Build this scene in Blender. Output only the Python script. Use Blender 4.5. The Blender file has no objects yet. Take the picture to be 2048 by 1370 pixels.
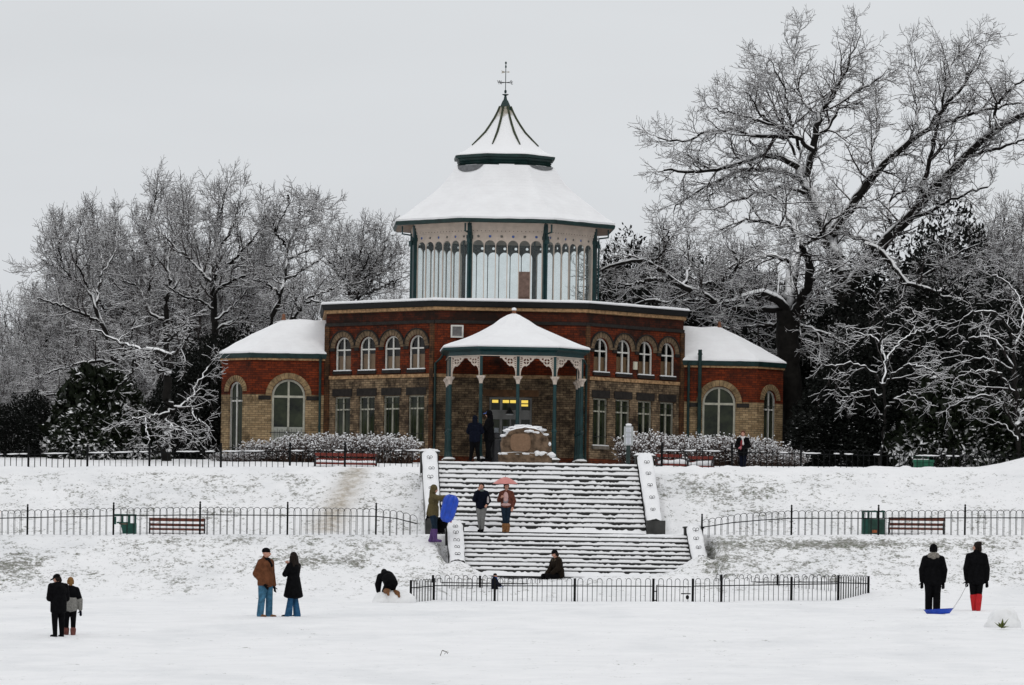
import bpy, math, random
import numpy as np
from mathutils import Vector, Matrix
from mathutils.geometry import tessellate_polygon
random.seed(7); RNG = np.random.default_rng(7)
SC = bpy.context.scene
COL = SC.collection
R = math.radians
# ------------------------------------------------------------------ camera
F = 10000.0; HX, HY, ROLL = 1024.0, 1185.0, 0.015
cam = bpy.data.cameras.new('camera'); camo = bpy.data.objects.new('camera', cam); COL.objects.link(camo)
cam.sensor_width = 36.0; cam.lens = 36.0 * F / 2048.0; cam.shift_y = (HY - 685.0) / 2048.0
cam.clip_start = 1.0; cam.clip_end = 6000.0
camo.matrix_world = Matrix.Rotation(-ROLL, 4, 'Y') @ Matrix.Rotation(R(90), 4, 'X')
SC.camera = camo
# ------------------------------------------------------------------ world: overcast winter sky
world = bpy.data.worlds.new('World'); SC.world = world; world.use_nodes = True
wn, wl = world.node_tree.nodes, world.node_tree.links
wn.clear()
def N(nt, kind, **kw):
    n = nt.nodes.new(kind)
    for k, v in kw.items():
        if k in n.inputs: n.inputs[k].default_value = v
        else: setattr(n, k, v)
    return n
SUN_EL, SUN_AZ = R(42), R(200)
wt = world.node_tree
out = N(wt, 'ShaderNodeOutputWorld'); bg = N(wt, 'ShaderNodeBackground')
sky = N(wt, 'ShaderNodeTexSky'); sky.sky_type = 'NISHITA'; sky.sun_disc = False
sky.sun_elevation = SUN_EL; sky.sun_rotation = SUN_AZ; sky.air_density = 1.0; sky.dust_density = 6.0
hsv = N(wt, 'ShaderNodeHueSaturation', Saturation=0.12, Value=0.055)
wl.new(sky.outputs['Color'], hsv.inputs['Color'])
tc = N(wt, 'ShaderNodeTexCoord'); sep = N(wt, 'ShaderNodeSeparateXYZ'); wl.new(tc.outputs['Generated'], sep.inputs[0])
mr = N(wt, 'ShaderNodeMapRange'); mr.inputs['From Min'].default_value = 0.0; mr.inputs['From Max'].default_value = 1.0
wl.new(sep.outputs['Z'], mr.inputs['Value'])
cr = N(wt, 'ShaderNodeValToRGB')          # overcast: brighter towards the zenith than at the horizon
cr.color_ramp.elements[0].position = 0.0; cr.color_ramp.elements[0].color = (0.64, 0.662, 0.69, 1)
cr.color_ramp.elements[1].position = 1.0; cr.color_ramp.elements[1].color = (1.04, 1.055, 1.08, 1)
e = cr.color_ramp.elements.new(0.12); e.color = (0.645, 0.667, 0.69, 1)
wl.new(mr.outputs[0], cr.inputs[0])
mp = N(wt, 'ShaderNodeMapping'); mp.inputs['Scale'].default_value = (3, 3, 14); wl.new(tc.outputs['Generated'], mp.inputs[0])
nz = N(wt, 'ShaderNodeTexNoise', Scale=1.6, Detail=4.0, Roughness=0.5); wl.new(mp.outputs[0], nz.inputs['Vector'])
mr2 = N(wt, 'ShaderNodeMapRange'); mr2.inputs['From Min'].default_value = 0.3; mr2.inputs['From Max'].default_value = 0.7
mr2.inputs['To Min'].default_value = 0.955; mr2.inputs['To Max'].default_value = 1.045; wl.new(nz.outputs['Fac'], mr2.inputs['Value'])
mr3 = N(wt, 'ShaderNodeMapRange', interpolation_type='SMOOTHSTEP')      # sky dimmed behind the viewer, added to darken the walls facing it
mr3.inputs['From Min'].default_value = -0.55; mr3.inputs['From Max'].default_value = 0.45; mr3.inputs['To Min'].default_value = 0.60; mr3.inputs['To Max'].default_value = 1.0
wl.new(sep.outputs['Y'], mr3.inputs['Value'])
dim = N(wt, 'ShaderNodeMath', operation='MULTIPLY'); wl.new(mr2.outputs[0], dim.inputs[0]); wl.new(mr3.outputs[0], dim.inputs[1])
mulc = N(wt, 'ShaderNodeMix', data_type='RGBA', blend_type='MULTIPLY'); mulc.inputs[0].default_value = 1.0
wl.new(cr.outputs['Color'], mulc.inputs[6]); wl.new(dim.outputs[0], mulc.inputs[7])
addc = N(wt, 'ShaderNodeMix', data_type='RGBA', blend_type='ADD'); addc.inputs[0].default_value = 0.35
wl.new(mulc.outputs[2], addc.inputs[6]); wl.new(hsv.outputs['Color'], addc.inputs[7])
wl.new(addc.outputs[2], bg.inputs['Color']); bg.inputs['Strength'].default_value = 1.0
wl.new(bg.outputs[0], out.inputs['Surface'])
# ------------------------------------------------------------------ soft sun behind the cloud
sun = bpy.data.lights.new('sun', 'SUN'); sun.energy = 0.42; sun.angle = R(25); sun.color = (1.0, 0.97, 0.93)
suno = bpy.data.objects.new('sun', sun); COL.objects.link(suno)
suno.rotation_euler = (R(90) - SUN_EL, 0, R(25)); suno.location = (0, 0, 60)
SC.view_settings.view_transform = 'Standard'; SC.view_settings.look = 'None'
SC.view_settings.exposure = 0.0; SC.view_settings.gamma = 1.0; SC.view_settings.use_curve_mapping = False
SC.cycles.max_bounces = 6; SC.cycles.transparent_max_bounces = 12

# ------------------------------------------------------------------ projection helpers
CR, SR = math.cos(ROLL), math.sin(ROLL)
def P(px, py, Y):
    """World point that stands at depth Y on the sight line through photo pixel (px, py)."""
    x, y = px - HX, py - HY
    return Vector(((x * CR + y * SR) * Y / F, Y, -(-x * SR + y * CR) * Y / F))

# ------------------------------------------------------------------ materials
MATS = {}
def newmat(name):
    m = bpy.data.materials.new(name); m.use_nodes = True; m.node_tree.nodes.clear(); MATS[name] = m
    nt = m.node_tree; o = N(nt, 'ShaderNodeOutputMaterial'); b = N(nt, 'ShaderNodeBsdfPrincipled')
    nt.links.new(b.outputs[0], o.inputs['Surface'])
    return m, nt, b, o
def c4(c): return (c[0], c[1], c[2], 1.0)
def ramp(nt, fac, stops):
    r = N(nt, 'ShaderNodeValToRGB'); el = r.color_ramp.elements
    while len(el) < len(stops): el.new(0.5)
    for e_, (p, c) in zip(el, stops): e_.position = p; e_.color = c4(c) if len(c) == 3 else c
    nt.links.new(fac, r.inputs[0]); return r.outputs[0]
def noise(nt, scale, detail=4, rough=0.55, vec=None, coord='Object', stretch=None):
    if vec is None:
        t = N(nt, 'ShaderNodeTexCoord'); vec = t.outputs[coord]
    if stretch:
        m_ = N(nt, 'ShaderNodeMapping'); m_.inputs['Scale'].default_value = stretch
        nt.links.new(vec, m_.inputs[0]); vec = m_.outputs[0]
    n = N(nt, 'ShaderNodeTexNoise', Scale=scale, Detail=detail, Roughness=rough); nt.links.new(vec, n.inputs['Vector'])
    return n.outputs['Fac']
def mixc(nt, fac, a, b, mode='MIX'):
    m_ = N(nt, 'ShaderNodeMix', data_type='RGBA', blend_type=mode)
    for i, v in ((0, fac), (6, a), (7, b)):
        if isinstance(v, bpy.types.NodeSocket): nt.links.new(v, m_.inputs[i])
        elif i == 0: m_.inputs[0].default_value = v
        else: m_.inputs[i].default_value = c4(v)
    return m_.outputs[2]
def math_(nt, op, a, b=0.0, clamp=False):
    m_ = N(nt, 'ShaderNodeMath', operation=op, use_clamp=clamp)
    for i, v in ((0, a), (1, b)):
        if isinstance(v, bpy.types.NodeSocket): nt.links.new(v, m_.inputs[i])
        else: m_.inputs[i].default_value = v
    return m_.outputs[0]
def bump(nt, b, h, strength=0.3, dist=0.02):
    n = N(nt, 'ShaderNodeBump', Strength=strength, Distance=dist); nt.links.new(h, n.inputs['Height']); nt.links.new(n.outputs[0], b.inputs['Normal'])
def simple(name, col, rough=0.6, var=0.25, scale=6.0, metal=0.0, bstr=0.15, spec=0.3):
    m, nt, b, o = newmat(name)
    f = noise(nt, scale, 5)
    lo = tuple(c * (1 - var) for c in col); hi = tuple(min(1, c * (1 + var)) for c in col)
    nt.links.new(ramp(nt, f, [(0.3, lo), (0.7, hi)]), b.inputs['Base Color'])
    b.inputs['Roughness'].default_value = rough; b.inputs['Metallic'].default_value = metal
    b.inputs['Specular IOR Level'].default_value = spec
    if bstr: bump(nt, b, noise(nt, scale * 4, 3), bstr, 0.01)
    return m
SNOWC = (0.86, 0.865, 0.875)
def snow_mat(name='snow'):
    m, nt, b, o = newmat(name)
    f = noise(nt, 2.5, 6)
    nt.links.new(ramp(nt, f, [(0.3, (0.80, 0.805, 0.82)), (0.65, SNOWC)]), b.inputs['Base Color'])
    b.inputs['Roughness'].default_value = 0.75; b.inputs['Specular IOR Level'].default_value = 0.15
    bump(nt, b, noise(nt, 9, 6, 0.6), 0.25, 0.03)
    return m
M_SNOW = snow_mat()
def snow_top(name, col, thr=0.35, soft=0.12, rough=0.8, breakup=0.0, nscale=7.0, var=0.3):
    """A surface on which snow has settled where it faces up."""
    m, nt, b, o = newmat(name)
    g = N(nt, 'ShaderNodeNewGeometry'); s = N(nt, 'ShaderNodeSeparateXYZ'); nt.links.new(g.outputs['Normal'], s.inputs[0])
    z = s.outputs['Z']
    if breakup:
        n_ = noise(nt, nscale, 3); z = math_(nt, 'ADD', z, math_(nt, 'MULTIPLY', math_(nt, 'SUBTRACT', n_, 0.5), breakup))
    mr_ = N(nt, 'ShaderNodeMapRange'); mr_.inputs['From Min'].default_value = thr - soft; mr_.inputs['From Max'].default_value = thr + soft
    nt.links.new(z, mr_.inputs['Value'])
    f = noise(nt, 5, 3)
    base = ramp(nt, f, [(0.3, tuple(c * (1 - var) for c in col)), (0.7, tuple(c * (1 + var) for c in col))])
    nt.links.new(mixc(nt, mr_.outputs[0], base, SNOWC), b.inputs['Base Color'])
    b.inputs['Roughness'].default_value = rough; b.inputs['Specular IOR Level'].default_value = 0.15
    return m

# ------------------------------------------------------------------ mesh builder
class MB:
    def __init__(s): s.v = []; s.f = []; s.m = []
    def add(s, verts, faces, mi=0):
        o = len(s.v); s.v.extend([tuple(x) for x in verts]); s.f.extend([tuple(i + o for i in f) for f in faces]); s.m.extend([mi] * len(faces))
    def box(s, c, d, mi=0, rz=0.0):
        x, y, z = (k / 2 for k in d); cs, sn = math.cos(rz), math.sin(rz)
        vs = [(c[0] + a * cs - b * sn, c[1] + a * sn + b * cs, c[2] + e_) for e_ in (-z, z) for a, b in ((-x, -y), (x, -y), (x, y), (-x, y))]
        s.add(vs, [(3, 2, 1, 0), (4, 5, 6, 7), (0, 1, 5, 4), (1, 2, 6, 5), (2, 3, 7, 6), (3, 0, 4, 7)], mi)
    def bar(s, a, b, w, h=None, mi=0, up=(0, 0, 1)):
        a, b = Vector(a), Vector(b); h = w if h is None else h
        t = (b - a).normalized(); u = Vector(up)
        if abs(t.dot(u)) > 0.98: u = Vector((0, 1, 0))
        x = t.cross(u).normalized(); y = x.cross(t)
        vs = [p + x * (i * w / 2) + y * (j * h / 2) for p in (a, b) for i, j in ((-1, -1), (1, -1), (1, 1), (-1, 1))]
        s.add(vs, [(0, 1, 2, 3), (7, 6, 5, 4), (4, 5, 1, 0), (5, 6, 2, 1), (6, 7, 3, 2), (7, 4, 0, 3)], mi)
    def tube(s, pts, r, n=8, mi=0, cap=True):
        pts = [Vector(p) for p in pts]; rs = r if hasattr(r, '__len__') else [r] * len(pts)
        o = len(s.v); prev = None
        for i, p in enumerate(pts):
            t = (pts[min(i + 1, len(pts) - 1)] - pts[max(i - 1, 0)]).normalized()
            if prev is None:
                u = Vector((0, 0, 1)) if abs(t.z) < 0.9 else Vector((1, 0, 0)); x = t.cross(u).normalized()
            else: x = (prev - t * prev.dot(t)).normalized()
            prev = x; y = t.cross(x)
            s.v.extend([tuple(p + (x * math.cos(k * 2 * math.pi / n) + y * math.sin(k * 2 * math.pi / n)) * rs[i]) for k in range(n)])
        for i in range(len(pts) - 1):
            for k in range(n):
                a, b = o + i * n + k, o + i * n + (k + 1) % n
                s.f.append((a, b, b + n, a + n)); s.m.append(mi)
        if cap:
            s.f.append(tuple(o + k for k in range(n))[::-1]); s.m.append(mi)
            q = o + (len(pts) - 1) * n; s.f.append(tuple(q + k for k in range(n))); s.m.append(mi)
    def lathe(s, c, prof, n=16, mi=0, rot=0.0, sx=1.0, sy=1.0):
        o = len(s.v); c = Vector(c)
        for r, z in prof:
            for k in range(n):
                a = rot + k * 2 * math.pi / n; s.v.append((c.x + r * sx * math.cos(a), c.y + r * sy * math.sin(a), c.z + z))
        for i in range(len(prof) - 1):
            for k in range(n):
                a, b = o + i * n + k, o + i * n + (k + 1) % n; s.f.append((a, b, b + n, a + n)); s.m.append(mi)
        s.f.append(tuple(o + k for k in range(n))[::-1]); s.m.append(mi)
        q = o + (len(prof) - 1) * n; s.f.append(tuple(q + k for k in range(n))); s.m.append(mi)
    def ball(s, c, r, n=10, m=6, mi=0):
        if not hasattr(r, '__len__'): r = (r, r, r)
        o = len(s.v)
        for i in range(m + 1):
            th = math.pi * i / m
            for k in range(n):
                a = 2 * math.pi * k / n
                s.v.append((c[0] + r[0] * math.sin(th) * math.cos(a), c[1] + r[1] * math.sin(th) * math.sin(a), c[2] - r[2] * math.cos(th)))
        for i in range(m):
            for k in range(n):
                a, b = o + i * n + k, o + i * n + (k + 1) % n; s.f.append((a, b, b + n, a + n)); s.m.append(mi)
    def prism(s, pts2, fn0, fn1, mi=0, holes=()):
        """Flat shape pts2 (with holes) between the mappings fn0 (front) and fn1 (back)."""
        loops = [list(pts2)] + [list(h) for h in holes]
        flat = [p for l in loops for p in l]
        tris = tessellate_polygon([[Vector((p[0], p[1], 0)) for p in l] for l in loops])
        n = len(flat)
        vs = [fn0(*p) for p in flat] + [fn1(*p) for p in flat]
        fs = [tuple(t) for t in tris] + [tuple(i + n for i in reversed(t)) for t in tris]
        k = 0
        for l in loops:
            for i in range(len(l)):
                a, b = k + i, k + (i + 1) % len(l); fs.append((a, b, b + n, a + n))
            k += len(l)
        s.add(vs, fs, mi)
    def build(s, name, mats, parent=None, smooth=False, recalc=True, loc=None):
        me = bpy.data.meshes.new(name); me.from_pydata(s.v, [], s.f); me.update()
        mats = mats if isinstance(mats, (list, tuple)) else [mats]
        for m_ in mats: me.materials.append(m_)
        me.polygons.foreach_set('material_index', s.m)
        if recalc:
            import bmesh
            b = bmesh.new(); b.from_mesh(me); bmesh.ops.recalc_face_normals(b, faces=b.faces); b.to_mesh(me); b.free()
        if smooth: me.polygons.foreach_set('use_smooth', [True] * len(me.polygons))
        uvbox(me)
        o = bpy.data.objects.new(name, me); COL.objects.link(o)
        if parent is not None: o.parent = parent
        if loc is not None: o.location = loc
        return o
def uvbox(me):
    """UVs in metres along each face, so bricks run level on every wall."""
    nl = len(me.loops); npoly = len(me.polygons)
    if nl == 0: return
    uv = me.uv_layers.new(name='UVMap')
    co = np.empty(len(me.vertices) * 3, 'f'); me.vertices.foreach_get('co', co); co = co.reshape(-1, 3)
    vi = np.empty(nl, 'i'); me.loops.foreach_get('vertex_index', vi)
    nr = np.empty(npoly * 3, 'f'); me.polygons.foreach_get('normal', nr); nr = nr.reshape(-1, 3)
    lt = np.empty(npoly, 'i'); me.polygons.foreach_get('loop_total', lt)
    n = np.repeat(nr, lt, axis=0); p = co[vi]
    t = np.stack([-n[:, 1], n[:, 0]], 1); l = np.linalg.norm(t, axis=1); flat = l < 0.5
    t = t / np.maximum(l, 1e-6)[:, None]
    u = np.where(flat, p[:, 0], p[:, 0] * t[:, 0] + p[:, 1] * t[:, 1]); v = np.where(flat, p[:, 1], p[:, 2])
    uv.data.foreach_set('uv', np.stack([u, v], 1).astype('f').ravel())
def empty(name, loc=(0, 0, 0), rz=0.0):
    o = bpy.data.objects.new(name, None); COL.objects.link(o); o.location = loc; o.rotation_euler = (0, 0, rz); o.empty_display_size = 0.3
    return o
def tag(o, label=None, cat=None, group=None, kind=None):
    if label: o['label'] = label
    if cat: o['category'] = cat
    if group: o['group'] = group
    if kind: o['kind'] = kind
    return o
def copy_tree(o, parent=None):
    c = o.copy(); COL.objects.link(c)
    if parent is not None: c.parent = parent
    for ch in o.children: copy_tree(ch, c)
    return c
def npmesh(name, verts, faces, mats, midx=None, parent=None, smooth=False):
    """Fast mesh from numpy arrays; faces (n,3) or (n,4)."""
    me = bpy.data.meshes.new(name); nv, nf, k = len(verts), len(faces), faces.shape[1]
    me.vertices.add(nv); me.vertices.foreach_set('co', np.ascontiguousarray(verts, 'f').ravel())
    me.loops.add(nf * k); me.loops.foreach_set('vertex_index', np.ascontiguousarray(faces, 'i').ravel())
    me.polygons.add(nf); me.polygons.foreach_set('loop_start', np.arange(0, nf * k, k, dtype='i'))
    me.polygons.foreach_set('loop_total', np.full(nf, k, 'i'))
    for m_ in (mats if isinstance(mats, (list, tuple)) else [mats]): me.materials.append(m_)
    if midx is not None: me.polygons.foreach_set('material_index', np.ascontiguousarray(midx, 'i'))
    if smooth: me.polygons.foreach_set('use_smooth', np.ones(nf, bool))
    me.update(calc_edges=True)
    o = bpy.data.objects.new(name, me); COL.objects.link(o)
    if parent is not None: o.parent = parent
    return o
# ================================================================== SETTING: the snowy ground in one sheet
def vnoise(x, y, seed=0):
    xi, yi = np.floor(x).astype(np.int64), np.floor(y).astype(np.int64)
    fx, fy = x - xi, y - yi; fx = fx * fx * (3 - 2 * fx); fy = fy * fy * (3 - 2 * fy)
    def h(a, b):
        n = (a * 374761393 + b * 668265263 + seed * 974634777) & 0xffffffff
        n = ((n ^ (n >> 13)) * 1274126177) & 0xffffffff
        return ((n ^ (n >> 16)) & 0xffff) / 65535.0
    return (h(xi, yi) * (1 - fx) + h(xi + 1, yi) * fx) * (1 - fy) + (h(xi, yi + 1) * (1 - fx) + h(xi + 1, yi + 1) * fx) * fy
def fbm(x, y, oct=4, seed=0):
    a, s, t = 0.5, 0.0, 0.0
    for i in range(oct): s = s + a * vnoise(x * 2 ** i, y * 2 ** i, seed + i); t += a; a *= 0.5
    return s / t
PROF = np.array([(-50, -1.7), (0, -1.7), (40, -2.4), (70, -2.5), (90, -2.25), (105, -1.75), (115, -1.38), (122, -1.07), (132, -.645), (140, -.48),
                 (150, -.33), (154, -.295), (156, -.26), (158, -.08), (159.8, .16), (162, .74), (164.2, 1.52), (165.2, 1.82), (166, 1.91), (168.5, 1.97), (169.5, 2.13),
                 (171.5, 3.08), (173.6, 4.02), (174.5, 4.29), (175.6, 4.37), (180, 4.6), (186, 4.78), (200, 4.9), (230, 5.6), (300, 7.0), (600, 9.0), (4000, 9.0)])
YD = np.linspace(-50, 4000, 162001); ZD = np.interp(YD, PROF[:, 0], PROF[:, 1])
k_ = np.exp(-0.5 * (np.arange(-40, 41) * 0.025 / 0.28) ** 2); ZD = np.convolve(np.pad(ZD, 40, 'edge'), k_ / k_.sum(), 'valid')
def prof(Y): return np.interp(Y, YD, ZD)
def tilt(X, Y): return 0.0145 * np.clip(X, -40, 40) * np.clip((186 - Y) / 10.0, 0, 1)
# staircases: (centre x at the foot, foot depth, foot height, width, number of risers, rise, going)
TH = R(2.8)
US = Vector((math.cos(TH), math.sin(TH), 0)); VS = Vector((math.sin(TH), -math.cos(TH), 0))
def stairspec(pxc, y, Y, width, n, rise, run):
    p = P(pxc, y, Y); return dict(foot=p, w=width, n=n, rise=rise, run=run)
UP = stairspec(1087.5, 1061.5, 168.0, 6.85, 14, 0.1665, 0.335)
LO = stairspec(1158.5, 1150, 163.25, 7.42, 9, 0.1440, 0.31)
def stair_local(X, Y, S):
    dx, dy = X - S['foot'].x, Y - S['foot'].y
    return dx * US.x + dy * US.y, -(dx * VS.x + dy * VS.y)      # along, up the flight
MOUNDS = []
ENC = np.array([(-100, -99), (150, -.33), (156, -.285), (158, -.16), (160, .06), (162, .34), (163.2, .52), (164.2, .60), (165.6, 1.2), (166.3, 1.93), (166.5, 99), (4000, 99)])
def ground_base(X, Y):
    a, b = stair_local(X, Y, LO); w = LO['w'] / 2
    k = np.clip((w + .95 - np.abs(a)) / .35, 0, 1); k = k * k * (3 - 2 * k)
    z0 = prof(Y); z1 = np.where(Y > 150, np.interp(Y, ENC[:, 0], ENC[:, 1]), z0)
    return z0 * (1 - k) + np.minimum(z0, z1) * k + tilt(X, Y)
def gauss(X, Y, cx, cy, sx, sy): return np.exp(-((X - cx) / sx) ** 2 - ((Y - cy) / sy) ** 2)
_m1 = P(795, 1203, 153.0); _m2 = P(1120, 1168, 160.5)
def ground_z(X, Y, detail=True):
    X = np.asarray(X, float); Y = np.asarray(Y, float)
    z = ground_base(X, Y)
    bank = np.clip((Y - 157.5) / 2, 0, 1) * np.clip((176 - Y) / 1.0, 0, 1)
    path = np.exp(-((Y - 167.2) / 1.4) ** 4)
    z = z + (fbm(X * .22, Y * .22, 3, 5) - .5) * (0.10 * bank * (1 - path) + 0.07 * np.clip((Y - 100) / 20, 0, 1) * (1 - bank) * (Y < 157))
    # snow heaped inside the railed enclosure, lumps at the crest of the upper bank, drift by the railing at the far right
    z = z + 0.34 * gauss(X, Y, _m2.x + 1.6, 160.4, 2.6, 1.5) + 0.16 * gauss(X, Y, _m2.x + 4.4, 162.0, 1.8, 1.2)
    for sd, hh in ((-1, .62), (1, .58)):
        c_ = LO['foot'] + US * sd * (LO['w'] / 2 + .27); z = z + hh * gauss(X, Y, c_.x, c_.y - .42, .75, .60)
    crest = np.exp(-((Y - 175.2) / .5) ** 2)
    z = z + crest * (0.10 * np.maximum(fbm(X * 2.4, Y * 2.4, 2, 9) - .45, 0) * 2 + .03)
    z = z + 0.45 * gauss(X, Y, 18.6, 176.0, 1.5, .8)
    if detail:
        z = z + (fbm(X * 2.2, Y * 2.2, 3, 11) - .5) * (0.085 * bank * (1 - .75 * path) + 0.022) + (fbm(X * .9, Y * .35, 3, 31) - .5) * .05 * (1 - bank) * (Y < 158) + (fbm(X * 7, Y * 7, 2, 15) - .5) * (0.035 * bank + 0.006)
    return z
def stair_mask(X, Y):
    a, b = stair_local(X, Y, UP); m1 = (a > -UP['w'] / 2 - .62) & (a < UP['w'] / 2 + .98) & (b > .30) & (b < UP['n'] * UP['run'] + .25)
    a2, b2 = stair_local(X, Y, LO); m2 = (a2 > -LO['w'] / 2 - .62) & (a2 < LO['w'] / 2 + .62) & (b2 > .28) & (b2 < LO['n'] * LO['run'] - .05)
    return m1, m2, b, b2
def axis(segs):
    out_ = []
    for a, b, n in segs: out_.append(np.linspace(a, b, n, endpoint=False))
    out_.append([segs[-1][1]]); return np.concatenate(out_)
gx = axis([(-3000, -200, 8), (-200, -60, 12), (-60, -24, 24), (-24, 24, 430), (24, 60, 24), (60, 200, 12), (200, 3000, 8)])
gy = axis([(-60, 80, 14), (80, 100, 20), (100, 116, 60), (116, 154, 300), (154, 178, 300), (178, 200, 44), (200, 320, 24), (320, 4000, 20)])
GX, GY = np.meshgrid(gx, gy)
GZ = ground_z(GX, GY)
def dent(x, y, rx, ry, d, ang=0.0):
    i0, i1 = np.searchsorted(gx, (x - .6, x + .6)); j0, j1 = np.searchsorted(gy, (y - .6, y + .6))
    X, Y = GX[j0:j1, i0:i1] - x, GY[j0:j1, i0:i1] - y; c, s = math.cos(ang), math.sin(ang); u, v = X * c + Y * s, -X * s + Y * c
    q = (u / rx) ** 2 + (v / ry) ** 2; GZ[j0:j1, i0:i1] += -d * np.exp(-q * 1.3) + .35 * d * np.exp(-((np.sqrt(q) - 1.7) / .5) ** 2)
def trail(pts, step=.62, wob=.25, d=.055):
    pts = [Vector((a, b)) for a, b in pts]
    for a, b in zip(pts, pts[1:]):
        L = (b - a).length; n = max(1, int(L / step)); t = (b - a).normalized(); s = Vector((-t.y, t.x))
        for i in range(n): p = a + t * (i * step + random.uniform(-.1, .1)) + s * ((.13 if i % 2 else -.13) + random.uniform(-.05, .05) * wob * 4); dent(p.x, p.y, .10, .20, d * random.uniform(.6, 1.2), math.atan2(t.y, t.x) - math.pi / 2)
def pxy(px, Y): return (P(px, 1200, Y).x, Y)
trail([pxy(-20, 124), pxy(60, 121.5), pxy(117, 122.5)]); trail([pxy(300, 108), pxy(200, 116), pxy(135, 122)]); trail([pxy(820, 104), pxy(640, 120), pxy(545, 131)]); trail([pxy(600, 131.5), pxy(700, 142), pxy(770, 150)]); trail([pxy(1050, 100), pxy(1400, 118), pxy(1800, 128), pxy(1868, 134)])
trail([pxy(1250, 98), pxy(1600, 116), pxy(1900, 126), pxy(1950, 133)]); trail([pxy(880, 152), pxy(1100, 150), pxy(1330, 154)]); trail([pxy(1340, 154), pxy(1500, 146), pxy(1700, 150), pxy(1850, 140)]); trail([pxy(400, 148), pxy(560, 134)]); trail([pxy(1300, 154), pxy(1100, 138), pxy(900, 120), pxy(760, 104)]); trail([pxy(1345, 153), pxy(1360, 130), pxy(1500, 108)])
for _ in range(260): q_ = pxy(random.uniform(500, 1950), random.uniform(134, 154)); dent(q_[0], q_[1], .10, .2, random.uniform(.02, .06), random.uniform(0, 3))
for _ in range(160): q_ = pxy(random.uniform(-20, 2060), random.uniform(104, 134)); dent(q_[0], q_[1], .10, .2, random.uniform(.015, .045), random.uniform(0, 3))
for a_, b_ in (((1180, 108), (1860, 132)), ((300, 128), (1000, 146)), ((1500, 140), (2050, 122))):      # sledge tracks
    p0, p1 = Vector(pxy(*a_)), Vector(pxy(*b_)); n_ = int((p1 - p0).length / .22)
    for i in range(n_):
        for o_ in (-.14, .14): q_ = p0.lerp(p1, i / n_); dent(q_.x + o_, q_.y + .5 * math.sin(i * .05), .07, .22, .022, math.atan2((p1 - p0).y, (p1 - p0).x) - math.pi / 2)
m1, m2, b1, b2 = stair_mask(GX, GY)
GZ = np.where(m1, UP['foot'].z - .35 + np.clip(b1 / UP['run'], 0, UP['n']) * UP['rise'], GZ)
GZ = np.where(m2, LO['foot'].z - .35 + np.clip(b2 / LO['run'], 0, LO['n']) * LO['rise'], GZ)
nx, ny = len(gx), len(gy)
V = np.stack([GX, GY, GZ], -1).reshape(-1, 3)
ii = (np.arange(ny - 1)[:, None] * nx + np.arange(nx - 1)[None, :]).ravel()
FQ = np.stack([ii, ii + 1, ii + 1 + nx, ii + nx], 1)
# how thinly the snow lies (grass shows) and how muddy it is
def at(px, py, Y): p = P(px, py, Y); return p.x, p.y
def img(X, Y, Z):                       # where a ground point lies in the photo, used only to lay out the bare patches measured from it
    a, b = X * F / Y, -Z * F / Y
    return HX + a * CR - b * SR, HY + a * SR + b * CR
IX, IY = img(GX, np.maximum(GY, 1), GZ)
bankm = np.clip((GY - 154.5 - 2.5 * fbm(GX * .3, GY * 0, 2, 41)) / 5.5, 0, 1) * np.clip((174.3 - GY) / .4, 0, 1) * (1 - np.exp(-((GY - 167.3) / 1.3) ** 4))
D = 0.18 + 0.185 * bankm + 0.18 * (fbm(GX * .35, GY * .35, 3, 21) - .5) * bankm
def patch(cx, cy, sx, sy, a):
    global D
    D = D + .80 * a * np.exp(-((IX - cx) / sx) ** 2 - ((IY - cy) / sy) ** 2) * np.clip((GY - 157) / 2, 0, 1) * (GY < 176)
for q in [(18, 1130, 55, 22, .30), (60, 1160, 70, 25, .14), (230, 975, 110, 14, .08), (330, 950, 40, 10, .10), (350, 1082, 110, 10, .20), (480, 1078, 60, 8, .2), (620, 1110, 220, 26, .10), (1440, 985, 85, 30, .20), (1530, 975, 60, 18, .14),
          (1690, 1088, 150, 9, .36), (1560, 1090, 140, 12, .22), (1860, 1092, 120, 10, .2), (1950, 1130, 60, 25, .12), (1490, 1110, 90, 22, .14), (700, 945, 40, 8, .3), (820, 945, 30, 8, .1), (690, 1000, 50, 14, .1), (780, 960, 60, 20, .06), (150, 1095, 120, 20, .08), (1640, 1130, 160, 20, .08), (1430, 1140, 30, 40, .22), (890, 1120, 18, 40, .15), (1990, 1080, 60, 12, .15)]: patch(*q)
trk = np.exp(-((IX - (716 - (IY - 935) * .52)) / (24 + (IY - 935) * .10)) ** 2) * np.clip((IY - 930) / 6, 0, 1) * np.clip((1072 - IY) / 14, 0, 1) * (GY > 168.3) * (GY < 175)
ground_me = npmesh('ground', V, FQ, [], smooth=True)
for nm, arr in (('thin', np.clip(D, 0, 1)), ('mud', np.clip(trk, 0, 1))):
    a_ = ground_me.data.attributes.new(nm, 'FLOAT', 'POINT'); a_.data.foreach_set('value', arr.astype('f').ravel())
tag(ground_me, kind='structure')
m, nt, b, o = newmat('snowy_grass')
at1 = N(nt, 'ShaderNodeAttribute', attribute_name='thin'); at2 = N(nt, 'ShaderNodeAttribute', attribute_name='mud')
n1 = noise(nt, 1.1, 6, 0.62, stretch=(1.0, .55, 1.6)); n2 = noise(nt, 4.2, 5, 0.7, stretch=(1.0, .6, 2.0)); n3 = noise(nt, 13, 3, 0.65, stretch=(1, .7, 1.8))
q = math_(nt, 'ADD', math_(nt, 'MULTIPLY', n1, 0.26), math_(nt, 'ADD', math_(nt, 'MULTIPLY', n2, 0.42), math_(nt, 'MULTIPLY', n3, 0.32)))
th_ = math_(nt, 'ADD', q, math_(nt, 'MULTIPLY', at1.outputs['Fac'], 0.34))
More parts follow.
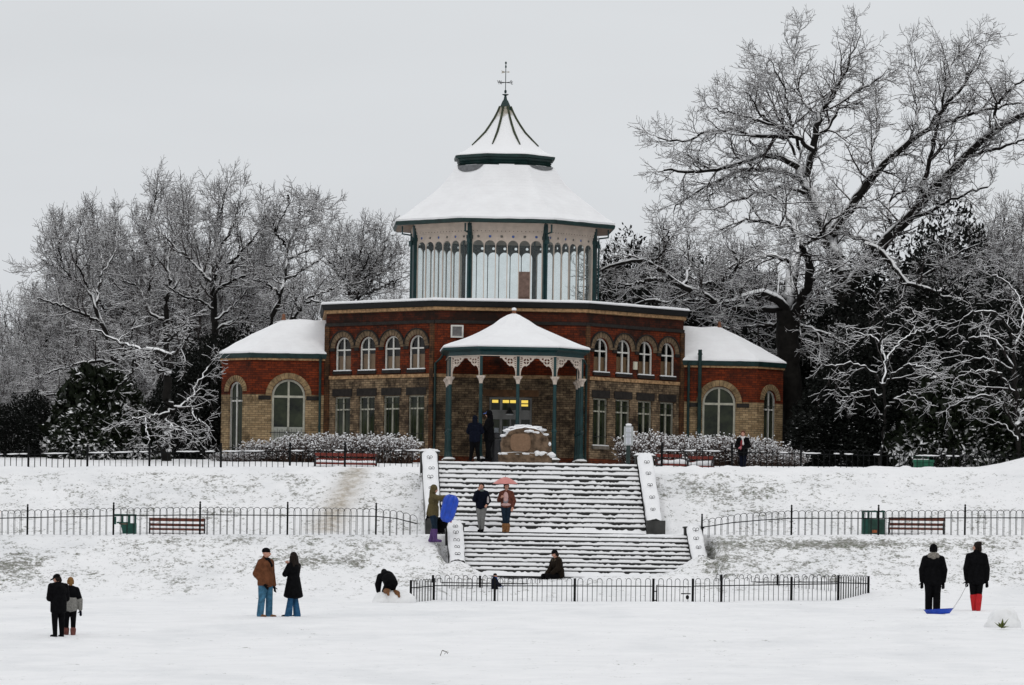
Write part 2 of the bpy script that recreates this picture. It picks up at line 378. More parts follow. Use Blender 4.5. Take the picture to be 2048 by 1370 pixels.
gm = N(nt, 'ShaderNodeMapRange', interpolation_type='SMOOTHSTEP'); gm.inputs['From Min'].default_value = 0.635; gm.inputs['From Max'].default_value = 0.725; nt.links.new(th_, gm.inputs['Value'])
grass = ramp(nt, noise(nt, 4.5, 5, .7), [(0.3, (0.05, 0.05, 0.035)), (0.5, (0.11, 0.105, 0.075)), (0.72, (0.035, 0.065, 0.02))])
snowc = ramp(nt, noise(nt, 0.8, 6), [(0.3, (0.80, 0.805, 0.815)), (0.7, (0.87, 0.872, 0.88))])
snowc = mixc(nt, ramp(nt, noise(nt, 1.0, 7, .62, stretch=(.28, .10, 1.0)), [(0.50, (0, 0, 0)), (0.74, (.5, .5, .5))]), snowc, (.60, .62, .64))
mudc = ramp(nt, noise(nt, 5, 6, .65), [(0.3, (0.30, 0.255, 0.20)), (0.7, (0.60, 0.56, 0.50))])
mf = math_(nt, 'MULTIPLY', at2.outputs['Fac'], ramp(nt, noise(nt, 4, 6, .7), [(0.3, (.35, .35, .35)), (0.6, (1, 1, 1))]), True)
base = mixc(nt, math_(nt, 'MULTIPLY', gm.outputs[0], ramp(nt, noise(nt, 9, 4, .7), [(.35, (.55, .55, .55)), (.6, (.95, .95, .95))])), snowc, grass)
nt.links.new(mixc(nt, mf, base, mudc), b.inputs['Base Color'])
b.inputs['Roughness'].default_value = 0.8; b.inputs['Specular IOR Level'].default_value = 0.12
bump(nt, b, noise(nt, 5, 8, .65), 0.45, 0.06)
ground_me.data.materials.append(m)
# ================================================================== STAIRCASES
M_STONE_D = simple('dark_wet_stone', (0.035, 0.035, 0.033), .6, .5, 3)
M_IRON = simple('black_iron', (0.012, 0.013, 0.014), .45, .3, 8, bstr=0.05, spec=.4)
def stair_snow_mat():
    m, nt, b, o = newmat('patchy_snow_on_stone')      # snow sticking to the risers, bare stone under each nosing
    t = N(nt, 'ShaderNodeTexCoord'); s = N(nt, 'ShaderNodeSeparateXYZ'); nt.links.new(t.outputs['UV'], s.inputs[0])
    return m
def stairs(name, S, label, seed):
    root = empty(name, S['foot'], TH); tag(root, label, 'staircase')
    n, w, rise, run = S['n'], S['w'], S['rise'], S['run']
    mb = MB()
    for i in range(n):                                 # solid steps, nosing overhanging a little
        mb.box((0, i * run + .6, (i + .5) * rise - .25), (w, 1.2, rise + .5 - .03))
        mb.box((0, i * run + .6 - .02, (i + 1) * rise - .022), (w - .004, 1.24, .04))
    mb.build('steps', M_STONE_D, root)
    # snow lying on every tread and banked unevenly against the riser behind it
    rg = np.random.default_rng(seed); K = 230
    xs = np.linspace(-w / 2, w / 2, K); vs, fs = [], []
    for i in range(n + 1):
        zt = i * rise; y0 = (i - 1) * run
        h1 = fbm(xs * 2.6 + i * 37.7, np.full(K, i * 5.3), 3, seed); h2 = fbm(xs * 9 + i * 17.1, np.full(K, i * 3.3), 2, seed + 3)
        wide = fbm(xs * .5 + i * 11.1, np.full(K, i * 1.7), 2, seed + 7)
        bankh = np.clip(.87 + 1.0 * (h1 - .5) + 1.1 * (h2 - .5) + 1.0 * (wide - .5), 0.18, 0.98) * (rise - .035)
        thick = .042 + .022 * h2
        last = i == n
        rows = [(run - .42, zt - .06 + 0 * xs), (run - .24, zt + .03 + .3 * bankh), (run - .03, zt + bankh), (run + .04, zt + bankh)] if i == 0 else [(-.035, zt - .018 + 0 * xs), (-.045, zt + .6 * thick), (-.015, zt + thick), (.10, zt + thick * 1.1), (run * .62, zt + thick + .12 * bankh), (run - .02, zt + (bankh if not last else thick * 1.3)), (run + .04, zt + (bankh if not last else thick * 1.3))]
        o_ = len(vs)
        for dy, zz in rows: vs.extend(np.stack([xs, np.full(K, y0 + dy) + (h2 - .5) * .012, zz * np.ones(K)], 1).tolist())
        for r_ in range(len(rows) - 1):
            a = o_ + r_ * K + np.arange(K - 1); fs.extend(np.stack([a, a + 1, a + 1 + K, a + K], 1).tolist())
    npmesh('step_snow', np.array(vs), np.array(fs), M_SNOW, parent=root, smooth=True)
    return root
st_u = stairs('stone_staircase', UP, 'upper flight of snow-covered stone steps rising to the porch terrace', 31)
st_l = stairs('stone_staircase', LO, 'lower wide flight of snow-covered stone steps behind the railed enclosure', 57)
def scroll(mb, c, s=.075):
    """One pair of iron curls standing out of the snow: two rings and a short stem."""
    for sx in (-1, 1):
        pts = [(c[0] + sx * s * (.75 + .6 * math.cos(a)), c[1] - .02, c[2] + s * (.45 + .6 * math.sin(a))) for a in np.linspace(-math.pi * .9, math.pi * 1.0, 14)]
        mb.tube(pts, .009, 5)
        mb.tube([(c[0] + sx * s * .2, c[1] - .02, c[2] + s * .2), (c[0], c[1], c[2] - s * .8)], .009, 5)
def ramp_wall(S, side, label, cx, wr, h, pier_top, block=None, nscroll=5):
    """Sloping side wall of a flight, capped with snow, with a pier at its head."""
    root = empty('stair_side_wall', S['foot'] + US * cx, TH); tag(root, label, 'stair wall', 'sloping walls beside the steps')
    n, rise, run = S['n'], S['rise'], S['run']; L = n * run; H = n * rise
    mb = MB()
    prof_ = [(-.05, -.4), (L + .1, -.4), (L + .1, H + h - .02), (-.05, h - .02)]
    mb.prism(prof_, lambda y, z: (-wr / 2, y, z), lambda y, z: (wr / 2, y, z)); mb.build('wall', M_STONE_D, root)
    # rounded snow along the slope
    K, J = 70, 13; ts = np.linspace(0, 1, K); vs = []
    for j in range(J):
        a = -1 + 2 * j / (J - 1); x = a * (wr / 2 + .01)
        hh = .10 * (1 - abs(a) ** 3.0) + .0
        nn = (fbm(ts * 14 + j * .35, np.full(K, cx * 7.1 + j * .5), 3, 3) - .5) * .07
        ed = .03 * (fbm(ts * 9, np.full(K, j * 9.0 + cx), 2, 8) - .5) if j in (0, J - 1) else 0
        vs.append(np.stack([np.full(K, x) + ed, -.05 + ts * (L + .1), h - .02 + ts * H + hh + nn * (abs(a) < 1) - (.03 if abs(a) == 1 else 0)], 1))
    vs = np.concatenate(vs); a = (np.arange(J - 1)[:, None] * K + np.arange(K - 1)[None, :]).ravel()
    npmesh('slope_snow', vs, np.stack([a, a + K, a + K + 1, a + 1], 1), M_SNOW, parent=root, smooth=True)
    mb = MB()
    for i in range(nscroll):
        t = (i + .55) / nscroll * (.92) + .02; scroll(mb, (random.uniform(-.04, .04), t * L, h + .085 + t * H + random.uniform(-.03, .035)), random.uniform(.058, .076))
    mb.build('iron_scrolls', M_IRON, root, smooth=True)
    mb = MB(); pz = H + h; pw = wr + .12
    mb.box((0, L + .30, (pz + pier_top - .9) / 2), (pw, .42, pier_top - pz + .9)); mb.box((0, L + .30, pier_top + .03), (pw + .07, .5, .06))
    mb.build('pier', M_STONE_D, root)
    mb = MB(); prof2 = [(0.001, .15), (.62, .15), (.7, .10), (.70, .06)]
    vs = []
    for yy, zz in ((-.27, 0), (-.25, .06), (-.12, .09), (.1, .085), (.24, .06), (.27, 0)):
        for k in range(9):
            x = (-1 + k / 4) * (pw / 2 + .05); e_ = 1 - abs(-1 + k / 4) ** 4
            vs.append((x, L + .30 + yy, pier_top + .06 + zz * (e_ * .8 + .2 * (zz > 0) * e_) + .02 * math.sin(k * 2.1 + yy * 9) * (zz > .05)))
    fs = [(r_ * 9 + k, r_ * 9 + k + 1, r_ * 9 + k + 10, r_ * 9 + k + 9) for r_ in range(5) for k in range(8)]
    npmesh('cap_snow', np.array(vs), np.array(fs), M_SNOW, parent=root, smooth=True)
    if block:
        mb = MB(); mb.box((.03, -.22, block / 2 - .1), (wr + .1, .36, block + .2)); mb.build('foot_block', M_STONE_D, root)
    return root
ramp_wall(UP, -1, 'snow-topped sloping wall on the left of the upper steps', -UP['w'] / 2 - .30, .50, .37, 2.68, None, 6)
ramp_wall(UP, 1, 'snow-topped sloping wall right of the upper steps with dark foot block', UP['w'] / 2 + .30, .52, .37, 2.66, .40, 5)
ramp_wall(LO, -1, 'snow-topped sloping wall on the left of the lower steps', -LO['w'] / 2 - .27, .50, .36, 1.62, None, 5)
ramp_wall(LO, 1, 'snow-topped sloping wall on the right of the lower steps', LO['w'] / 2 + .27, .50, .36, 1.62, None, 4)
# ================================================================== THE PAVILION
BC = Vector((-0.55, 196.0, 0.0))
PAV = empty('park_pavilion', BC, TH)
tag(PAV, 'octagonal brick park pavilion with glazed lantern turret and snowy roofs', 'pavilion')
def LP(u, v, z): return Vector((u, -v, z))             # pavilion coordinates: u right along the front, v out towards the field
def brick(nt, c1, c2, mortar, bw=.24, bh=.085):
    t = N(nt, 'ShaderNodeTexCoord'); b_ = N(nt, 'ShaderNodeTexBrick')
    b_.inputs['Color1'].default_value = c4(c1); b_.inputs['Color2'].default_value = c4(c2); b_.inputs['Mortar'].default_value = c4(mortar)
    b_.inputs['Scale'].default_value = 1.0; b_.inputs['Brick Width'].default_value = bw; b_.inputs['Row Height'].default_value = bh
    b_.inputs['Mortar Size'].default_value = .009; b_.inputs['Mortar Smooth'].default_value = .2; b_.inputs['Bias'].default_value = -.1
    nt.links.new(t.outputs['UV'], b_.inputs['Vector']); return b_.outputs['Color'], b_.outputs['Fac']
BUFF2 = ((.36, .265, .165), (.15, .105, .068), (.06, .046, .036)); BUFF = ((.43, .32, .185), (.24, .165, .088), (.11, .085, .058)); RED = ((.215, .038, .011), (.095, .020, .009), (.045, .015, .010))
def brick_mat(name, cols, soot=.5, soot_scale=.9, sootc=(.013, .009, .007), split=None, cols2=None, wander=.0):
    m, nt, b, o = newmat(name)
    c, f = brick(nt, *cols)
    if split is not None:
        c2, f2 = brick(nt, *cols2)
        g = N(nt, 'ShaderNodeTexCoord'); s = N(nt, 'ShaderNodeSeparateXYZ'); nt.links.new(g.outputs['Object'], s.inputs[0])
        c = mixc(nt, math_(nt, 'GREATER_THAN', s.outputs['Z'], split), c, c2)
    var = ramp(nt, noise(nt, 3.2, 5, .7), [(0.3, (.55, .55, .55)), (0.7, (1.15, 1.1, 1.05))])
    c = mixc(nt, 1.0, c, var, 'MULTIPLY')
    st = noise(nt, soot_scale, 7, .68); st2 = noise(nt, 5.5, 4, .7)
    sm = N(nt, 'ShaderNodeMapRange', interpolation_type='SMOOTHSTEP'); sm.inputs['From Min'].default_value = .62 - soot * .28; sm.inputs['From Max'].default_value = .82 - soot * .28
    nt.links.new(math_(nt, 'ADD', math_(nt, 'MULTIPLY', st, .7), math_(nt, 'MULTIPLY', st2, .3)), sm.inputs['Value'])
    c = mixc(nt, math_(nt, 'MULTIPLY', sm.outputs[0], .88), c, sootc)
    nt.links.new(c, b.inputs['Base Color']); b.inputs['Roughness'].default_value = .85; b.inputs['Specular IOR Level'].default_value = .15
    bump(nt, b, f, -.4, .01)
    return m
M_BUFF = brick_mat('buff_brick', BUFF2, .72, 1.0); M_RED = brick_mat('red_brick', RED, .68, .9)
M_WING = brick_mat('wing_brick', BUFF, .52, .9, split=7.50, cols2=RED)
M_FRIEZE = brick_mat('soot_stained_brick', ((.10, .022, .010), (.055, .016, .010), (.03, .016, .012)), .74, 1.2)
M_RING = simple('arch_brick', (.145, .10, .06), .85, .5, 5); M_DENT = simple('buff_moulding', (.33, .20, .10), .8, .6, 9)
M_BLACK = simple('black_cornice', (.005, .005, .005), .6, .4, 4); M_SILL = simple('weathered_sill', (.16, .14, .115), .8, .4, 5)
M_DARKSTONE = simple('sooted_stone', (.016, .013, .011), .8, .5, 6)
M_WFRAME = simple('grey_white_paint', (.62, .61, .57), .55, .12, 5); M_WFRAME2 = simple('olive_grey_paint', (.40, .39, .32), .6, .2, 5)
M_TEAL = simple('dark_teal_paint', (.004, .032, .034), .4, .35, 4, spec=.4); M_CREAM = simple('cream_paint', (.56, .475, .405), .6, .12, 4)
M_GREEN = simple('gutter_green', (.010, .030, .028), .45, .4, 4)
def pane_mat():
    m, nt, b, o = newmat('dark_window_glass')
    nt.links.new(ramp(nt, noise(nt, 1.4, 5, .6), [(0.35, (.006, .009, .006)), (0.7, (.045, .055, .028))]), b.inputs['Base Color'])  # greenish mottling in the base colour stands for reflections
    b.inputs['Roughness'].default_value = .06; b.inputs['Specular IOR Level'].default_value = .35; return m
M_PANE = pane_mat()
def clear_mat(name, tint, gloss, tr):
    m = bpy.data.materials.new(name); m.use_nodes = True; nt = m.node_tree; nt.nodes.clear(); MATS[name] = m
    o = N(nt, 'ShaderNodeOutputMaterial'); t = N(nt, 'ShaderNodeBsdfTransparent'); t.inputs[0].default_value = c4(tint)
    g = N(nt, 'ShaderNodeBsdfGlossy'); g.inputs['Roughness'].default_value = .03; mx = N(nt, 'ShaderNodeMixShader')
    fr = N(nt, 'ShaderNodeFresnel'); fr.inputs['IOR'].default_value = 1.45
    nt.links.new(math_(nt, 'ADD', math_(nt, 'MULTIPLY', fr.outputs[0], gloss), tr, True), mx.inputs[0]); nt.links.new(t.outputs[0], mx.inputs[1]); nt.links.new(g.outputs[0], mx.inputs[2]); nt.links.new(mx.outputs[0], o.inputs['Surface'])
    return m
def milky_mat():
    m = clear_mat('turret_glass', (.955, .99, .99), .22, .006); nt = m.node_tree
    o = [n for n in nt.nodes if n.type == 'OUTPUT_MATERIAL'][0]; cur = o.inputs['Surface'].links[0].from_socket
    t = N(nt, 'ShaderNodeBsdfTranslucent'); t.inputs[0].default_value = (.82, .93, .93, 1); d = N(nt, 'ShaderNodeBsdfDiffuse'); d.inputs[0].default_value = (.66, .76, .76, 1); a = N(nt, 'ShaderNodeMixShader'); a.inputs[0].default_value = .5
    nt.links.new(t.outputs[0], a.inputs[1]); nt.links.new(d.outputs[0], a.inputs[2]); mx = N(nt, 'ShaderNodeMixShader')
    nt.links.new(ramp(nt, noise(nt, 2.2, 5, .6), [(.3, (.08, .08, .08)), (.7, (.18, .18, .18))]), mx.inputs[0]); nt.links.new(cur, mx.inputs[1]); nt.links.new(a.outputs[0], mx.inputs[2]); nt.links.new(mx.outputs[0], o.inputs['Surface'])
    return m
M_GLASS = clear_mat('clear_window_glass', (.80, .80, .76), .8, .02); M_TGLASS = milky_mat()
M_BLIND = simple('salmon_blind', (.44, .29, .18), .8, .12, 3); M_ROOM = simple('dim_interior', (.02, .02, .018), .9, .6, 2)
A7 = 6.9; T8 = math.tan(math.pi / 8)
def face_frame(k, a):
    """Face k of an octagon of apothem a, k=0 the front, counting to the right: point(s, z, out)."""
    ang = k * math.pi / 4; nrm = Vector((math.sin(ang), -math.cos(ang), 0)); sd = Vector((math.cos(ang), math.sin(ang), 0))
    return lambda s, z, d=0.0: sd * s + nrm * (a + d) + Vector((0, 0, z))
def arch_loop(cx, w, z0, zs, n=14):
    r = w / 2; return [(cx - r, z0), (cx + r, z0)] + [(cx + r * math.cos(t), zs + r * math.sin(t)) for t in np.linspace(0, math.pi, n)]
def rect_loop(cx, w, z0, z1): return [(cx - w / 2, z0), (cx + w / 2, z0), (cx + w / 2, z1), (cx - w / 2, z1)]
def wall_panel(mb, fr, s0, s1, z0, z1, loops, mi=0, reveal=.16, rmi=None):
    loops_ = [[(s0, z0), (s1, z0), (s1, z1), (s0, z1)]] + loops
    flat = [p for l in loops_ for p in l]
    tris = tessellate_polygon([[Vector((p[0], p[1], 0)) for p in l] for l in loops_])
    mb.add([fr(*p) for p in flat], [tuple(t) for t in tris], mi)
    for l in loops:
        n = len(l); mb.add([fr(*p) for p in l] + [fr(p[0], p[1], -reveal) for p in l], [(i, (i + 1) % n, (i + 1) % n + n, i + n) for i in range(n)], mi if rmi is None else rmi)
def loop_ring(mb, fr, lo, li, d0, d1, mi=0):
    n = len(lo); vs = [fr(p[0], p[1], d) for d in (d1, d0) for l in (lo, li) for p in l]
    fs = []
    for i in range(n):
        j = (i + 1) % n; fs += [(i, j, j + n, i + n), (i + n, j + n, j + 3 * n, i + 3 * n), (j, i, i + 2 * n, j + 2 * n)]
    mb.add(vs, fs, mi)
def fbar(mb, fr, s0, s1, z0, z1, d0, d1, mi=0):
    vs = [fr(s, z, d) for d in (d0, d1) for s, z in ((s0, z0), (s1, z0), (s1, z1), (s0, z1))]
    mb.add(vs, [(3, 2, 1, 0), (4, 5, 6, 7), (0, 1, 5, 4), (1, 2, 6, 5), (2, 3, 7, 6), (3, 0, 4, 7)], mi)
def window(parent, fr, cx, w, z0, zs, arched, kind, trans, t=.055, name=None, frame_mat=None, bars=0, blind=None, panel=None):
    nm = name or ('arched_window' if arched else 'sash_window')
    mb = MB(); D0, D1 = -.13, -.07
    if arched:
        lo = arch_loop(cx, w - .006, z0 + .003, zs); li = arch_loop(cx, w - 2 * t, z0 + t, zs)
    else:
        lo = rect_loop(cx, w - .006, z0 + .003, zs - .003); li = rect_loop(cx, w - 2 * t, z0 + t, zs - t)
    loop_ring(mb, fr, lo, li, D0, D1)
    top = zs + (w / 2 - t if arched else -t)
    fbar(mb, fr, cx - t * .45, cx + t * .45, z0 + t, top, D0 + .005, D1 + .008)
    for tz in trans: fbar(mb, fr, cx - w / 2 + t, cx + w / 2 - t, tz - t * .5, tz + t * .5, D0 + .004, D1 + .005)
    o = mb.build(nm, frame_mat or M_WFRAME, parent)
    mp_ = MB(); li2 = [(p[0], p[1]) for p in li]; tr = tessellate_polygon([[Vector((p[0], p[1], 0)) for p in li2]])
    mp_.add([fr(p[0], p[1], -.115) for p in li2], [tuple(q_) for q_ in tr]); mp_.build('pane', M_GLASS if blind else M_PANE, o)
    if blind:
        mb2 = MB(); fbar(mb2, fr, cx - w / 2 + .02, cx + w / 2 - .02, z0 + .03, blind, -.20, -.19); mb2.build('blind', M_BLIND, o)
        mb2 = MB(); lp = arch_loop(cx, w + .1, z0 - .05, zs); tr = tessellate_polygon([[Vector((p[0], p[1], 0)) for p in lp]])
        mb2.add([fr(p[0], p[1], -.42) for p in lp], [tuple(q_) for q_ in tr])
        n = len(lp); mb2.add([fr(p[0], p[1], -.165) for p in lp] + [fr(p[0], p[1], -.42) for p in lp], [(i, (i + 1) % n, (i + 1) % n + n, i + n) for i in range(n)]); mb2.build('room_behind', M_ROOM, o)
    if bars:                                            # iron security bars in front of the lower windows
        mb3 = MB()
        for i in range(bars):
            s = cx - w / 2 + w * (i + .5) / bars; mb3.tube([fr(s, z0 + .02, -.03), fr(s, zs - .03 if not arched else zs + .25, -.03)], .008, 5)
        for zz in (z0 + .35, zs - .25): fbar(mb3, fr, cx - w / 2, cx + w / 2, zz - .01, zz + .01, -.04, -.03)
        mb3.build('security_bars', M_IRON, o)
    mb4 = MB(); fbar(mb4, fr, cx - w / 2 - .06, cx + w / 2 + .06, z0 - .13, z0 - .003, -.10, .07, 0); mb4.build('sill', M_DARKSTONE if arched else M_SILL, o)
    if arched or True:
        mb5 = MB(); fbar(mb5, fr, cx - w / 2 - .04, cx + w / 2 + .04, z0 + .0, z0 + .035, -.07, .05); mb5.build('sill_snow', M_SNOW, o)
    return o
# ---- main octagon
ZB, ZSP, ZT = 4.55, 8.17, 10.97
UPW = [(-1.95), (-.65), (.65), (1.95)]
M_JOINT2 = simple('arch_joint', (.05, .035, .022), .9, .3, 5)
mbB, mbR, ring = MB(), MB(), MB()
for k in range(8):
    fr = face_frame(k, A7); h = A7 * T8
    if k in (1, 7):
        ol = [rect_loop(c, .84, 5.62, 7.42) for c in UPW]; ou = [arch_loop(c, .84, 8.41, 9.29) for c in UPW]
    elif k == 0: ol = [rect_loop(.06, 1.62, 4.60, 7.38)]; ou = []
    else: ol, ou = [], []
    wall_panel(mbB, fr, -h, h, ZB, ZSP, ol, 0); wall_panel(mbR, fr, -h, h, ZSP, 10.19, ou, 0)
    wall_panel(mbR, fr, -h, h, 10.19, ZT, [], 1)
    if k in (1, 7):
        for i, c in enumerate(UPW):
            wo = window(PAV, fr, c, .84, 8.41, 9.29, True, 'u', [9.22], blind=9.0 + .12 * ((i * 7 + k) % 3 - 1) * .5); keep_ring = ring; ring = MB()
            window(PAV, fr, c, .84, 5.62, 7.42, False, 'l', [6.93], bars=5, frame_mat=M_WFRAME2)
            r0, r1 = .435, .645
            lo = [(c + r1 * math.cos(t), 9.29 + r1 * math.sin(t)) for t in np.linspace(0, math.pi, 18)]; li = [(c + r0 * math.cos(t), 9.29 + r0 * math.sin(t)) for t in np.linspace(math.pi, 0, 18)]
            ring.prism(lo + li, lambda s, z, fr=fr: fr(s, z, .035), lambda s, z, fr=fr: fr(s, z, -.02))
            lo = [(c + (r1 + .045) * math.cos(t), 9.29 + (r1 + .045) * math.sin(t)) for t in np.linspace(.12, math.pi - .12, 18)]; li = [(c + (r1 + .002) * math.cos(t), 9.29 + (r1 + .002) * math.sin(t)) for t in np.linspace(math.pi - .12, .12, 18)]
            ring.prism(lo + li, lambda s, z, fr=fr: fr(s, z, .075), lambda s, z, fr=fr: fr(s, z, -.02), 1)
            for kk in range(11):                          # joints between the wedge bricks
                t = math.pi * (kk + .5) / 11
                ring.bar(fr(c + r0 * math.cos(t), 9.29 + r0 * math.sin(t), .037), fr(c + r1 * math.cos(t), 9.29 + r1 * math.sin(t), .037), .016, .012, 2)
            ring.build('brick_arch', [M_RING, M_DARKSTONE, M_JOINT2], wo); ring = keep_ring
            fbar(ring, fr, c - .52, c + .52, 7.44, 7.72, -.02, .03, 1)     # flat arch over the lower window
            fbar(ring, fr, c - .66, c - .44, 9.18, 9.30, -.02, .06, 1)
        fbar(ring, fr, 2.37, 2.6, 9.18, 9.30, -.02, .06, 1)
    fbar(ring, fr, -h - .01, h + .01, ZSP - .07, ZSP + .06, -.05, .045, 3)       # string course
    fbar(ring, fr, -h - .01, h + .01, 10.14, 10.26, -.05, .05, 1)
    fbar(ring, fr, -h - .03, h + .03, ZB, 5.12, -.05, .05, 4)
    if k != 0:
        fbar(ring, fr, -h + .002, -h + .20, ZB, 10.14, -.02, .07, 5); fbar(ring, fr, h - .20, h - .002, ZB, 10.14, -.02, .07, 5)
mbB.build('buff_brick_wall', [M_BUFF], PAV); mbR.build('red_brick_wall', [M_RED, M_FRIEZE], PAV)
M_JOINT = simple('dark_joint', (.06, .04, .025), .9, .3, 5)
M_PLINTH = brick_mat('plinth_brick', ((.17, .04, .015), (.10, .025, .012), (.06, .03, .02)), .5, 1.2)
M_PIER = brick_mat('pier_brick', ((.15, .07, .03), (.09, .045, .022), (.04, .026, .02)), .66, 1.3)
ring.build('brick_dressings', [M_RING, M_DARKSTONE, M_JOINT, M_DENT, M_PLINTH, M_PIER], PAV)
def oct_loft(mb, prof_, mi=0, n=8, rot=math.pi / 8, sub=1, cap=False, jit=None):
    """Octagonal surface through (apothem, z) pairs."""
    cs = 1 / math.cos(math.pi / n); o = len(mb.v); m = n * sub
    for a, z in prof_:
        for k in range(n):
            t0, t1 = rot + k * 2 * math.pi / n, rot + (k + 1) * 2 * math.pi / n
            p0 = Vector((math.cos(t0), math.sin(t0), 0)) * a * cs; p1 = Vector((math.cos(t1), math.sin(t1), 0)) * a * cs
            for j in range(sub):
                p = p0.lerp(p1, j / sub); mb.v.append((p.x, p.y, z))
    for i in range(len(prof_) - 1):
        for k in range(m):
            a, b = o + i * m + k, o + i * m + (k + 1) % m; mb.f.append((a, b, b + m, a + m)); mb.m.append(mi)
    if cap:
        q_ = o + (len(prof_) - 1) * m; mb.f.append(tuple(q_ + k for k in range(m))); mb.m.append(mi)
mb = MB(); oct_loft(mb, [(A7 - .02, 10.62), (A7 + .10, 10.64), (A7 + .10, 10.76), (A7 + .055, 10.765)], 1)
oct_loft(mb, [(A7 + .02, 10.77), (A7 + .16, 10.78), (A7 + .20, 10.97), (A7 + .22, 10.98), (A7 - .3, 10.985)], 0)
mb.build('cornice', [M_BLACK, M_DENT], PAV)
mb = MB(); oct_loft(mb, [(A7 + .215, 10.985), (A7 + .235, 11.02), (A7 + .20, 11.085), (A7 + .05, 11.10), (A7 - .25, 11.10), (A7 - .32, 11.0), (3.4, 10.98)], 0, sub=10)
for i, v in enumerate(mb.v): mb.v[i] = (v[0], v[1], v[2] + (.03 * (vnoise(np.array([v[0] * 1.7]), np.array([v[1] * 1.7]), 4)[0] - .5) if v[2] > 11.05 else 0))
mb.build('roof_edge_snow', M_SNOW, PAV, smooth=False)
# ---- lantern turret
M_INNER = simple('shaded_inner_boarding', (.03, .03, .032), .8, .2, 4)  # shade of the unlit lantern interior put into the colour of the inner faces
TA = 3.48; TZ0, TZ1 = 10.9, 14.22
for k in range(8):
    fr = face_frame(k, TA); h = TA * T8; hw = h - .10; pw = 2 * hw / 6
    cs = [-hw + pw * (i + .5) for i in range(6)]; r = pw / 2 - .015
    arcs = [arch_loop(c, 2 * r, 11.08, 13.55 - r, 12) for c in cs]
    circ = [[(c + .055 * math.cos(t), 13.70 + .055 * math.sin(t)) for t in np.linspace(0, 2 * math.pi, 12, endpoint=False)] for c in cs]
    mb = MB()
    loops_ = [[(-h, TZ0), (h, TZ0), (h, 13.84), (-h, 13.84)]] + arcs + circ
    flat = [p for l in loops_ for p in l]; tr = tessellate_polygon([[Vector((p[0], p[1], 0)) for p in l] for l in loops_]); nf = len(flat)
    mb.add([fr(p[0], p[1], .0) for p in flat] + [fr(p[0], p[1], -.05) for p in flat], [tuple(t) for t in tr], 0)
    mb.f.extend([tuple(i + nf for i in reversed(t)) for t in tr]); mb.m.extend([1] * len(tr))
    q0 = 0
    for l in loops_:
        n = len(l); mb.f.extend([(q0 + i, q0 + (i + 1) % n, q0 + (i + 1) % n + nf, q0 + i + nf) for i in range(n)]); mb.m.extend([0] * n); q0 += n
    fbar(mb, fr, -h, h, 13.842, 13.97, -.04, .035, 0); fbar(mb, fr, -h, h, 13.972, 14.09, -.04, .06, 0); fbar(mb, fr, -h, h, 14.092, 14.3, -.04, .09, 0)
    for i in range(18):
        s = -h + .12 + (2 * h - .24) * i / 17; fbar(mb, fr, s - .014, s + .014, 13.89, 13.918, .034, .042, 2)
    o = mb.build('turret_window', [M_CREAM, M_INNER, M_JOINT], PAV, recalc=False)
    mb = MB(); mb.add([fr(-hw, 11.06, -.025), fr(hw, 11.06, -.025), fr(hw, 13.76, -.025), fr(-hw, 13.76, -.025)], [(0, 1, 2, 3)]); mb.build('pane', M_TGLASS, o)
    if k == 0:
        mb = MB(); c = cs[4]; fbar(mb, fr, c - r, c + r, 11.09, 12.36, -.02, .012); fbar(mb, fr, c - r, c + r, 11.36, 11.38, .0121, .016, 1)
        mb.build('plywood_board', [simple('weathered_plywood', (.16, .105, .085), .8, .4, 6), M_JOINT], o)
    if k in (0, 1, 7):
        mb = MB(); cols_ = [M_PANE]
        gl = [simple('blue_stained_glass', (.03, .10, .42), .3, .3, 8), simple('amber_stained_glass', (.30, .10, .04), .3, .3, 8)] if k == 0 else GL
        GL = gl
        for i, c in enumerate(cs):
            if (i + k) % 2 == 1: mb = MB(); fbar(mb, fr, c - .05, c + .05, 13.655, 13.745, -.034, -.028, 0); mb.build('stained_roundel', gl, o)
    # corner post
    p = fr(-h, 0, .02); mb = MB(); mb.box((p.x, p.y, (10.95 + 14.2) / 2), (.16, .16, 3.25), 0, k * math.pi / 4 - math.pi / 8); mb.box((p.x * 1.006, p.y * 1.006, 13.66), (.21, .21, .14), 0, k * math.pi / 4 - math.pi / 8)
    mb.build('corner_post', M_TEAL, PAV)
    if k in (0, 1, 7, 2):
        d = Vector((p.x, p.y, 0)).normalized(); e_ = d * (4.24 / math.cos(math.pi / 8) - .25); q_ = d * (TA / math.cos(math.pi / 8) + .19)
        mb = MB(); mb.tube([(e_.x, e_.y, 14.16), (e_.x, e_.y, 13.86), (q_.x, q_.y, 13.82), (q_.x, q_.y, 13.6), (q_.x, q_.y, 10.98)], .035, 8); mb.box((q_.x, q_.y, 13.52), (.13, .13, .16), 0, k * math.pi / 4)
        mb.build('rainwater_pipe', M_TEAL, PAV)
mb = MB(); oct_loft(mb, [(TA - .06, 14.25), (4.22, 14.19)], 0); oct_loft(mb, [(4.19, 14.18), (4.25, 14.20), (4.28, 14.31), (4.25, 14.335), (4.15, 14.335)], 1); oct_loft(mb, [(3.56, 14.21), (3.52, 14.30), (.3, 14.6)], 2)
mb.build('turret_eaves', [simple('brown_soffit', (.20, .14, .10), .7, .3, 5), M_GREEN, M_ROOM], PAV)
def snow_roof(prof_, name, sub=14, amp=.03, mats=None):
    mb = MB(); oct_loft(mb, prof_, 0, sub=sub)
    v = np.array(mb.v); v[:, 2] += amp * (fbm(v[:, 0] * 2.3 + 40, v[:, 1] * 2.3 + 40, 3, 6) - .5); mb.v = [tuple(x) for x in v]
    return mb.build(name, mats or M_SNOW, PAV)
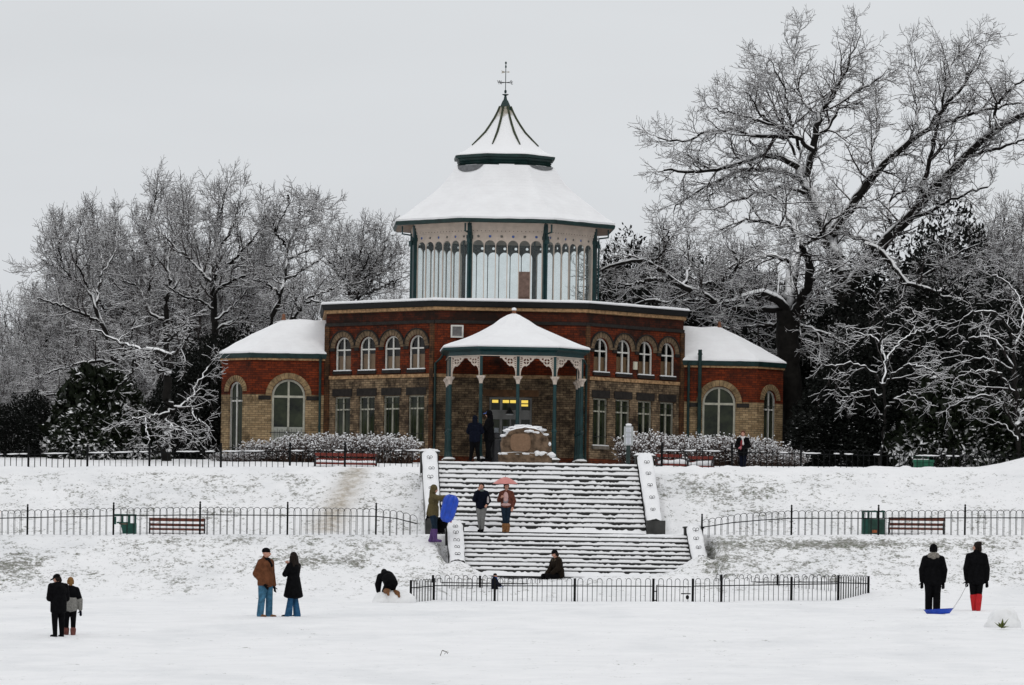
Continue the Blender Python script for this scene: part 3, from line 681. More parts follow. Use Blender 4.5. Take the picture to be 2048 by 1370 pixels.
mb = MB(); oct_loft(mb, [(4.15, 14.30), (3.60, 14.78), (2.94, 15.32), (2.33, 15.90), (1.90, 16.52)], 0); mb.build('slate_roof', M_DARKSTONE, PAV)
def roof_snow_mat():
    m, nt, b, o = newmat('roof_snow')
    t = N(nt, 'ShaderNodeTexCoord'); s = N(nt, 'ShaderNodeSeparateXYZ'); nt.links.new(t.outputs['Object'], s.inputs[0])
    w_ = N(nt, 'ShaderNodeTexWave', wave_type='BANDS', bands_direction='Z'); w_.inputs['Scale'].default_value = 2.6; w_.inputs['Distortion'].default_value = 1.2; w_.inputs['Detail'].default_value = 3.0; w_.inputs['Detail Scale'].default_value = 3.0
    nt.links.new(t.outputs['Object'], w_.inputs['Vector'])
    nt.links.new(ramp(nt, noise(nt, 1.6, 5), [(0.3, (.80, .80, .81)), (.7, SNOWC)]), b.inputs['Base Color']); b.inputs['Roughness'].default_value = .75; b.inputs['Specular IOR Level'].default_value = .1
    bump(nt, b, math_(nt, 'ADD', math_(nt, 'MULTIPLY', w_.outputs['Fac'], .5), noise(nt, 5, 5)), .35, .03)
    return m
M_RSNOW = roof_snow_mat()
pts = [(4.26, 14.34), (4.27, 14.41), (4.19, 14.46), (3.92, 14.62), (3.68, 14.82), (3.36, 15.08), (2.98, 15.37), (2.63, 15.68), (2.36, 15.96), (2.14, 16.26), (1.96, 16.56), (1.93, 16.60)]
snow_roof(pts, 'main_roof_snow', amp=.035, mats=M_RSNOW)
for k in (7, 1):                                       # slates laid bare where the snow has slid from under the louvres
    fr = face_frame(k, 0.0); mb = MB(); S_ = np.linspace(-.68, .68, 15); up_, lw_ = [], []
    for s in S_:
        zb = 16.62 - (.26 if k == 7 else .15) * max(0.0, 1 - (s / .68) ** 2) ** .6 - .02; a_ = np.interp(zb, [15.96, 16.26, 16.56, 16.62], [2.36, 2.14, 1.96, 1.92]) + .03; up_.append(fr(s, 16.62, 1.95)); lw_.append(fr(s, zb, a_))
    mb.add(up_ + lw_, [(i, i + 1, i + 16, i + 15) for i in range(14)]); mb.build('bare_slates', simple('grey_slates', (.12, .125, .13), .6, .3, 9) if k == 7 else MATS['grey_slates'], PAV)
mb = MB(); oct_loft(mb, [(1.82, 16.40), (1.84, 16.62), (1.78, 16.62), (1.82, 16.68), (1.77, 16.69), (1.82, 16.76), (1.77, 16.77), (1.83, 16.84), (1.83, 16.90), (1.93, 16.92), (1.95, 17.02), (1.88, 17.04), (.6, 17.05)], 0)
mb.build('louvre_band', M_GREEN, PAV)
mb = MB()
for k in (0, 1, 7):
    mb = MB(); fbar(mb, face_frame(k, 1.85), -.30, .30, 16.60 - .02, 16.63, .0, .09); mb.build('louvre_snow', M_SNOW, PAV)
sp = [(1.90, 17.04), (1.86, 17.10), (1.55, 17.24), (1.30, 17.44), (1.02, 17.72), (.78, 17.98), (.58, 18.28), (.42, 18.55), (.30, 18.80), (.21, 19.02)]
m, nt, b, o = newmat('spire_snow')
g = N(nt, 'ShaderNodeTexCoord'); s = N(nt, 'ShaderNodeSeparateXYZ'); nt.links.new(g.outputs['Object'], s.inputs[0])
thr = N(nt, 'ShaderNodeMapRange'); thr.inputs['From Min'].default_value = 18.55; thr.inputs['From Max'].default_value = 18.75
nt.links.new(math_(nt, 'ADD', s.outputs['Z'], math_(nt, 'MULTIPLY', math_(nt, 'SUBTRACT', noise(nt, 3, 4), .5), .9)), thr.inputs['Value'])
nt.links.new(mixc(nt, thr.outputs[0], SNOWC, (.34, .31, .25)), b.inputs['Base Color']); b.inputs['Roughness'].default_value = .7
snow_roof(sp, 'spire_roof', 6, .03, m)
M_MOSS = simple('mossy_lead', (.035, .045, .022), .7, .6, 6)
for k in range(8):
    t = math.pi / 8 + k * math.pi / 4; cs = 1 / math.cos(math.pi / 8); mb = MB()
    pp = [(Vector((math.cos(t) * a * cs, math.sin(t) * a * cs, z + .02))) for a, z in sp[3:]]
    mb.tube(pp, [.028, .045, .05, .05, .05, .045, .045], 6); mb.build('hip_rib', M_MOSS, PAV)
mb = MB(); oct_loft(mb, [(.29, 18.82), (.24, 18.95), (.17, 19.12), (.10, 19.28), (.02, 19.32)], 0); mb.lathe((0, 0, 19.26), [(.09, 0), (.06, .10), (.05, .17), (.04, .20), (.13, .245), (.13, .26), (.03, .27), (.03, .30), (.045, .33), (.05, .40), (.03, .43), (.015, .44), (.015, 1.30), (.035, 1.31), (.03, 1.38), (.01, 1.42), (.045, 1.50), (.01, 1.55)], 10)
vane = mb.build('weathervane', M_GREEN, PAV)
mb = MB(); mb.lathe((0, 0, 19.525), [(.12, 0), (.11, .02), (.03, .03)], 10); mb.build('cap_snow', M_SNOW, vane)
mb = MB(); yaw = R(38)
ex, ey = Vector((math.cos(yaw), math.sin(yaw), 0)), Vector((-math.sin(yaw), math.cos(yaw), 0)); z0 = 19.985
for d in (ex, ey): mb.bar(Vector((0, 0, z0)) - d * .30, Vector((0, 0, z0)) + d * .30, .022)
mb.build('compass_arms', M_IRON, vane)
for d, L in ((ex * .33, 'E'), (ex * -.33, 'W'), (ey * .33, 'N'), (ey * -.33, 'S')):
    cu = bpy.data.curves.new('compass_letter', 'FONT'); cu.body = L; cu.size = .17; cu.extrude = .012; cu.align_x = 'CENTER'; cu.align_y = 'CENTER'; cu.materials.append(M_IRON)
    ob0 = bpy.data.objects.new('compass_letter_raw', cu); COL.objects.link(ob0); bpy.context.view_layer.update(); lm = bpy.data.meshes.new_from_object(ob0.evaluated_get(bpy.context.evaluated_depsgraph_get())); bpy.data.objects.remove(ob0); ob = bpy.data.objects.new('compass_letter', lm); COL.objects.link(ob); ob.parent = vane; ob.location = Vector((0, 0, z0)) + d; ob.rotation_euler = (R(90), 0, 0)
mb = MB(); zz = 20.40; ad = Vector((math.cos(R(8)), math.sin(R(8)), 0)); aw = Vector((0, 0, 1)); th = Vector((-ad.y, ad.x, 0)) * .008
def arrow(pts2): mb.prism(pts2, lambda x, z: ad * x + aw * (zz + z) - th, lambda x, z: ad * x + aw * (zz + z) + th)
arrow([(-.19, .05), (-.06, .02), (-.03, -.015), (-.06, -.04), (-.18, -.06), (-.14, 0)]); arrow([(.03, .012), (.08, .012), (.08, .04), (.17, 0), (.08, -.04), (.08, -.012), (.03, -.012)])
arrow([(-.05, .012), (.05, .012), (.05, -.012), (-.05, -.012)])
mb.build('arrow', simple('pale_gilt', (.40, .37, .32), .5, .2, 8), vane)
# ---- side wings
M_RINGW = simple('wing_arch_brick', (.24, .165, .085), .85, .5, 5)
def wing(sgn):
    pl = [(6.85, 2.85), (9.8, 2.85), (10.92, 1.7), (10.92, -1.7), (9.8, -2.85), (6.85, -2.85)]
    pl = [(sgn * a, b) for a, b in pl]
    mb = MB(); z0, z1 = 4.5, 9.0; rg = MB(); wins = []
    for i in range(5):
        a, b = pl[i], pl[i + 1]
        if sgn < 0: a, b = b, a
        A, Bv = LP(a[0], a[1], 0), LP(b[0], b[1], 0); sd = (Bv - A).normalized(); nr = Vector((sd.y, -sd.x, 0)); L = (Bv - A).length; mid = (A + Bv) / 2
        if nr.dot(mid - LP(sgn * 8.5, 0, 0)) < 0: sd, nr = -sd, -nr; 
        fr = lambda s, z, d=0.0, mid=mid, sd=sd, nr=nr: mid + sd * s + nr * d + Vector((0, 0, z))
        ops = []
        if i == 0: cx = (.0) * sgn; ops = [(cx, 1.29, 5.5, 7.45)]
        elif i == 1: ops = [(0.0, .74, 5.1, 7.62)]
        wall_panel(mb, fr, -L / 2, L / 2, z0, z1, [arch_loop(c, w, a_, b_) for c, w, a_, b_ in ops])
        for c, w, a_, b_ in ops:
            wide = w > 1
            o = window(PAV, fr, c, w, a_, b_, True, 'w', [7.42 if wide else 7.25], t=.085 if wide else .06, frame_mat=M_WFRAME2 if wide else M_WFRAME, bars=0 if wide else 4, name='wing_window')
            r0, r1 = w / 2 + .015, w / 2 + .24; keep_rg = rg; rg = MB()
            lo = [(c + r1 * math.cos(t), b_ + r1 * math.sin(t)) for t in np.linspace(0, math.pi, 20)]; li = [(c + r0 * math.cos(t), b_ + r0 * math.sin(t)) for t in np.linspace(math.pi, 0, 20)]
            rg.prism(lo + li, lambda s, z, fr=fr: fr(s, z, .035), lambda s, z, fr=fr: fr(s, z, -.02), 0)
            for kk in range(15):
                t = math.pi * (kk + .5) / 15; rg.bar(fr(c + r0 * math.cos(t), b_ + r0 * math.sin(t), .037), fr(c + r1 * math.cos(t), b_ + r1 * math.sin(t), .037), .016, .012, 1)
            rg.build('brick_arch', [M_RINGW, M_JOINT], o); rg = keep_rg
            if wide:
                for sx in (-1, 1): fbar(rg, fr, c + sx * (w / 2 + .28) - .24, c + sx * (w / 2 + .28) + .24, b_ - .16, b_ + .0, -.02, .04, 2)
                if sgn < 0:
                    pb = MB(); fbar(pb, fr, c - w / 2 + .09, c + w / 2 - .09, a_ + .09, 6.25, -.11, -.062); pb.build('lower_panel', simple('grey_panel', (.33, .34, .30), .6, .15, 5), o)
                ib = MB()
                for q_ in range(12):
                    s = c - w / 2 + .09 + (w - .18) * (q_ + .5) / 12; ib.tube([fr(s, a_ + .02, .02), fr(s, 6.12 + (.06 if q_ % 2 else 0), .02)], .009, 5)
                fbar(ib, fr, c - w / 2 - .06, c + w / 2 + .06, 6.02, 6.05, .01, .03); ib.build('iron_guard', M_IRON, o)
        fbar(rg, fr, -L / 2 - .01, L / 2 + .01, 8.82, 8.90, -.05, .07, 3); fbar(rg, fr, -L / 2 - .015, L / 2 + .015, z0, 4.98, -.05, .04, 4)
    mb.build('wing_wall', M_WING, PAV, recalc=False); rg.build('wing_dressings', [M_RING, M_JOINT, M_DARKSTONE, M_DENT, M_PLINTH], PAV)
    # roof with gutter
    def ringp(off, z, ridge=0.0):
        q_ = []
        for (a, b) in pl:
            u = a; v = b
            if abs(a) > 7: u = sgn * (abs(a) + off * (1 if abs(a) > 10.5 else .42))
            v = b + (off if b > 2 else -off if b < -2 else off * .42 * (1 if b > 0 else -1))
            if abs(a) < 7: u = sgn * 6.88
            q_.append(LP(u, v, z))
        return q_
    g = MB(); prof_ = [(.02, 8.88), (.10, 8.90), (.14, 9.08), (.05, 9.085)]
    o = len(g.v)
    for off, z in prof_: g.v.extend([tuple(p) for p in ringp(off, z)])
    for i in range(len(prof_) - 1):
        for k in range(5): a = o + i * 6 + k; g.f.append((a, a + 1, a + 7, a + 6)); g.m.append(0)
    g.build('wing_gutter', M_GREEN, PAV)
    r0 = ringp(.13, 9.075); r1 = ringp(.10, 9.15); apex = LP(sgn * 8.55, 0, 10.55); ap2 = LP(sgn * 6.88, 0, 10.55)
    s = MB(); SUBN = 8
    def strip(a0, a1, b0, b1, n=8, m=8):
        o = len(s.v)
        for i in range(n + 1):
            for j in range(m + 1):
                p = a0.lerp(a1, j / m).lerp(b0.lerp(b1, j / m), i / n); bl = .05 * math.sin(math.pi * i / n) if i else 0
                s.v.append((p.x, p.y, p.z + bl + .02 * (math.sin(p.x * 5) * math.sin(p.y * 4 + p.z * 7))))
        for i in range(n):
            for j in range(m): a = o + i * (m + 1) + j; s.f.append((a, a + 1, a + m + 2, a + m + 1)); s.m.append(0)
    for k in range(5):
        b0, b1 = (ap2, apex) if k == 0 else (apex, ap2) if k == 4 else (apex, apex)
        strip(r0[k], r0[k + 1], r1[k], r1[k + 1], 1, 8); strip(r1[k], r1[k + 1], b0, b1)
    s.build('wing_roof_snow', M_RSNOW, PAV, smooth=False)
    f_ = MB(); f_.lathe(apex + Vector((0, 0, -.02)), [(.09, 0), (.07, .10), (.05, .12), (.08, .17), (.03, .24)], 8); f_.build('roof_finial', simple('terracotta', (.20, .09, .05), .8, .3, 6), PAV)
for s_ in (-1, 1): wing(s_)
def pipe(pts, r=.05, name='downpipe', hop=None):
    mb = MB(); mb.tube([LP(*p) for p in pts], r, 8)
    if hop: mb.box(LP(*hop), (.2, .2, .22), 0)
    for p in np.linspace(pts[-1][2] + .3, pts[-2][2] - .2, 4):
        mb.lathe(LP(pts[-1][0], pts[-1][1], p), [(r * 1.25, 0), (r * 1.25, .06)], 8)
    mb.build(name, M_GREEN, PAV)
pipe([(-7.12, 3.05, 8.95), (-7.12, 3.05, 4.7)]); pipe([(7.12, 2.98, 9.0), (7.12, 2.98, 4.7)])
pipe([(7.55, 2.98, 9.5), (7.55, 2.98, 4.7)], .075)
pipe([(-2.52, 7.4, 8.98), (-2.62, 7.3, 8.80), (-2.82, 7.03, 8.62), (-2.82, 7.03, 4.7)], .045); pipe([(2.70, 7.4, 8.98), (2.78, 7.3, 8.80), (2.90, 7.03, 8.62), (2.90, 7.03, 4.7)], .045)
# wall vent and alarm box
fr0 = face_frame(0, A7); p = P(914, 665, 189.1); u0 = (p - BC).dot(US)
mb = MB(); loop_ring(mb, fr0, rect_loop(u0, .48, 9.60, 10.08), rect_loop(u0, .36, 9.66, 10.02), .0, .06)
for i in range(9): fbar(mb, fr0, u0 - .18, u0 + .18, 9.665 + i * .04, 9.69 + i * .04, .01, .035, 1)
mb.build('wall_vent', [M_WFRAME, simple('grey_louvre', (.22, .22, .22), .5, .2, 6)], PAV)
fr1 = face_frame(1, A7); mb = MB(); fbar(mb, fr1, -.09, .09, 8.60, 8.90, .0, .07); mb.build('alarm_box', simple('pale_box', (.62, .60, .48), .5, .1, 4), PAV)
# ---- entrance porch
pu, pw1, pw2, v1, v2 = .09, 1.365, 2.45, 11.5, 10.1
colp = [(-pw1, v1), (0, v1), (pw1, v1), (-pw2, v2), (pw2, v2), (-pw2, 8.7), (pw2, 8.7), (-pw2, 7.4), (pw2, 7.4)]
porch = empty('porch', (0, 0, 0)); porch.parent = PAV
for (du, v) in colp:
    mb = MB(); c = LP(pu + du, v, 0)
    mb.lathe(c, [(.14, 4.86), (.14, 5.0), (.11, 5.05), (.085, 5.2), (.075, 5.9), (.10, 5.95), (.10, 6.0), (.07, 6.05), (.062, 7.72)], 12)
    mb.box(c + Vector((0, 0, 8.38)), (.10, .10, .85)); mb.build('porch_column', M_TEAL, porch, smooth=False)
    mb = MB(); mb.lathe(c, [(.065, 7.70), (.075, 7.78), (.10, 7.86), (.17, 7.95), (.17, 7.985), (.08, 7.99)], 8)
    for a in range(4): mb.ball(c + Vector((.13 * math.cos(a * math.pi / 2 + .78), .13 * math.sin(a * math.pi / 2 + .78), 7.92)), .04, 6, 4)
    mb.build('column_capital', M_CREAM, porch)
    mb = MB(); mb.box(c + Vector((0, 0, 4.83)), (.36, .36, .16)); mb.build('column_base', M_SILL, porch)
    if v > 8: mb = MB(); mb.ball(c + Vector((.0, -.05, 4.92)), (.24, .24, .085), 10, 6); mb.build('base_snow', snow_top('dirty_snow', (.25, .22, .18), .2, .3, breakup=1.2, nscale=9), porch)
def bracket(mb, a, b, side):
    """Pierced spandrel between columns a and b, springing from a."""
    a, b = LP(*a, 0), LP(*b, 0); L = (b - a).length; d = (b - a).normalized(); n = Vector((d.y, -d.x, 0)); w = L / 2 - .055; H = .74
    k = w / .62
    o_ = [(0, 0), (.045, 0), (.05, .16), (.09, .30), (.15, .37), (.21, .395), (.25, .365), (.29, .40), (.345, .44), (.38, .50), (.37, .535), (.42, .53), (.46, .57), (.50, .60), (.53, .66), (.62, .675), (.62, .74), (0, .74)]
    hs = []
    for q_ in range(5): z = .30 + q_ * .075; hs.append([(.025, z), (.085 + .012 * q_, z + .035), (.085 + .012 * q_, z + .055), (.025, z + .03)])
    cx, cz = .245, .555
    for q_ in range(4):
        t0 = q_ * math.pi / 2 + .2; t1 = t0 + math.pi / 2 - .4
        hs.append([(cx + .105 * math.cos(t), cz + .105 * math.sin(t)) for t in np.linspace(t0, t1, 5)] + [(cx + .045 * math.cos(t), cz + .045 * math.sin(t)) for t in np.linspace(t1, t0, 3)])
    hs.append([(.37, .60), (.43, .62), (.45, .66), (.37, .69)]); hs.append([(.04, .66), (.13, .66), (.10, .70), (.04, .70)])
    f0 = lambda x, z: a + d * (.052 + x * k) + Vector((0, 0, 7.98 + z)) + n * .02
    f1 = lambda x, z: a + d * (.052 + x * k) + Vector((0, 0, 7.98 + z)) - n * .02
    mb.prism(o_, f0, f1, 0, hs)
order = [5, 3, 0, 1, 2, 4, 6]; seq = [(pu + colp[i][0], colp[i][1]) for i in [7] + order + [8]]
for i in range(len(seq) - 1):
    for a, b in ((seq[i], seq[i + 1]), (seq[i + 1], seq[i])):
        if i == 3 and a == seq[3]: continue              # the left bracket of this bay is missing, as in the photo
        mb = MB(); bracket(mb, a, b, 0); mb.build('lace_bracket', M_CREAM, porch)
mb = MB()
def poly_off(off): return [(pu - pw2 - off, 7.02), (pu - pw2 - off, v2 + off * .45), (pu - pw1 - off * .45, v1 + off), (pu + pw1 + off * .45, v1 + off), (pu + pw2 + off, v2 + off * .45), (pu + pw2 + off, 7.02)]
def pstrip(mb, rings, mi=0):
    o = len(mb.v); n = 6
    for off, z in rings: mb.v.extend([tuple(LP(u, v, z)) for u, v in poly_off(off)])
    for i in range(len(rings) - 1):
        for k in range(n - 1): a = o + i * n + k; mb.f.append((a, a + 1, a + n + 1, a + n)); mb.m.append(mi)
pstrip(mb, [(-.06, 8.72), (.065, 8.72), (.065, 8.88), (.16, 8.93), (.27, 8.97), (.28, 9.05), (.2, 9.06)]); mb.build('porch_beam', M_TEAL, porch)
mb = MB(); pstrip(mb, [(.06, 8.72), (.075, 8.72), (.075, 8.745), (.06, 8.745)]); mb.build('beam_trim', M_CREAM, porch)
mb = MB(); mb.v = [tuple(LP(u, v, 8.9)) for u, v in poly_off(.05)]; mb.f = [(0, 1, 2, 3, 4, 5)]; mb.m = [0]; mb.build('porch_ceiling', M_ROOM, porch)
ap = LP(pu - .06, 9.0, 10.46); s = MB(); K = 10; n = 6; sub = 8
rg0 = [(.285, 9.055), (.30, 9.10), (.25, 9.15)]
def dense(pl_): return [Vector(pl_[i]).lerp(Vector(pl_[i + 1]), j / sub) for i in range(n - 1) for j in range(sub)] + [Vector(pl_[-1])]
rows = [dense([LP(u, v, z) for u, v in poly_off(off)]) for off, z in rg0]
for i in range(1, K + 1):
    t = i / K; sink = -.10 * math.sin(math.pi * t) + .06 * math.sin(math.pi * min(1, max(0, (t - .7) / .3)))
    rows.append([Vector((p.x + (ap.x - p.x) * t, p.y + (ap.y - p.y) * t, p.z + (ap.z - p.z) * t + sink + .02 * math.sin(p.x * 4 + t * 7) * (t < .95))) for p in rows[2]])
W = len(rows[0])
for r_ in rows: s.v.extend([tuple(p) for p in r_])
for i in range(len(rows) - 1):
    for k in range(W - 1): a = i * W + k; s.f.append((a, a + 1, a + W + 1, a + W)); s.m.append(0)
s.build('porch_roof_snow', M_RSNOW, porch)
mb = MB(); mb.lathe(ap - Vector((0, 0, .06)), [(.085, 0), (.07, .12), (.075, .15)], 10); mb.build('roof_finial', MATS['terracotta'], porch); mb = MB(); mb.ball(ap + Vector((0, 0, .13)), (.095, .095, .07), 10, 6); mb.build('finial_snow', M_SNOW, porch)
mb = MB(); mb.v = []; 
fl = [LP(u, v, 4.80) for u, v in [(-2.95, 6.8), (-2.95, 10.4), (-1.55, 12.0), (2.05, 12.0), (3.35, 10.4), (3.35, 6.8)]]
mb.prism([(p.x, p.y) for p in fl], lambda x, y: Vector((x, y, 4.80)), lambda x, y: Vector((x, y, 4.3))); mb.build('porch_floor', M_STONE_D, porch)
# ---- door in the back wall of the porch
door = MB(); g0 = fr0; cx = .06; z0, z1 = 4.66, 7.38
M_DOOR = simple('grey_door_paint', (.22, .22, .21), .5, .2, 4)
loop_ring(door, g0, rect_loop(cx, 1.61, z0, z1), rect_loop(cx, 1.47, z0 + .03, z1 - .07), -.15, -.08)
for s in (cx - .36, cx + .36): fbar(door, g0, s - .045, s + .045, z0, z1 - .07, -.15, -.085)
fbar(door, g0, cx - .73, cx + .73, 6.82, 6.90, -.15, -.083); fbar(door, g0, cx - .73, cx + .73, 5.55, 5.72, -.15, -.09)
fbar(door, g0, cx - .73, cx + .73, 4.66, 5.0, -.15, -.092); fbar(door, g0, cx - .03, cx + .03, 5.0, 6.82, -.15, -.091); fbar(door, g0, cx - .73, cx + .73, 6.55, 6.82, -.15, -.094)
d_o = door.build('entrance_door', M_DOOR, PAV)
mb = MB(); mb.add([g0(cx - .75, 4.7, -.13), g0(cx + .75, 4.7, -.13), g0(cx + .75, 6.85, -.13), g0(cx - .75, 6.85, -.13)], [(0, 1, 2, 3)]); mb.build('pane', M_PANE, d_o)
mb = MB()
for s, z, w, h in ((-.17, 6.0, .2, .28), (.20, 6.02, .24, .3), (.55, 6.02, .18, .26), (-.52, 5.98, .17, .24), (-.15, 5.8, .1, .1)): fbar(mb, g0, cx + s - w / 2, cx + s + w / 2, z, z + h, -.128, -.124)
mb.build('door_notices', simple('paper_notices', (.34, .37, .40), .7, .3, 9), d_o)
m, nt, b, o = newmat('lit_fanlight'); b.inputs['Base Color'].default_value = (.05, .04, .01, 1); 
g = N(nt, 'ShaderNodeTexCoord'); s = N(nt, 'ShaderNodeSeparateXYZ'); nt.links.new(g.outputs['Object'], s.inputs[0])
b.inputs['Emission Color'].default_value = (1.0, .72, .12, 1); b.inputs['Emission Strength'].default_value = .9
mb = MB()
for a, c_ in ((-.70, -.47), (-.30, -.06), (-.02, .30), (.40, .66)): fbar(mb, g0, cx + a, cx + c_, 7.17, 7.28, -.125, -.12)
fbar(mb, g0, cx + .40, cx + .66, 7.05, 7.13, -.125, -.12)
mb.build('strip_lamp', m, d_o)
mb = MB(); mb.add([g0(cx - .73, 6.9, -.14), g0(cx + .73, 6.9, -.14), g0(cx + .73, 7.31, -.14), g0(cx - .73, 7.31, -.14)], [(0, 1, 2, 3)]); mb.build('fanlight', M_PANE, d_o)
mb = MB(); fbar(mb, g0, cx - 1.05, cx + 1.05, 7.42, 7.66, -.02, .04); mb.build('door_lintel', simple('stained_lintel', (.13, .065, .03), .8, .5, 5), PAV)
mb = MB(); c = g0(cx - .05, 6.86, .25); mb.lathe(c, [(.16, -.12), (.15, -.08), (.05, .08), (.03, .14)], 10); mb.bar(c + Vector((0, 0, .12)), c + Vector((0, .3, .14)), .03); lp_ = mb.build('porch_lantern', M_IRON, PAV)
mb = MB(); mb.lathe(c, [(.14, -.16), (.15, -.125)], 10); mb.build('lantern_glass', simple('opal_glass', (.6, .6, .6), .4, .05, 4), lp_)
# sprayed scribbles on the porch wall
M_SPRAY = simple('dark_spray_paint', (.05, .03, .02), .8, .3, 9)
def strokes(mb, fr, s0, z0, sc, ls):
    for l in ls: mb.tube([fr(s0 + x * sc, z0 + y * sc, .004) for x, y in l], .014, 4)
mb = MB()
V_ = [[(0, 1), (.3, 0), (.7, 1.1)]]; A_ = [[(1.0, 0), (1.3, 1), (1.6, 0)], [(1.1, .4), (1.5, .4)]]; T_ = [[(1.5, 1.05), (2.4, 1.0)], [(2.0, 1), (1.95, 0)]]; T2 = [[(2.3, 1.0), (3.1, 1.15)], [(2.7, 1.1), (2.65, 0)]]; Y_ = [[(3.0, .7), (3.25, .35), (3.5, .75)], [(3.25, .35), (3.1, -.1)]]
strokes(mb, fr0, -1.75, 6.55, .26, V_ + A_ + T_ + T2 + Y_)
Mi = [[(0, 0), (.1, 1), (.4, .4), (.7, 1), (.8, 0)], [(1.0, 0), (1.05, .7)], [(1.3, .7), (1.35, 0), (1.3, .5), (1.6, .7)], [(1.8, .7), (1.85, 0), (1.8, .5), (2.1, .7)], [(2.4, .2), (2.35, .6), (2.65, .65), (2.7, .1), (2.4, .2)], [(3.0, .8), (3.0, 0)], [(3.3, .9), (3.3, 0)], [(3.55, .95), (3.6, 0)]]
strokes(mb, fr0, .98, 6.15, .22, Mi)
mb.build('graffiti', M_SPRAY, PAV)
# ================================================================== RAILINGS
M_RAIL = simple('black_railing_paint', (.003, .0035, .004), .6, .3, 9, bstr=0.0, spec=.15)
def bow_top(mb, base, top, bow, pitch, n, lower, tvec, r=.009, rise=None):
    pass
def fence(name, pts, top, label, posts, bow=.25, pitch=.21, group=None, base=-.25, rail=.26, post_h=.10, post_w=.06, r=.0095, finial=True, snow=0, gnd=None, plain=False, rail2=False):
    """Bow-topped railing along a polyline of world points whose z is the level of the hoop tops."""
    root = empty(name, pts[0]); tag(root, label, 'railing', group); O = Vector(pts[0])
    pts = [Vector(p) for p in pts]
    cum = [0.0]
    for a, b in zip(pts, pts[1:]): cum.append(cum[-1] + (b.xy - a.xy).length)
    def at_(s):
        s = min(max(s, 0), cum[-1] - 1e-6); i = max(k for k in range(len(pts) - 1) if cum[k] <= s)
        return pts[i].lerp(pts[i + 1], (s - cum[i]) / (cum[i + 1] - cum[i])) - O
    pp = sorted(posts); ends = [0.0] + [p for p in pp if 0.02 < p < cum[-1] - .02] + [cum[-1]]
    for s0, s1 in zip(ends, ends[1:]):
        mb = MB(); L = s1 - s0; n = max(1, int(round((L - .08) / pitch)))
        pi_ = (L - .04) / n
        for i in range(n):
            c = s0 + .02 + pi_ * (i + .5); a, b = c - bow / 2, c + bow / 2
            rr = bow / 2; line = []
            foot = lambda s: ((gnd(at_(s) + O) - O.z - .06) if gnd else at_(s).z - top) + random.uniform(-.03, .03)
            pa, pb = at_(a), at_(b); line.append(Vector((pa.x, pa.y, foot(a))))
            for t in np.linspace(math.pi, 0, 9):
                q_ = at_(c + rr * math.cos(t)); line.append(Vector((q_.x, q_.y, q_.z - rr * 1.0 + rr * math.sin(t))))
            line.append(Vector((pb.x, pb.y, foot(b))))
            if bow > pitch and i % 2: line = [p + Vector((0, .014, 0)) for p in line]
            mb.tube(line, r, 5, cap=False)
        k = max(2, int(L / .8)); ss = [s0 + L * i / k for i in range(k + 1)]
        for u, w in zip(ss, ss[1:]):
            mb.bar(at_(u) - Vector((0, -.007, rail)), at_(w) - Vector((0, -.007, rail)), .012, .032)
            if rail2: mb.bar(at_(u) - Vector((0, -.007, top - .10)), at_(w) - Vector((0, -.007, top - .10)), .012, .032)
        mb.build('railing_panel', M_RAIL, root)
        if snow:
            mb = MB(); s = s0
            while s < s1 - .1:
                l = min(random.uniform(.15, .9), s1 - s)
                if random.random() < snow:
                    k2 = max(2, int(l / .07)); P_ = [at_(s + l * j / k2) + Vector((0, 0, -rail + .03 + random.uniform(-.004, .006))) for j in range(k2 + 1)]
                    mb.tube(P_, [.012 + .017 * math.sin(math.pi * (j + .35) / (k2 + .7)) for j in range(k2 + 1)], 6)
                s += l + random.uniform(.02, .25)
            if mb.v: mb.build('rail_snow', M_SNOW, root, smooth=True)
    for s in posts:
        q_ = at_(s); mb = MB(); zb = (gnd(q_ + O) - O.z - .15) if gnd else q_.z - top - .1; zt = q_.z + post_h
        mb.box((q_.x, q_.y, (zb + zt) / 2), (post_w, post_w, zt - zb))
        if finial: mb.lathe((q_.x, q_.y, zt), [(.03, 0), (.018, .02), (.034, .045), (.03, .075), (.008, .095)], 8)
        mb.build('railing_post', M_RAIL, root)
    return root
def gz1(p): return float(ground_z(np.array([p.x]), np.array([p.y]))[0])
def gpt(px, Y):
    X = P(px, 1000, Y).x; return X
YF = 166.15
def along(pxs, Y, py): return [P(a, b, Y) for a, b in zip(pxs, py)]
def sx(pts, px):                                       # distance along a railing at photo column px
    t = P(px, 1040, pts[0].y).x - pts[0].x; return abs(t)
fl_ = along([-60, 227, 400, 575, 752, 800, 835], YF, [1022, 1016, 1014, 1015, 1017, 1022, 1032])
fence('bow_top_railing', fl_, .90, 'black bow-top railing along the path left of the steps', [sx(fl_, p) for p in (55, 227, 400, 575, 752)], gnd=gz1, group='bow-top railings along the middle path')
fr_ = along([1404, 1440, 1480, 1583, 1757, 1930, 2110], YF, [1039, 1034, 1027, 1021, 1021, 1020, 1020])
fence('bow_top_railing', fr_, .90, 'black bow-top railing along the path right of the steps', [sx(fr_, p) for p in (1404, 1583, 1757, 1930)], gnd=gz1, group='bow-top railings along the middle path')
YU = 176.0
ul_ = along([-60, 300, 578, 860], YU, [902, 896, 894, 893])
fence('bow_top_railing', ul_, .85, 'black railing at the crest of the upper bank left of the steps', [sx(ul_, p) for p in (55, 173, 297, 440, 578, 688)], bow=.19, pitch=.20, gnd=gz1, snow=.62, rail=.16, post_h=.16, post_w=.07, finial=False, r=.008, group='railings at the crest of the upper bank')
ur_ = along([1322, 1462, 1760, 2110], YU, [893, 895, 902, 908])
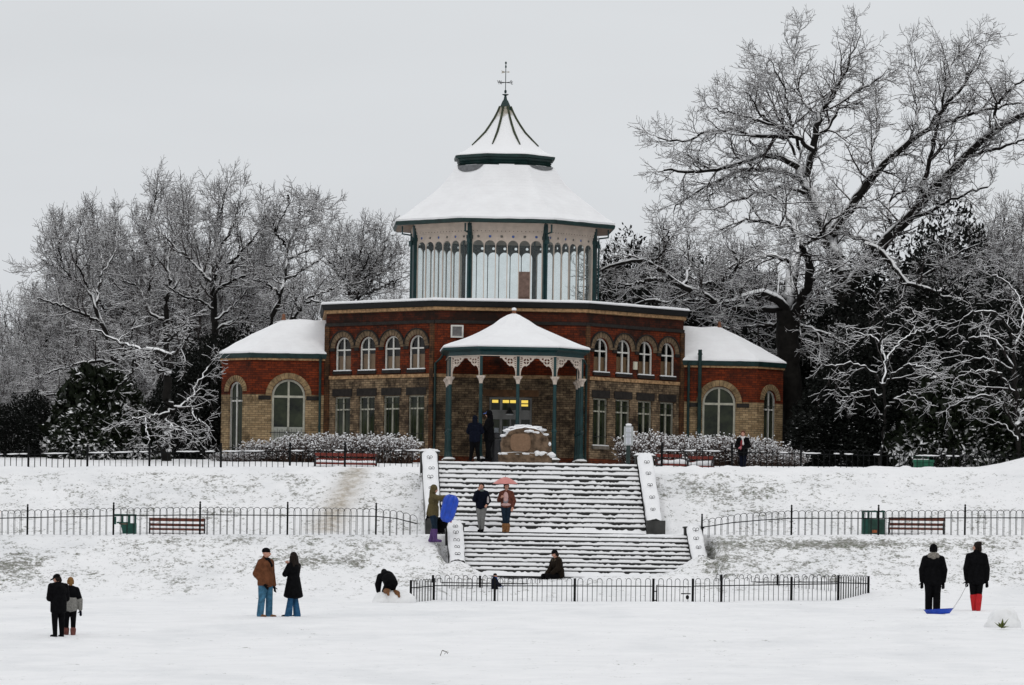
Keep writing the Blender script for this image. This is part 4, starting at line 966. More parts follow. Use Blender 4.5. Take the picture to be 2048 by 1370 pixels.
fence('bow_top_railing', ur_, .85, 'black railing at the crest of the upper bank right of the steps', [sx(ur_, p) for p in (1322, 1462, 1600, 1760, 1905)], bow=.19, pitch=.20, gnd=gz1, snow=.5, rail=.16, post_h=.16, post_w=.07, finial=False, r=.008, group='railings at the crest of the upper bank')
# railed enclosure in front of the lower steps: front run with a gate, two short sides, back run
def enc(label, a, b, posts_px, py, Y0, Y1, bow=.155, pitch=.285, bk=False):
    n = 8; pts = [P(a + (b - a) * i / n, py[0] + (py[1] - py[0]) * i / n, Y0 + (Y1 - Y0) * i / n) for i in range(n + 1)]
    L = sum(((q.xy - p.xy).length for p, q in zip(pts, pts[1:])))
    fence('enclosure_railing', pts, .82, label, [L * (p - a) / (b - a) for p in posts_px], bow=bow, pitch=pitch, gnd=gz1, rail=.24, post_h=-.0, post_w=.075, finial=False, r=.0095, group='railing runs of the small enclosure')
enc('front railing run of the enclosure, left of its gate', 868, 1307, (868, 990, 1150, 1307), (1156, 1157), 156.2, 156.0)
enc('front railing run of the enclosure, right of its gate', 1386, 1677, (1386, 1443, 1583), (1157, 1152), 156.0, 156.4)
enc('left end railing of the enclosure with tightly spaced bars', 822, 868, (822,), (1160, 1157), 154.6, 156.2, .15, .20)
enc('right end railing of the enclosure with tightly spaced bars', 1677, 1737, (1677, 1737), (1150, 1152), 156.4, 158.6, .15, .20)
enc('back left railing run of the enclosure below the steps', 866, 1085, (866, 960), (1150, 1153), 160.4, 160.8, .15, .27)
enc('back right railing run of the enclosure below the bank', 1430, 1677, (1443, 1556), (1149, 1149), 161.2, 158.8, .15, .27)
def gate():
    a, b = P(1312, 1157, 155.98), P(1383, 1157, 155.98); root = empty('railing_gate', a); tag(root, 'narrow black gate with latch in the enclosure railing', 'gate')
    L = b.x - a.x; mb = MB(); n = 4
    for i in range(n):
        c = L * (i + .62) / (n + .3); rr = .075
        mb.tube([(c - rr, 0, -.78)] + [(c + rr * math.cos(t), 0, -rr + rr * math.sin(t)) for t in np.linspace(math.pi, 0, 9)] + [(c + rr, 0, -.78)], .0095, 5)
    mb.bar((0.03, 0, -.24), (L, 0, -.24), .012, .03); mb.bar((.03, 0, -.80), (.03, 0, -.20), .04, .03); mb.build('gate_leaf', M_RAIL, root)
    mb = MB(); mb.bar((L - .32, -.02, -.46), (L - .02, -.02, -.46), .02, .035); mb.ball((L - .12, -.03, -.57), (.055, .03, .07)); mb.build('latch', M_RAIL, root)
    for z in (-.40, -.68):
        mb = MB(); mb.bar((-.05, 0, z), (.03, 0, z), .03, .035); mb.build('hinge', M_RAIL, root)
gate()
# ================================================================== BENCHES, BINS, BOARD, BOULDER
M_WOOD = simple('red_brown_slats', (.11, .032, .018), .55, .3, 5); M_CAST = simple('black_cast_iron', (.012, .012, .014), .5, .3, 6, spec=.4)
M_REDP = simple('red_bench_paint', (.15, .024, .015), .55, .35, 5)
def bench(px0, px1, y_back, Y, label, turn=0.0, mat=None, group=None, snowy=.03):
    """Cast-iron ended bench seen with its legs sunk in the snow; y_back is the top of the back rest."""
    a, b = P(px0, y_back, Y), P(px1, y_back, Y); L = abs(b.x - a.x) / math.cos(turn); ztop = (a.z + b.z) / 2
    root = empty('park_bench', ((a.x + b.x) / 2, Y, ztop - .80), turn); tag(root, label, 'bench', group)
    L -= .1; mat = mat or M_WOOD
    def slat(nm, y, z, h, d, tilt_=0):
        mb = MB(); mb.box((0, y, z), (L + .06, d, h)); mb.build(nm, mat, root)
    slat('backrest_slat', .26, .745, .11, .03); slat('backrest_slat', .23, .57, .09, .03)
    for y in (.13, .02, -.09): slat('seat_slat', y, .43 + .01 * (y > .1), .03, .09)
    slat('seat_slat', -.19, .415, .07, .05)
    for s in (-1, 1):
        mb = MB(); x = s * (L / 2)
        mb.tube([(x, .30, .0), (x, .22, .40), (x, .27, .80)], [.035, .03, .025], 6); mb.tube([(x, -.24, .0), (x, -.20, .25), (x, -.22, .42), (x, -.24, .56), (x, -.20, .62), (x, -.12, .62), (x, 0, .56), (x, .12, .56), (x, .24, .62)], .026, 6)
        mb.tube([(x, .22, .38), (x, -.2, .38)], .03, 6); mb.tube([(x, -.22, .42), (x, -.13, .48), (x, -.2, .56)], .018, 6)
        mb.build('bench_end', M_CAST, root, smooth=True)
    mb = MB(); n = 26
    for k in range(n):
        x = -L / 2 + L * (k + .5) / n; h = .02 + snowy * (.5 + .8 * vnoise(np.array([x * 3 + Y]), np.array([px0 * .1]), 2)[0]); mb.ball((x, -.03, .45 + h * .3), (L / n * .75, .20, h), 8, 5)
    mb.build('seat_snow', M_SNOW, root, smooth=True)
    return root
G1 = 'benches beside the middle path'
bench(297, 412, 1036, 168.2, 'red-brown bench behind the left path railing, beside the torn bin', R(4), group=G1)
bench(1776, 1890, 1035, 168.2, 'red-brown bench behind the right path railing, beside the wide bin', R(-7), group=G1)
G2 = 'red benches on the upper terrace'
bench(628, 755, 906, 177.6, 'red bench half buried in snow in front of the left hedge', R(5), M_REDP, G2, .05)
bench(1316, 1372, 908, 177.2, 'short red bench end beside the pier right of the steps', R(25), M_REDP, G2, .10)
bench(1375, 1428, 912, 178.0, 'low red bench heaped with snow in front of the right hedge', R(-8), M_REDP, G2, .12)
M_BIN = simple('green_bin_plastic', (.008, .060, .045), .45, .3, 5); M_BIN2 = simple('dark_green_bin', (.012, .045, .032), .5, .35, 5)
def bin_right():
    a, b = P(1724, 1021, 168.0), P(1769, 1021, 168.0); w = b.x - a.x
    root = empty('litter_bin', ((a.x + b.x) / 2, 168.0, a.z - .98)); tag(root, 'wide dark green litter bin with open hood, right of the steps', 'litter bin', 'litter bins by the path')
    mb = MB(); mb.prism([(-w / 2, 0), (w / 2, 0), (w / 2, .70), (-w / 2, .70)], lambda x, z: Vector((x, -.22, z)), lambda x, z: Vector((x, .22, z))); mb.box((-w / 2 + .10, -.24, .35), (.19, .03, .66), 1); mb.box((w / 2 - .1, -.235, .35), (.16, .02, .66)); mb.build('bin_body', [M_BIN2, M_BIN], root)
    mb = MB()
    for x in (-w / 2 + .03, -w / 2 + .22, w / 2 - .23, w / 2 - .03):
        for y in (-.19, .19): mb = MB(); mb.box((x, y, .82), (.05, .05, .25)); mb.build('hood_pillar', M_BIN2, root)
    mb = MB(); mb.box((0, 0, .955), (w + .02, .46, .05)); mb.build('hood', M_BIN, root)
    mb = MB(); mb.box((0, -.20, .715), (w - .04, .06, .025)); mb.build('lip_snow', M_SNOW, root)
    mb = MB(); mb.box((.04, -.228, .28), (.16, .012, .10), 0); mb.build('bin_label', simple('faded_orange_label', (.28, .08, .03), .6, .5, 20), root)
bin_right()
def bin_left():
    Y = 168.0; a, b = P(229, 1028, Y), P(273, 1028, Y); w = b.x - a.x
    root = empty('litter_bin', ((a.x + b.x) / 2, Y, a.z - .86)); tag(root, 'broken green litter bin with a torn left side, left of the steps', 'litter bin', 'litter bins by the path')
    mb = MB(); body = [(w / 2, .0), (w / 2, .56), (-.02 * w, .56), (-.22 * w, .56), (-.15 * w, .40), (-.1 * w, .2), (.02 * w, .0)]
    mb.prism(body, lambda x, z: Vector((x, -.2, z)), lambda x, z: Vector((x, .2, z))); mb.build('bin_body', M_BIN, root)
    mb = MB()
    for x in (w / 2 - .04, w / 2 - .24, -.14 * w):
        for y in (-.17, .17): mb = MB(); mb.box((x, y, .69), (.05, .05, .28)); mb.build('hood_pillar', M_BIN, root)
    mb = MB(); mb.box((-w / 2 + .04, -.17, .64), (.07, .05, .26)); mb.build('hood_pillar', M_BIN, root)
    mb = MB(); mb.box((0, 0, .835), (w, .42, .05)); mb.box((-.1 * w, -.19, .57), (.55 * w, .04, .05)); mb.build('hood', M_BIN, root)
    mb = MB(); mb.box((-.05, -.16, .53), (.3, .09, .03)); mb.build('torn_liner', simple('rusty_liner', (.16, .10, .07), .7, .4, 8), root)
bin_left()
def green_box():
    Y = 179.0; a, b = P(1828, 912, Y), P(1866, 912, Y); w = b.x - a.x
    root = empty('green_cabinet', ((a.x + b.x) / 2, Y, a.z - .95)); tag(root, 'green wheeled bin standing behind the far right railing under the dark trees', 'wheeled bin')
    mb = MB(); mb.prism([(-w / 2 + .03, 0), (w / 2 - .03, 0), (w / 2, .72), (-w / 2, .72)], lambda x, z: Vector((x, -.25, z)), lambda x, z: Vector((x, .25, z)))
    for x in np.linspace(-w / 2 + .1, w / 2 - .1, 6): mb.box((x, -.26, .36), (.03, .02, .66))
    mb.build('bin_body', simple('green_cabinet_paint', (.01, .10, .055), .5, .3, 5), root)
    mb = MB(); mb.box((0, 0, .77), (w + .06, .56, .09)); mb.bar((-w / 2, .3, .95), (w / 2, .3, .95), .04); mb.bar((.2, .28, .7), (.2, .3, .97), .04); mb.build('bin_lid', MATS['green_cabinet_paint'], root)
    mb = MB(); mb.box((-.08, -.05, .825), (w * .8, .4, .03)); mb.build('lid_snow', M_SNOW, root)
green_box()
def notice_board():
    Y = 176.4; a, b = P(1249, 853, Y), P(1265, 891, Y); w = b.x - a.x; h = a.z - b.z; c = (a + b) / 2
    root = empty('notice_board', (c.x, Y, gz1(c) - .1)); tag(root, 'slim grey notice board on a post beside the head of the steps', 'notice board'); zb = b.z - root.location.z
    mb = MB(); mb.lathe((0, .03, 0), [(.075, 0), (.07, zb + h * .9)], 10); mb.build('post', simple('dark_green_post', (.02, .035, .032), .5, .3, 6), root)
    mb = MB(); mb.box((0, -.02, zb + h / 2), (w + .03, .07, h)); mb.lathe((0, -.02, zb + h), [(.10, 0), (.09, .03), (.05, .06)], 10, sy=.5); mb.build('board_case', simple('galvanised_grey', (.40, .42, .42), .5, .15, 6), root)
    M_PAPER = simple('white_paper', (.62, .64, .68), .7, .08, 8); M_INK = simple('grey_ink', (.25, .26, .30), .8, .2, 8)
    for zz, hh in ((.70, .24), (.47, .16), (.06, .36)):
        mb = MB(); mb.box((0, -.062, zb + h * (zz + hh / 2)), (w * .62, .008, h * hh)); n = int(hh * 20)
        for i in range(n): mb.box((random.uniform(-.01, .01), -.0675, zb + h * (zz + hh * (i + .7) / (n + .4))), (w * random.uniform(.3, .5), .003, .008), 1)
        mb.build('notice_sheet', [M_PAPER, M_INK], root)
    mb = MB(); mb.ball((0, -.02, zb + h + .06), (.11, .05, .05), 10, 6); mb.build('board_snow', M_SNOW, root)
notice_board()
def boulder():
    Y = 176.6; a, b = P(997, 925, Y), P(1104, 925, Y); w = b.x - a.x
    zt = P(1050, 855, Y).z; zg = P(1050, 921, Y).z; zm = P(1050, 907, Y).z
    root = empty('memorial_boulder', ((a.x + b.x) / 2, Y, zg)); tag(root, 'big brown memorial boulder with smooth plaque panel, capped with snow', 'boulder')
    M_ROCK = snow_top('brown_sandstone', (.125, .085, .056), .60, .10, .9, 1.3, 4.0, .6)
    def rock(outline, d, name, z0, sub=4, amp=.05, par=None):
        import bmesh
        bm = bmesh.new(); n = len(outline)
        rings = []
        for y, k in ((-d, .90), (-d * .72, 1.0), (d * .5, 1.0), (d, .86)):
            cx = sum(p[0] for p in outline) / n; cz = sum(p[1] for p in outline) / n
            rings.append([bm.verts.new((cx + (p[0] - cx) * k, y, z0 + cz + (p[1] - cz) * (k if p[1] > .03 else 1))) for p in outline])
        for r0, r1 in zip(rings, rings[1:]):
            for i in range(n): bm.faces.new((r0[i], r0[(i + 1) % n], r1[(i + 1) % n], r1[i]))
        bm.faces.new(rings[0][::-1]); bm.faces.new(rings[-1])
        bmesh.ops.triangulate(bm, faces=bm.faces); bmesh.ops.subdivide_edges(bm, edges=bm.edges, cuts=2, use_grid_fill=True); bmesh.ops.triangulate(bm, faces=bm.faces); bmesh.ops.subdivide_edges(bm, edges=bm.edges, cuts=1, use_grid_fill=True)
        for v in bm.verts:
            q = v.co; f = fbm(np.array([q.x * 2.2 + q.y * 1.3]), np.array([q.z * 2.4 + q.y]), 4, 3)[0] - .5; f2 = fbm(np.array([q.x * 7]), np.array([q.z * 7 + q.y * 6]), 2, 5)[0] - .5
            v.co = q + Vector((q.x * .05, -1 if q.y < 0 else 1, .5)) * (f * amp * 2 + f2 * amp * .7)
        bmesh.ops.recalc_face_normals(bm, faces=bm.faces)
        me = bpy.data.meshes.new(name); bm.to_mesh(me); bm.free(); me.materials.append(M_ROCK); uvbox(me)
        o = bpy.data.objects.new(name, me); COL.objects.link(o); o.parent = root; return o
    H = zt - zm; hw = w / 2
    body = [(-.93, 0), (-.97, .35), (-.90, .62), (-.66, .88), (-.40, .97), (-.05, 1.03), (.38, .98), (.58, .90), (.82, .66), (.93, .40), (.97, .22), (.90, 0)]
    rock([(x * hw * .97, z * H) for x, z in body], .52, 'boulder_body', zm - zg)
    rock([(-hw, -.2), (-hw * 1.02, zm - zg), (-hw * .3, zm - zg + .03), (hw * .5, zm - zg), (hw * .99, zm - zg + .01), (hw, -.2)], .72, 'boulder_base', 0)
    mb = MB(); c = (-.18, zm - zg + H * .40); pl = [(c[0] + .355 * math.copysign(abs(math.cos(t)) ** .55, math.cos(t)), c[1] + .315 * math.copysign(abs(math.sin(t)) ** .55, math.sin(t))) for t in np.linspace(0, 2 * math.pi, 28, endpoint=False)]
    mb.prism(pl, lambda x, z: Vector((x, -.60, z)), lambda x, z: Vector((x, -.38, z))); mb.build('plaque_panel', simple('smooth_dressed_stone', (.21, .128, .078), .85, .16, 14), root)
    def rough_up(mb, sd):
        v = np.array(mb.v); c = v.mean(0); d = v - c; f = fbm(d[:, 0] * 9 + sd * 7.3, d[:, 2] * 12 + d[:, 1] * 5 + sd, 3, 6) - .5; v = c + d * (1 + 1.1 * f[:, None]); mb.v = [tuple(x) for x in v]
    # snow lying along the shoulders and on the base
    sn = [(-.86, .66, .10, .05), (-.70, .86, .13, .06), (-.45, .98, .2, .05), (-.1, 1.04, .26, .06), (.3, 1.0, .25, .05), (.6, .90, .14, .05), (.78, .72, .10, .05), (.1, .84, .16, .05), (.95, .36, .05, .07), (.45, .80, .12, .05)]
    for i, (x, z, rx, rz) in enumerate(sn):
        mb = MB(); y = -.30 if z < .9 or abs(x) > .5 else -.05
        if i in (7, 9): y = -.50
        mb.ball((x * hw * .95, y, zm - zg + z * H), (rx * 1.15, .26 if i not in (7, 9) else .06, rz), 16, 10); rough_up(mb, i); mb.build('lying_snow', M_SNOW, root, smooth=True)
    for x, rx in ((-.85, .16), (-.35, .22), (-.05, .18), (.45, .12), (.62, .14), (.95, .14)):
        mb = MB(); mb.ball((x * hw, -.62, zm - zg + random.uniform(-.10, .01)), (rx * 1.25, .14, random.uniform(.04, .085)), 16, 10); rough_up(mb, x); mb.build('lying_snow', M_SNOW, root, smooth=True)
boulder()
# ================================================================== SNOW LUMPS AND SMALL THINGS ON THE FIELD
def lump(px0, px1, y0, y1, Y, label, seed, squash=1.0):
    a, b = P(px0, y1, Y), P(px1, y0, Y); w, h = (b.x - a.x), (b.z - a.z)
    root = None; mb = MB(); mb.ball((0, 0, h * .42), (w / 2, w / 2 * .8, h * .58), 40, 24)
    v = np.array(mb.v); f = fbm(v[:, 0] * 2.2 + seed, v[:, 2] * 2.2 + v[:, 1], 4, seed) - .5; v *= (1 + f[:, None] * .55); mb.v = [tuple(x) for x in v]
    o = mb.build('snow_heap', M_GREYSNOW, None, smooth=True, loc=((a.x + b.x) / 2, Y, a.z)); tag(o, label, 'snow heap'); return o
m, nt, b, o = newmat('rolled_snow'); nt.links.new(ramp(nt, noise(nt, 3, 6, .6), [(.22, (.56, .56, .53)), (.45, (.79, .795, .80)), (.7, (.85, .855, .86))]), b.inputs['Base Color']); b.inputs['Roughness'].default_value = .8; bump(nt, b, noise(nt, 7, 6, .6), .4, .04); M_GREYSNOW = m
lump(742, 830, 1181, 1222, 152.5, 'rounded heap of rolled snow under the kneeling person', 3)
lump(1966, 2045, 1214, 1270, 127.0, 'big rolled snowball at the far right of the field', 8)
def on_ground(px, py, Y): p = P(px, py, Y); return Vector((p.x, Y, gz1(p)))
def ground_at(px, py):
    """Depth at which the sight line through a photo pixel meets the ground."""
    lo_, hi_ = 95.0, 175.0; prev = None
    for Y in np.arange(95, 175, .25):
        p = P(px, py, Y); d = p.z - float(ground_z(np.array([p.x]), np.array([p.y]))[0])
        if prev is not None and prev[1] > 0 >= d:
            t = prev[1] / (prev[1] - d); Yh = prev[0] + .25 * t; q = P(px, py, Yh); return Vector((q.x, Yh, gz1(q)))
        prev = (Y, d)
    p = P(px, py, 150); return Vector((p.x, 150, gz1(p)))
q = ground_at(2003, 1259); mb = MB()
for i in range(9):
    a = i * 2.4; d = Vector((math.cos(a), math.sin(a) * .6, .25 + .5 * (i % 3))); c = d * .07; s = Vector((-d.y, d.x, .3)).normalized() * .055
    mb.add([c - d * .08, c + s, c + d * .13, c - s], [(0, 1, 2, 3)])
o = mb.build('leafy_sprig', simple('olive_leaf', (.10, .12, .02), .5, .4, 12), None, loc=q + Vector((0, 0, .04))); tag(o, 'small olive green leafy sprig lying on the snow by the snowball', 'leaves')
q = ground_at(884, 1312); mb = MB()
mb.tube([(-.05, 0, -.02), (.0, 0, .12), (.10, 0, .10), (.13, 0, .05)], .007, 5); mb.tube([(.0, 0, .12), (-.01, 0, .10), (-.03, .0, .02)], .006, 5); mb.tube([(.10, 0, .10), (.05, 0, .04)], .005, 5); mb.tube([(.06, 0, .105), (.0, 0, .135), (.15, 0, .085)], .005, 5)
o = mb.build('bent_twig', simple('brown_twig', (.06, .045, .03), .8, .3, 9), None, loc=q); tag(o, 'thin bent brown twig sticking out of the front snow', 'twig')
# ================================================================== PEOPLE
def cloth(name, col, var=.22, rough=.85, scale=14): return simple(name, col, rough, var, scale, bstr=.35, spec=.06)
SKIN = cloth('skin', (.50, .27, .20), .08, .55, 9); EYE = cloth('eye_dark', (.03, .02, .018), .1); LIP = cloth('lips', (.36, .12, .10), .1)
BLK = cloth('black_cloth', (.0035, .0035, .0042), .5); NAVY = cloth('navy_cloth', (.0045, .006, .013), .4); DBROWN = cloth('dark_brown_cloth', (.014, .010, .007))
JEAN = cloth('blue_denim', (.045, .125, .20), .45, .85, 10); JEAN2 = cloth('mid_blue_denim', (.025, .085, .17), .35, .85, 10); DJEAN = cloth('dark_denim', (.012, .022, .036), .35)
BROWNJ = cloth('brown_jacket', (.115, .045, .022), .35, .8, 9); OLIVE = cloth('olive_hoodie', (.095, .075, .036), .25); GREYT = cloth('grey_trousers', (.17, .17, .165), .25)
FURJ = cloth('rusty_fur', (.11, .04, .028), .5, .95, 26); PINKT = cloth('pink_top', (.52, .33, .31), .15); PRINT = cloth('grey_print', (.22, .20, .22), .5, .9, 30)
PURP = cloth('purple_wellies', (.10, .055, .16), .2, .4); REDW = cloth('red_wellies', (.44, .022, .026), .12, .35); TAN = cloth('tan_boots', (.20, .10, .045), .35, .8)
BOOTB = cloth('brown_leather', (.16, .075, .035), .35, .6); HAIRD = cloth('dark_hair', (.014, .010, .008), .4, .5, 30); HAIRB = cloth('sandy_hair', (.20, .105, .035), .35, .6, 30); HAIRR = cloth('auburn_hair', (.09, .035, .02), .35, .6, 30)
GREYF = cloth('grey_fur', (.20, .185, .165), .4, .95, 28); SPECK = cloth('speckled_grey_knit', (.21, .205, .19), .75, .95, 60); WHITES = cloth('white_scarf_cloth', (.62, .60, .60), .1); PINKG = cloth('pink_gloves_cloth', (.48, .16, .18), .15)
GREYS = cloth('grey_scarf_cloth', (.13, .15, .14), .4); REDT = cloth('dark_red_top', (.20, .03, .035), .2); PINKB = cloth('pink_boots', (.15, .06, .05), .35)
def cap_(p0, r0, p1, r1, m): return ('c', Vector(p0), r0, Vector(p1), r1, m)
def ell(c, r, m, M=None): return ('e', Vector(c), Vector(r), m, M)
def remesh(name, blobs, vox, parent=None, matrix=None, smooth_it=3):
    mb = MB()
    for b in blobs:
        if b[0] == 'c':
            _, p0, r0, p1, r1, _m = b
            if (p1 - p0).length > 1e-5: mb.tube([p0, p1], [r0, r1], 12)
            mb.ball(p0, r0, 12, 8); mb.ball(p1, r1, 12, 8)
        else:
            _, c, r, _m, M = b; o = len(mb.v); mb.ball((0, 0, 0), tuple(r), 16, 10)
            for i in range(o, len(mb.v)): mb.v[i] = tuple(c + ((M @ Vector(mb.v[i])) if M else Vector(mb.v[i])))
    me = bpy.data.meshes.new(name + '_raw'); me.from_pydata(mb.v, [], mb.f)
    ob = bpy.data.objects.new(name + '_raw', me); COL.objects.link(ob)
    md = ob.modifiers.new('r', 'REMESH'); md.mode = 'VOXEL'; md.voxel_size = vox; md.adaptivity = 0
    ms = ob.modifiers.new('s', 'SMOOTH'); ms.factor = .5; ms.iterations = smooth_it
    dg = bpy.context.evaluated_depsgraph_get(); me2 = bpy.data.meshes.new_from_object(ob.evaluated_get(dg)); me2.name = name
    bpy.data.objects.remove(ob); bpy.data.meshes.remove(me)
    n = len(me2.vertices); co = np.empty(n * 3, 'f'); me2.vertices.foreach_get('co', co); co = co.reshape(-1, 3)
    mats = []; D = []
    for b in blobs:
        m_ = b[-2] if b[0] == 'e' else b[-1]
        if m_ not in mats: mats.append(m_)
        if b[0] == 'c':
            p0, r0, p1, r1 = np.array(b[1]), b[2], np.array(b[3]), b[4]; d = p1 - p0; L = max(d @ d, 1e-9); t = np.clip((co - p0) @ d / L, 0, 1)
            D.append(np.linalg.norm(co - p0 - t[:, None] * d, axis=1) - (r0 + (r1 - r0) * t))
        else:
            q = co - np.array(b[1]); 
            if b[4]: q = q @ np.array(b[4])
            D.append((np.linalg.norm(q / np.array(b[2]), axis=1) - 1) * min(b[2]))
    best = np.argmin(np.array(D), 0); bm_ = np.array([mats.index(b[-2] if b[0] == 'e' else b[-1]) for b in blobs])
    for m_ in mats: me2.materials.append(m_)
    vi = np.empty(len(me2.loops), 'i'); me2.loops.foreach_get('vertex_index', vi); ls = np.empty(len(me2.polygons), 'i'); me2.polygons.foreach_get('loop_start', ls)
    me2.polygons.foreach_set('material_index', bm_[best[vi[ls]]].astype('i')); me2.polygons.foreach_set('use_smooth', np.ones(len(me2.polygons), bool))
    if matrix is not None: me2.transform(matrix)
    o = bpy.data.objects.new(name, me2); COL.objects.link(o)
    if parent is not None: o.parent = parent
    return o
BASE = dict(head=(0, -.012, .932), neck=(0, 0, .85), chest=(0, 0, .735), belly=(0, 0, .625), pel=(0, .0, .535),
            shL=(.104, .0, .798), elL=(.145, .012, .635), wrL=(.145, -.03, .49), shR=(-.104, .0, .798), elR=(-.145, .012, .635), wrR=(-.145, -.03, .49),
            hiL=(.052, 0, .515), knL=(.058, -.008, .285), anL=(.058, .012, .05), hiR=(-.052, 0, .515), knR=(-.058, -.008, .285), anR=(-.058, .012, .05), toeL=None, toeR=None)
def person(label, loc, H, yaw, pose=None, top=BLK, leg=DJEAN, shoe=BLK, hand=SKIN, hair=None, hat=None, head_yaw=0.0, head_pitch=0.0, bulk=.012, jacket_len=.50, boots=0.0, boot_r=.0,
           hood=None, scarf=None, coat=None, slim=1.0, cuff=0.0, long_hair=False, bun=False, lower=None, shirt=None, vox=.0085, legr=1.0, collar=False, fist=None, gripL=False, gripR=False, sleeve=None, extra_body=(), extra_top=(), group=None):
    J = {k: (Vector(v) if v is not None else None) for k, v in BASE.items()}
    for k, v in (pose or {}).items(): J[k] = Vector(v)
    for k in ('elL', 'elR', 'wrL', 'wrR'): J[k].x *= .92
    S = lambda k: J[k] * H
    body = []
    hy = Matrix.Rotation(head_yaw, 3, 'Z') @ Matrix.Rotation(head_pitch, 3, 'X'); hc = S('head'); hp = lambda x, y, z: hc + hy @ Vector((x * H, y * H, z * H))
    body.append(ell(hp(0, .006, .012), (.045 * H, .055 * H, .052 * H), SKIN, hy)); body.append(ell(hp(0, -.008, -.022), (.036 * H, .044 * H, .042 * H), SKIN, hy))
    body.append(cap_(hp(0, -.052, .002), .006 * H, hp(0, -.062, -.014), .0085 * H, SKIN))
    for s in (-1, 1):
        body.append(ell(hp(s * .018, -.0485, .004), (.0065 * H, .005 * H, .0045 * H), EYE, hy)); body.append(ell(hp(s * .045, .006, -.004), (.006 * H, .011 * H, .017 * H), SKIN, hy))
    body.append(cap_(hp(-.012, -.049, -.032), .0042 * H, hp(.012, -.049, -.032), .0042 * H, LIP))
    nk = S('neck'); body.append(cap_(hp(0, .012, -.03), .031 * H, nk + Vector((0, 0, -.03 * H)), .036 * H, SKIN))
    # torso
    ch, be, pe = S('chest'), S('belly'), S('pel')
    def torso(m, ex, ml):
        b = []
        e_ = ex * H; up = (ch - pe).normalized(); yv = Vector((0, 1, 0)); xv = up.cross(yv).normalized() * -1 if False else Vector((1, 0, 0)); M = Matrix((Vector((1, 0, 0)), up.cross(Vector((1, 0, 0))).normalized(), up)).transposed()
        b.append(ell(ch, (.112 * slim * H + e_, .072 * H + e_, .115 * H), m, M)); b.append(ell(be, (.098 * slim * H + e_, .066 * H + e_, .105 * H), ml if False else m, M))
        b.append(cap_(S('shL') * .86 + nk * .14 - Vector((0, 0, .01 * H)), .040 * H + e_ * .5, S('shR') * .86 + nk * .14 - Vector((0, 0, .01 * H)), .040 * H + e_ * .5, m))
        return b, M
    tb, TM = torso(shirt or top, 0.0, None); body += tb; body.append(ell(pe, (.104 * slim * H, .074 * H, .075 * H), leg, TM))
    for s in 'LR':
        sh, el, wr = S('sh' + s), S('el' + s), S('wr' + s)
        body.append(cap_(sh, .036 * H, el, .029 * H, sleeve or top)); body.append(cap_(el, .029 * H, wr, .020 * H, sleeve or top))
        hi, kn, an = S('hi' + s), S('kn' + s), S('an' + s)
        body.append(cap_(hi, .064 * H * legr, kn, .043 * H * legr, leg)); body.append(cap_(kn, .043 * H * legr, an, (.031 + cuff) * H * legr, leg))
        sv = (an - kn).normalized(); toe = S('toe' + s) if J['toe' + s] is not None else an + Vector((.012 * H * (1 if s == 'L' else -1), -.105 * H, -.022 * H))
        body.append(cap_(an + sv * .012 * H, .029 * H, toe, .023 * H, shoe)); body.append(cap_(an + sv * .012 * H + Vector((0, .02 * H, 0)), .028 * H, an + sv * .012 * H, .030 * H, shoe))
        if boots:
            k = an + (kn - an) * boots; body.append(cap_(k, (.043 + boot_r) * H, an, (.035 + boot_r) * H, shoe))
        # hand: palm, four unequal curled fingers, thumb from the side of the palm
        d = (wr - el).normalized(); fwd = Vector((0, -1, 0)); 
        if abs(d.dot(fwd)) > .8: fwd = Vector((0, 0, 1))
        w = d.cross(fwd).normalized(); nrm = w.cross(d).normalized(); side = 1 if s == 'L' else -1; hm = hand
        pal = wr + d * .045 * H; body.append(ell(pal, (.012 * H, .024 * H, .030 * H), hm, Matrix((w.cross(d), w, d)).transposed()))
        body.append(cap_(wr, .019 * H, pal, .019 * H, hm)); cu = .9 if (gripL if s == 'L' else gripR) else .35
        for i, ln in enumerate((.040, .046, .043, .034)):
            o_ = pal + d * .024 * H + w * (-.018 + .012 * i) * H; k1 = o_ + (d * math.cos(cu) - nrm * -math.sin(cu) * side * -1) * ln * .55 * H; k2 = k1 + (d * math.cos(cu * 2) + nrm * math.sin(cu * 2) * -side * -1) * ln * .5 * H
            body.append(cap_(o_, .0066 * H, k1, .006 * H, hm)); body.append(cap_(k1, .006 * H, k2, .0052 * H, hm))
        tb_ = pal - d * .012 * H - w * .020 * H; body.append(cap_(tb_, .0085 * H, tb_ + (d * .7 - w * .8 + nrm * .2).normalized() * .036 * H, .0065 * H, hm))
    body += [x(S, H, hp) for x in extra_body]
    MW = Matrix.Translation(loc) @ Matrix.Rotation(yaw, 4, 'Z')
    root = remesh('person', body, vox, smooth_it=2); root.matrix_world = MW
    tag(root, label, 'person', group)
    # jacket or coat over it
    if coat is not False:
        m = coat[0] if coat else top; jk = []; e_ = bulk * H
        jk, _ = torso(m, bulk, None)
        if coat or jacket_len:
            zl = (coat[1] if coat else jacket_len); fl = coat[2] if coat else 1.0
            hem = pe + (pe - be).normalized() * (pe.z / H - zl) * H if not (pose and 'pel' in pose) else pe + (pe - be).normalized() * .03 * H
            n = 16
            for i in range(n):
                t = i / (n - 1); c = be.lerp(hem, t); k = 1 + (fl - 1) * t; jk.append(ell(c, ((.104 * slim * H + e_) * k, (.074 * H + e_) * k, .05 * H), m, TM))
        sm = sleeve or m
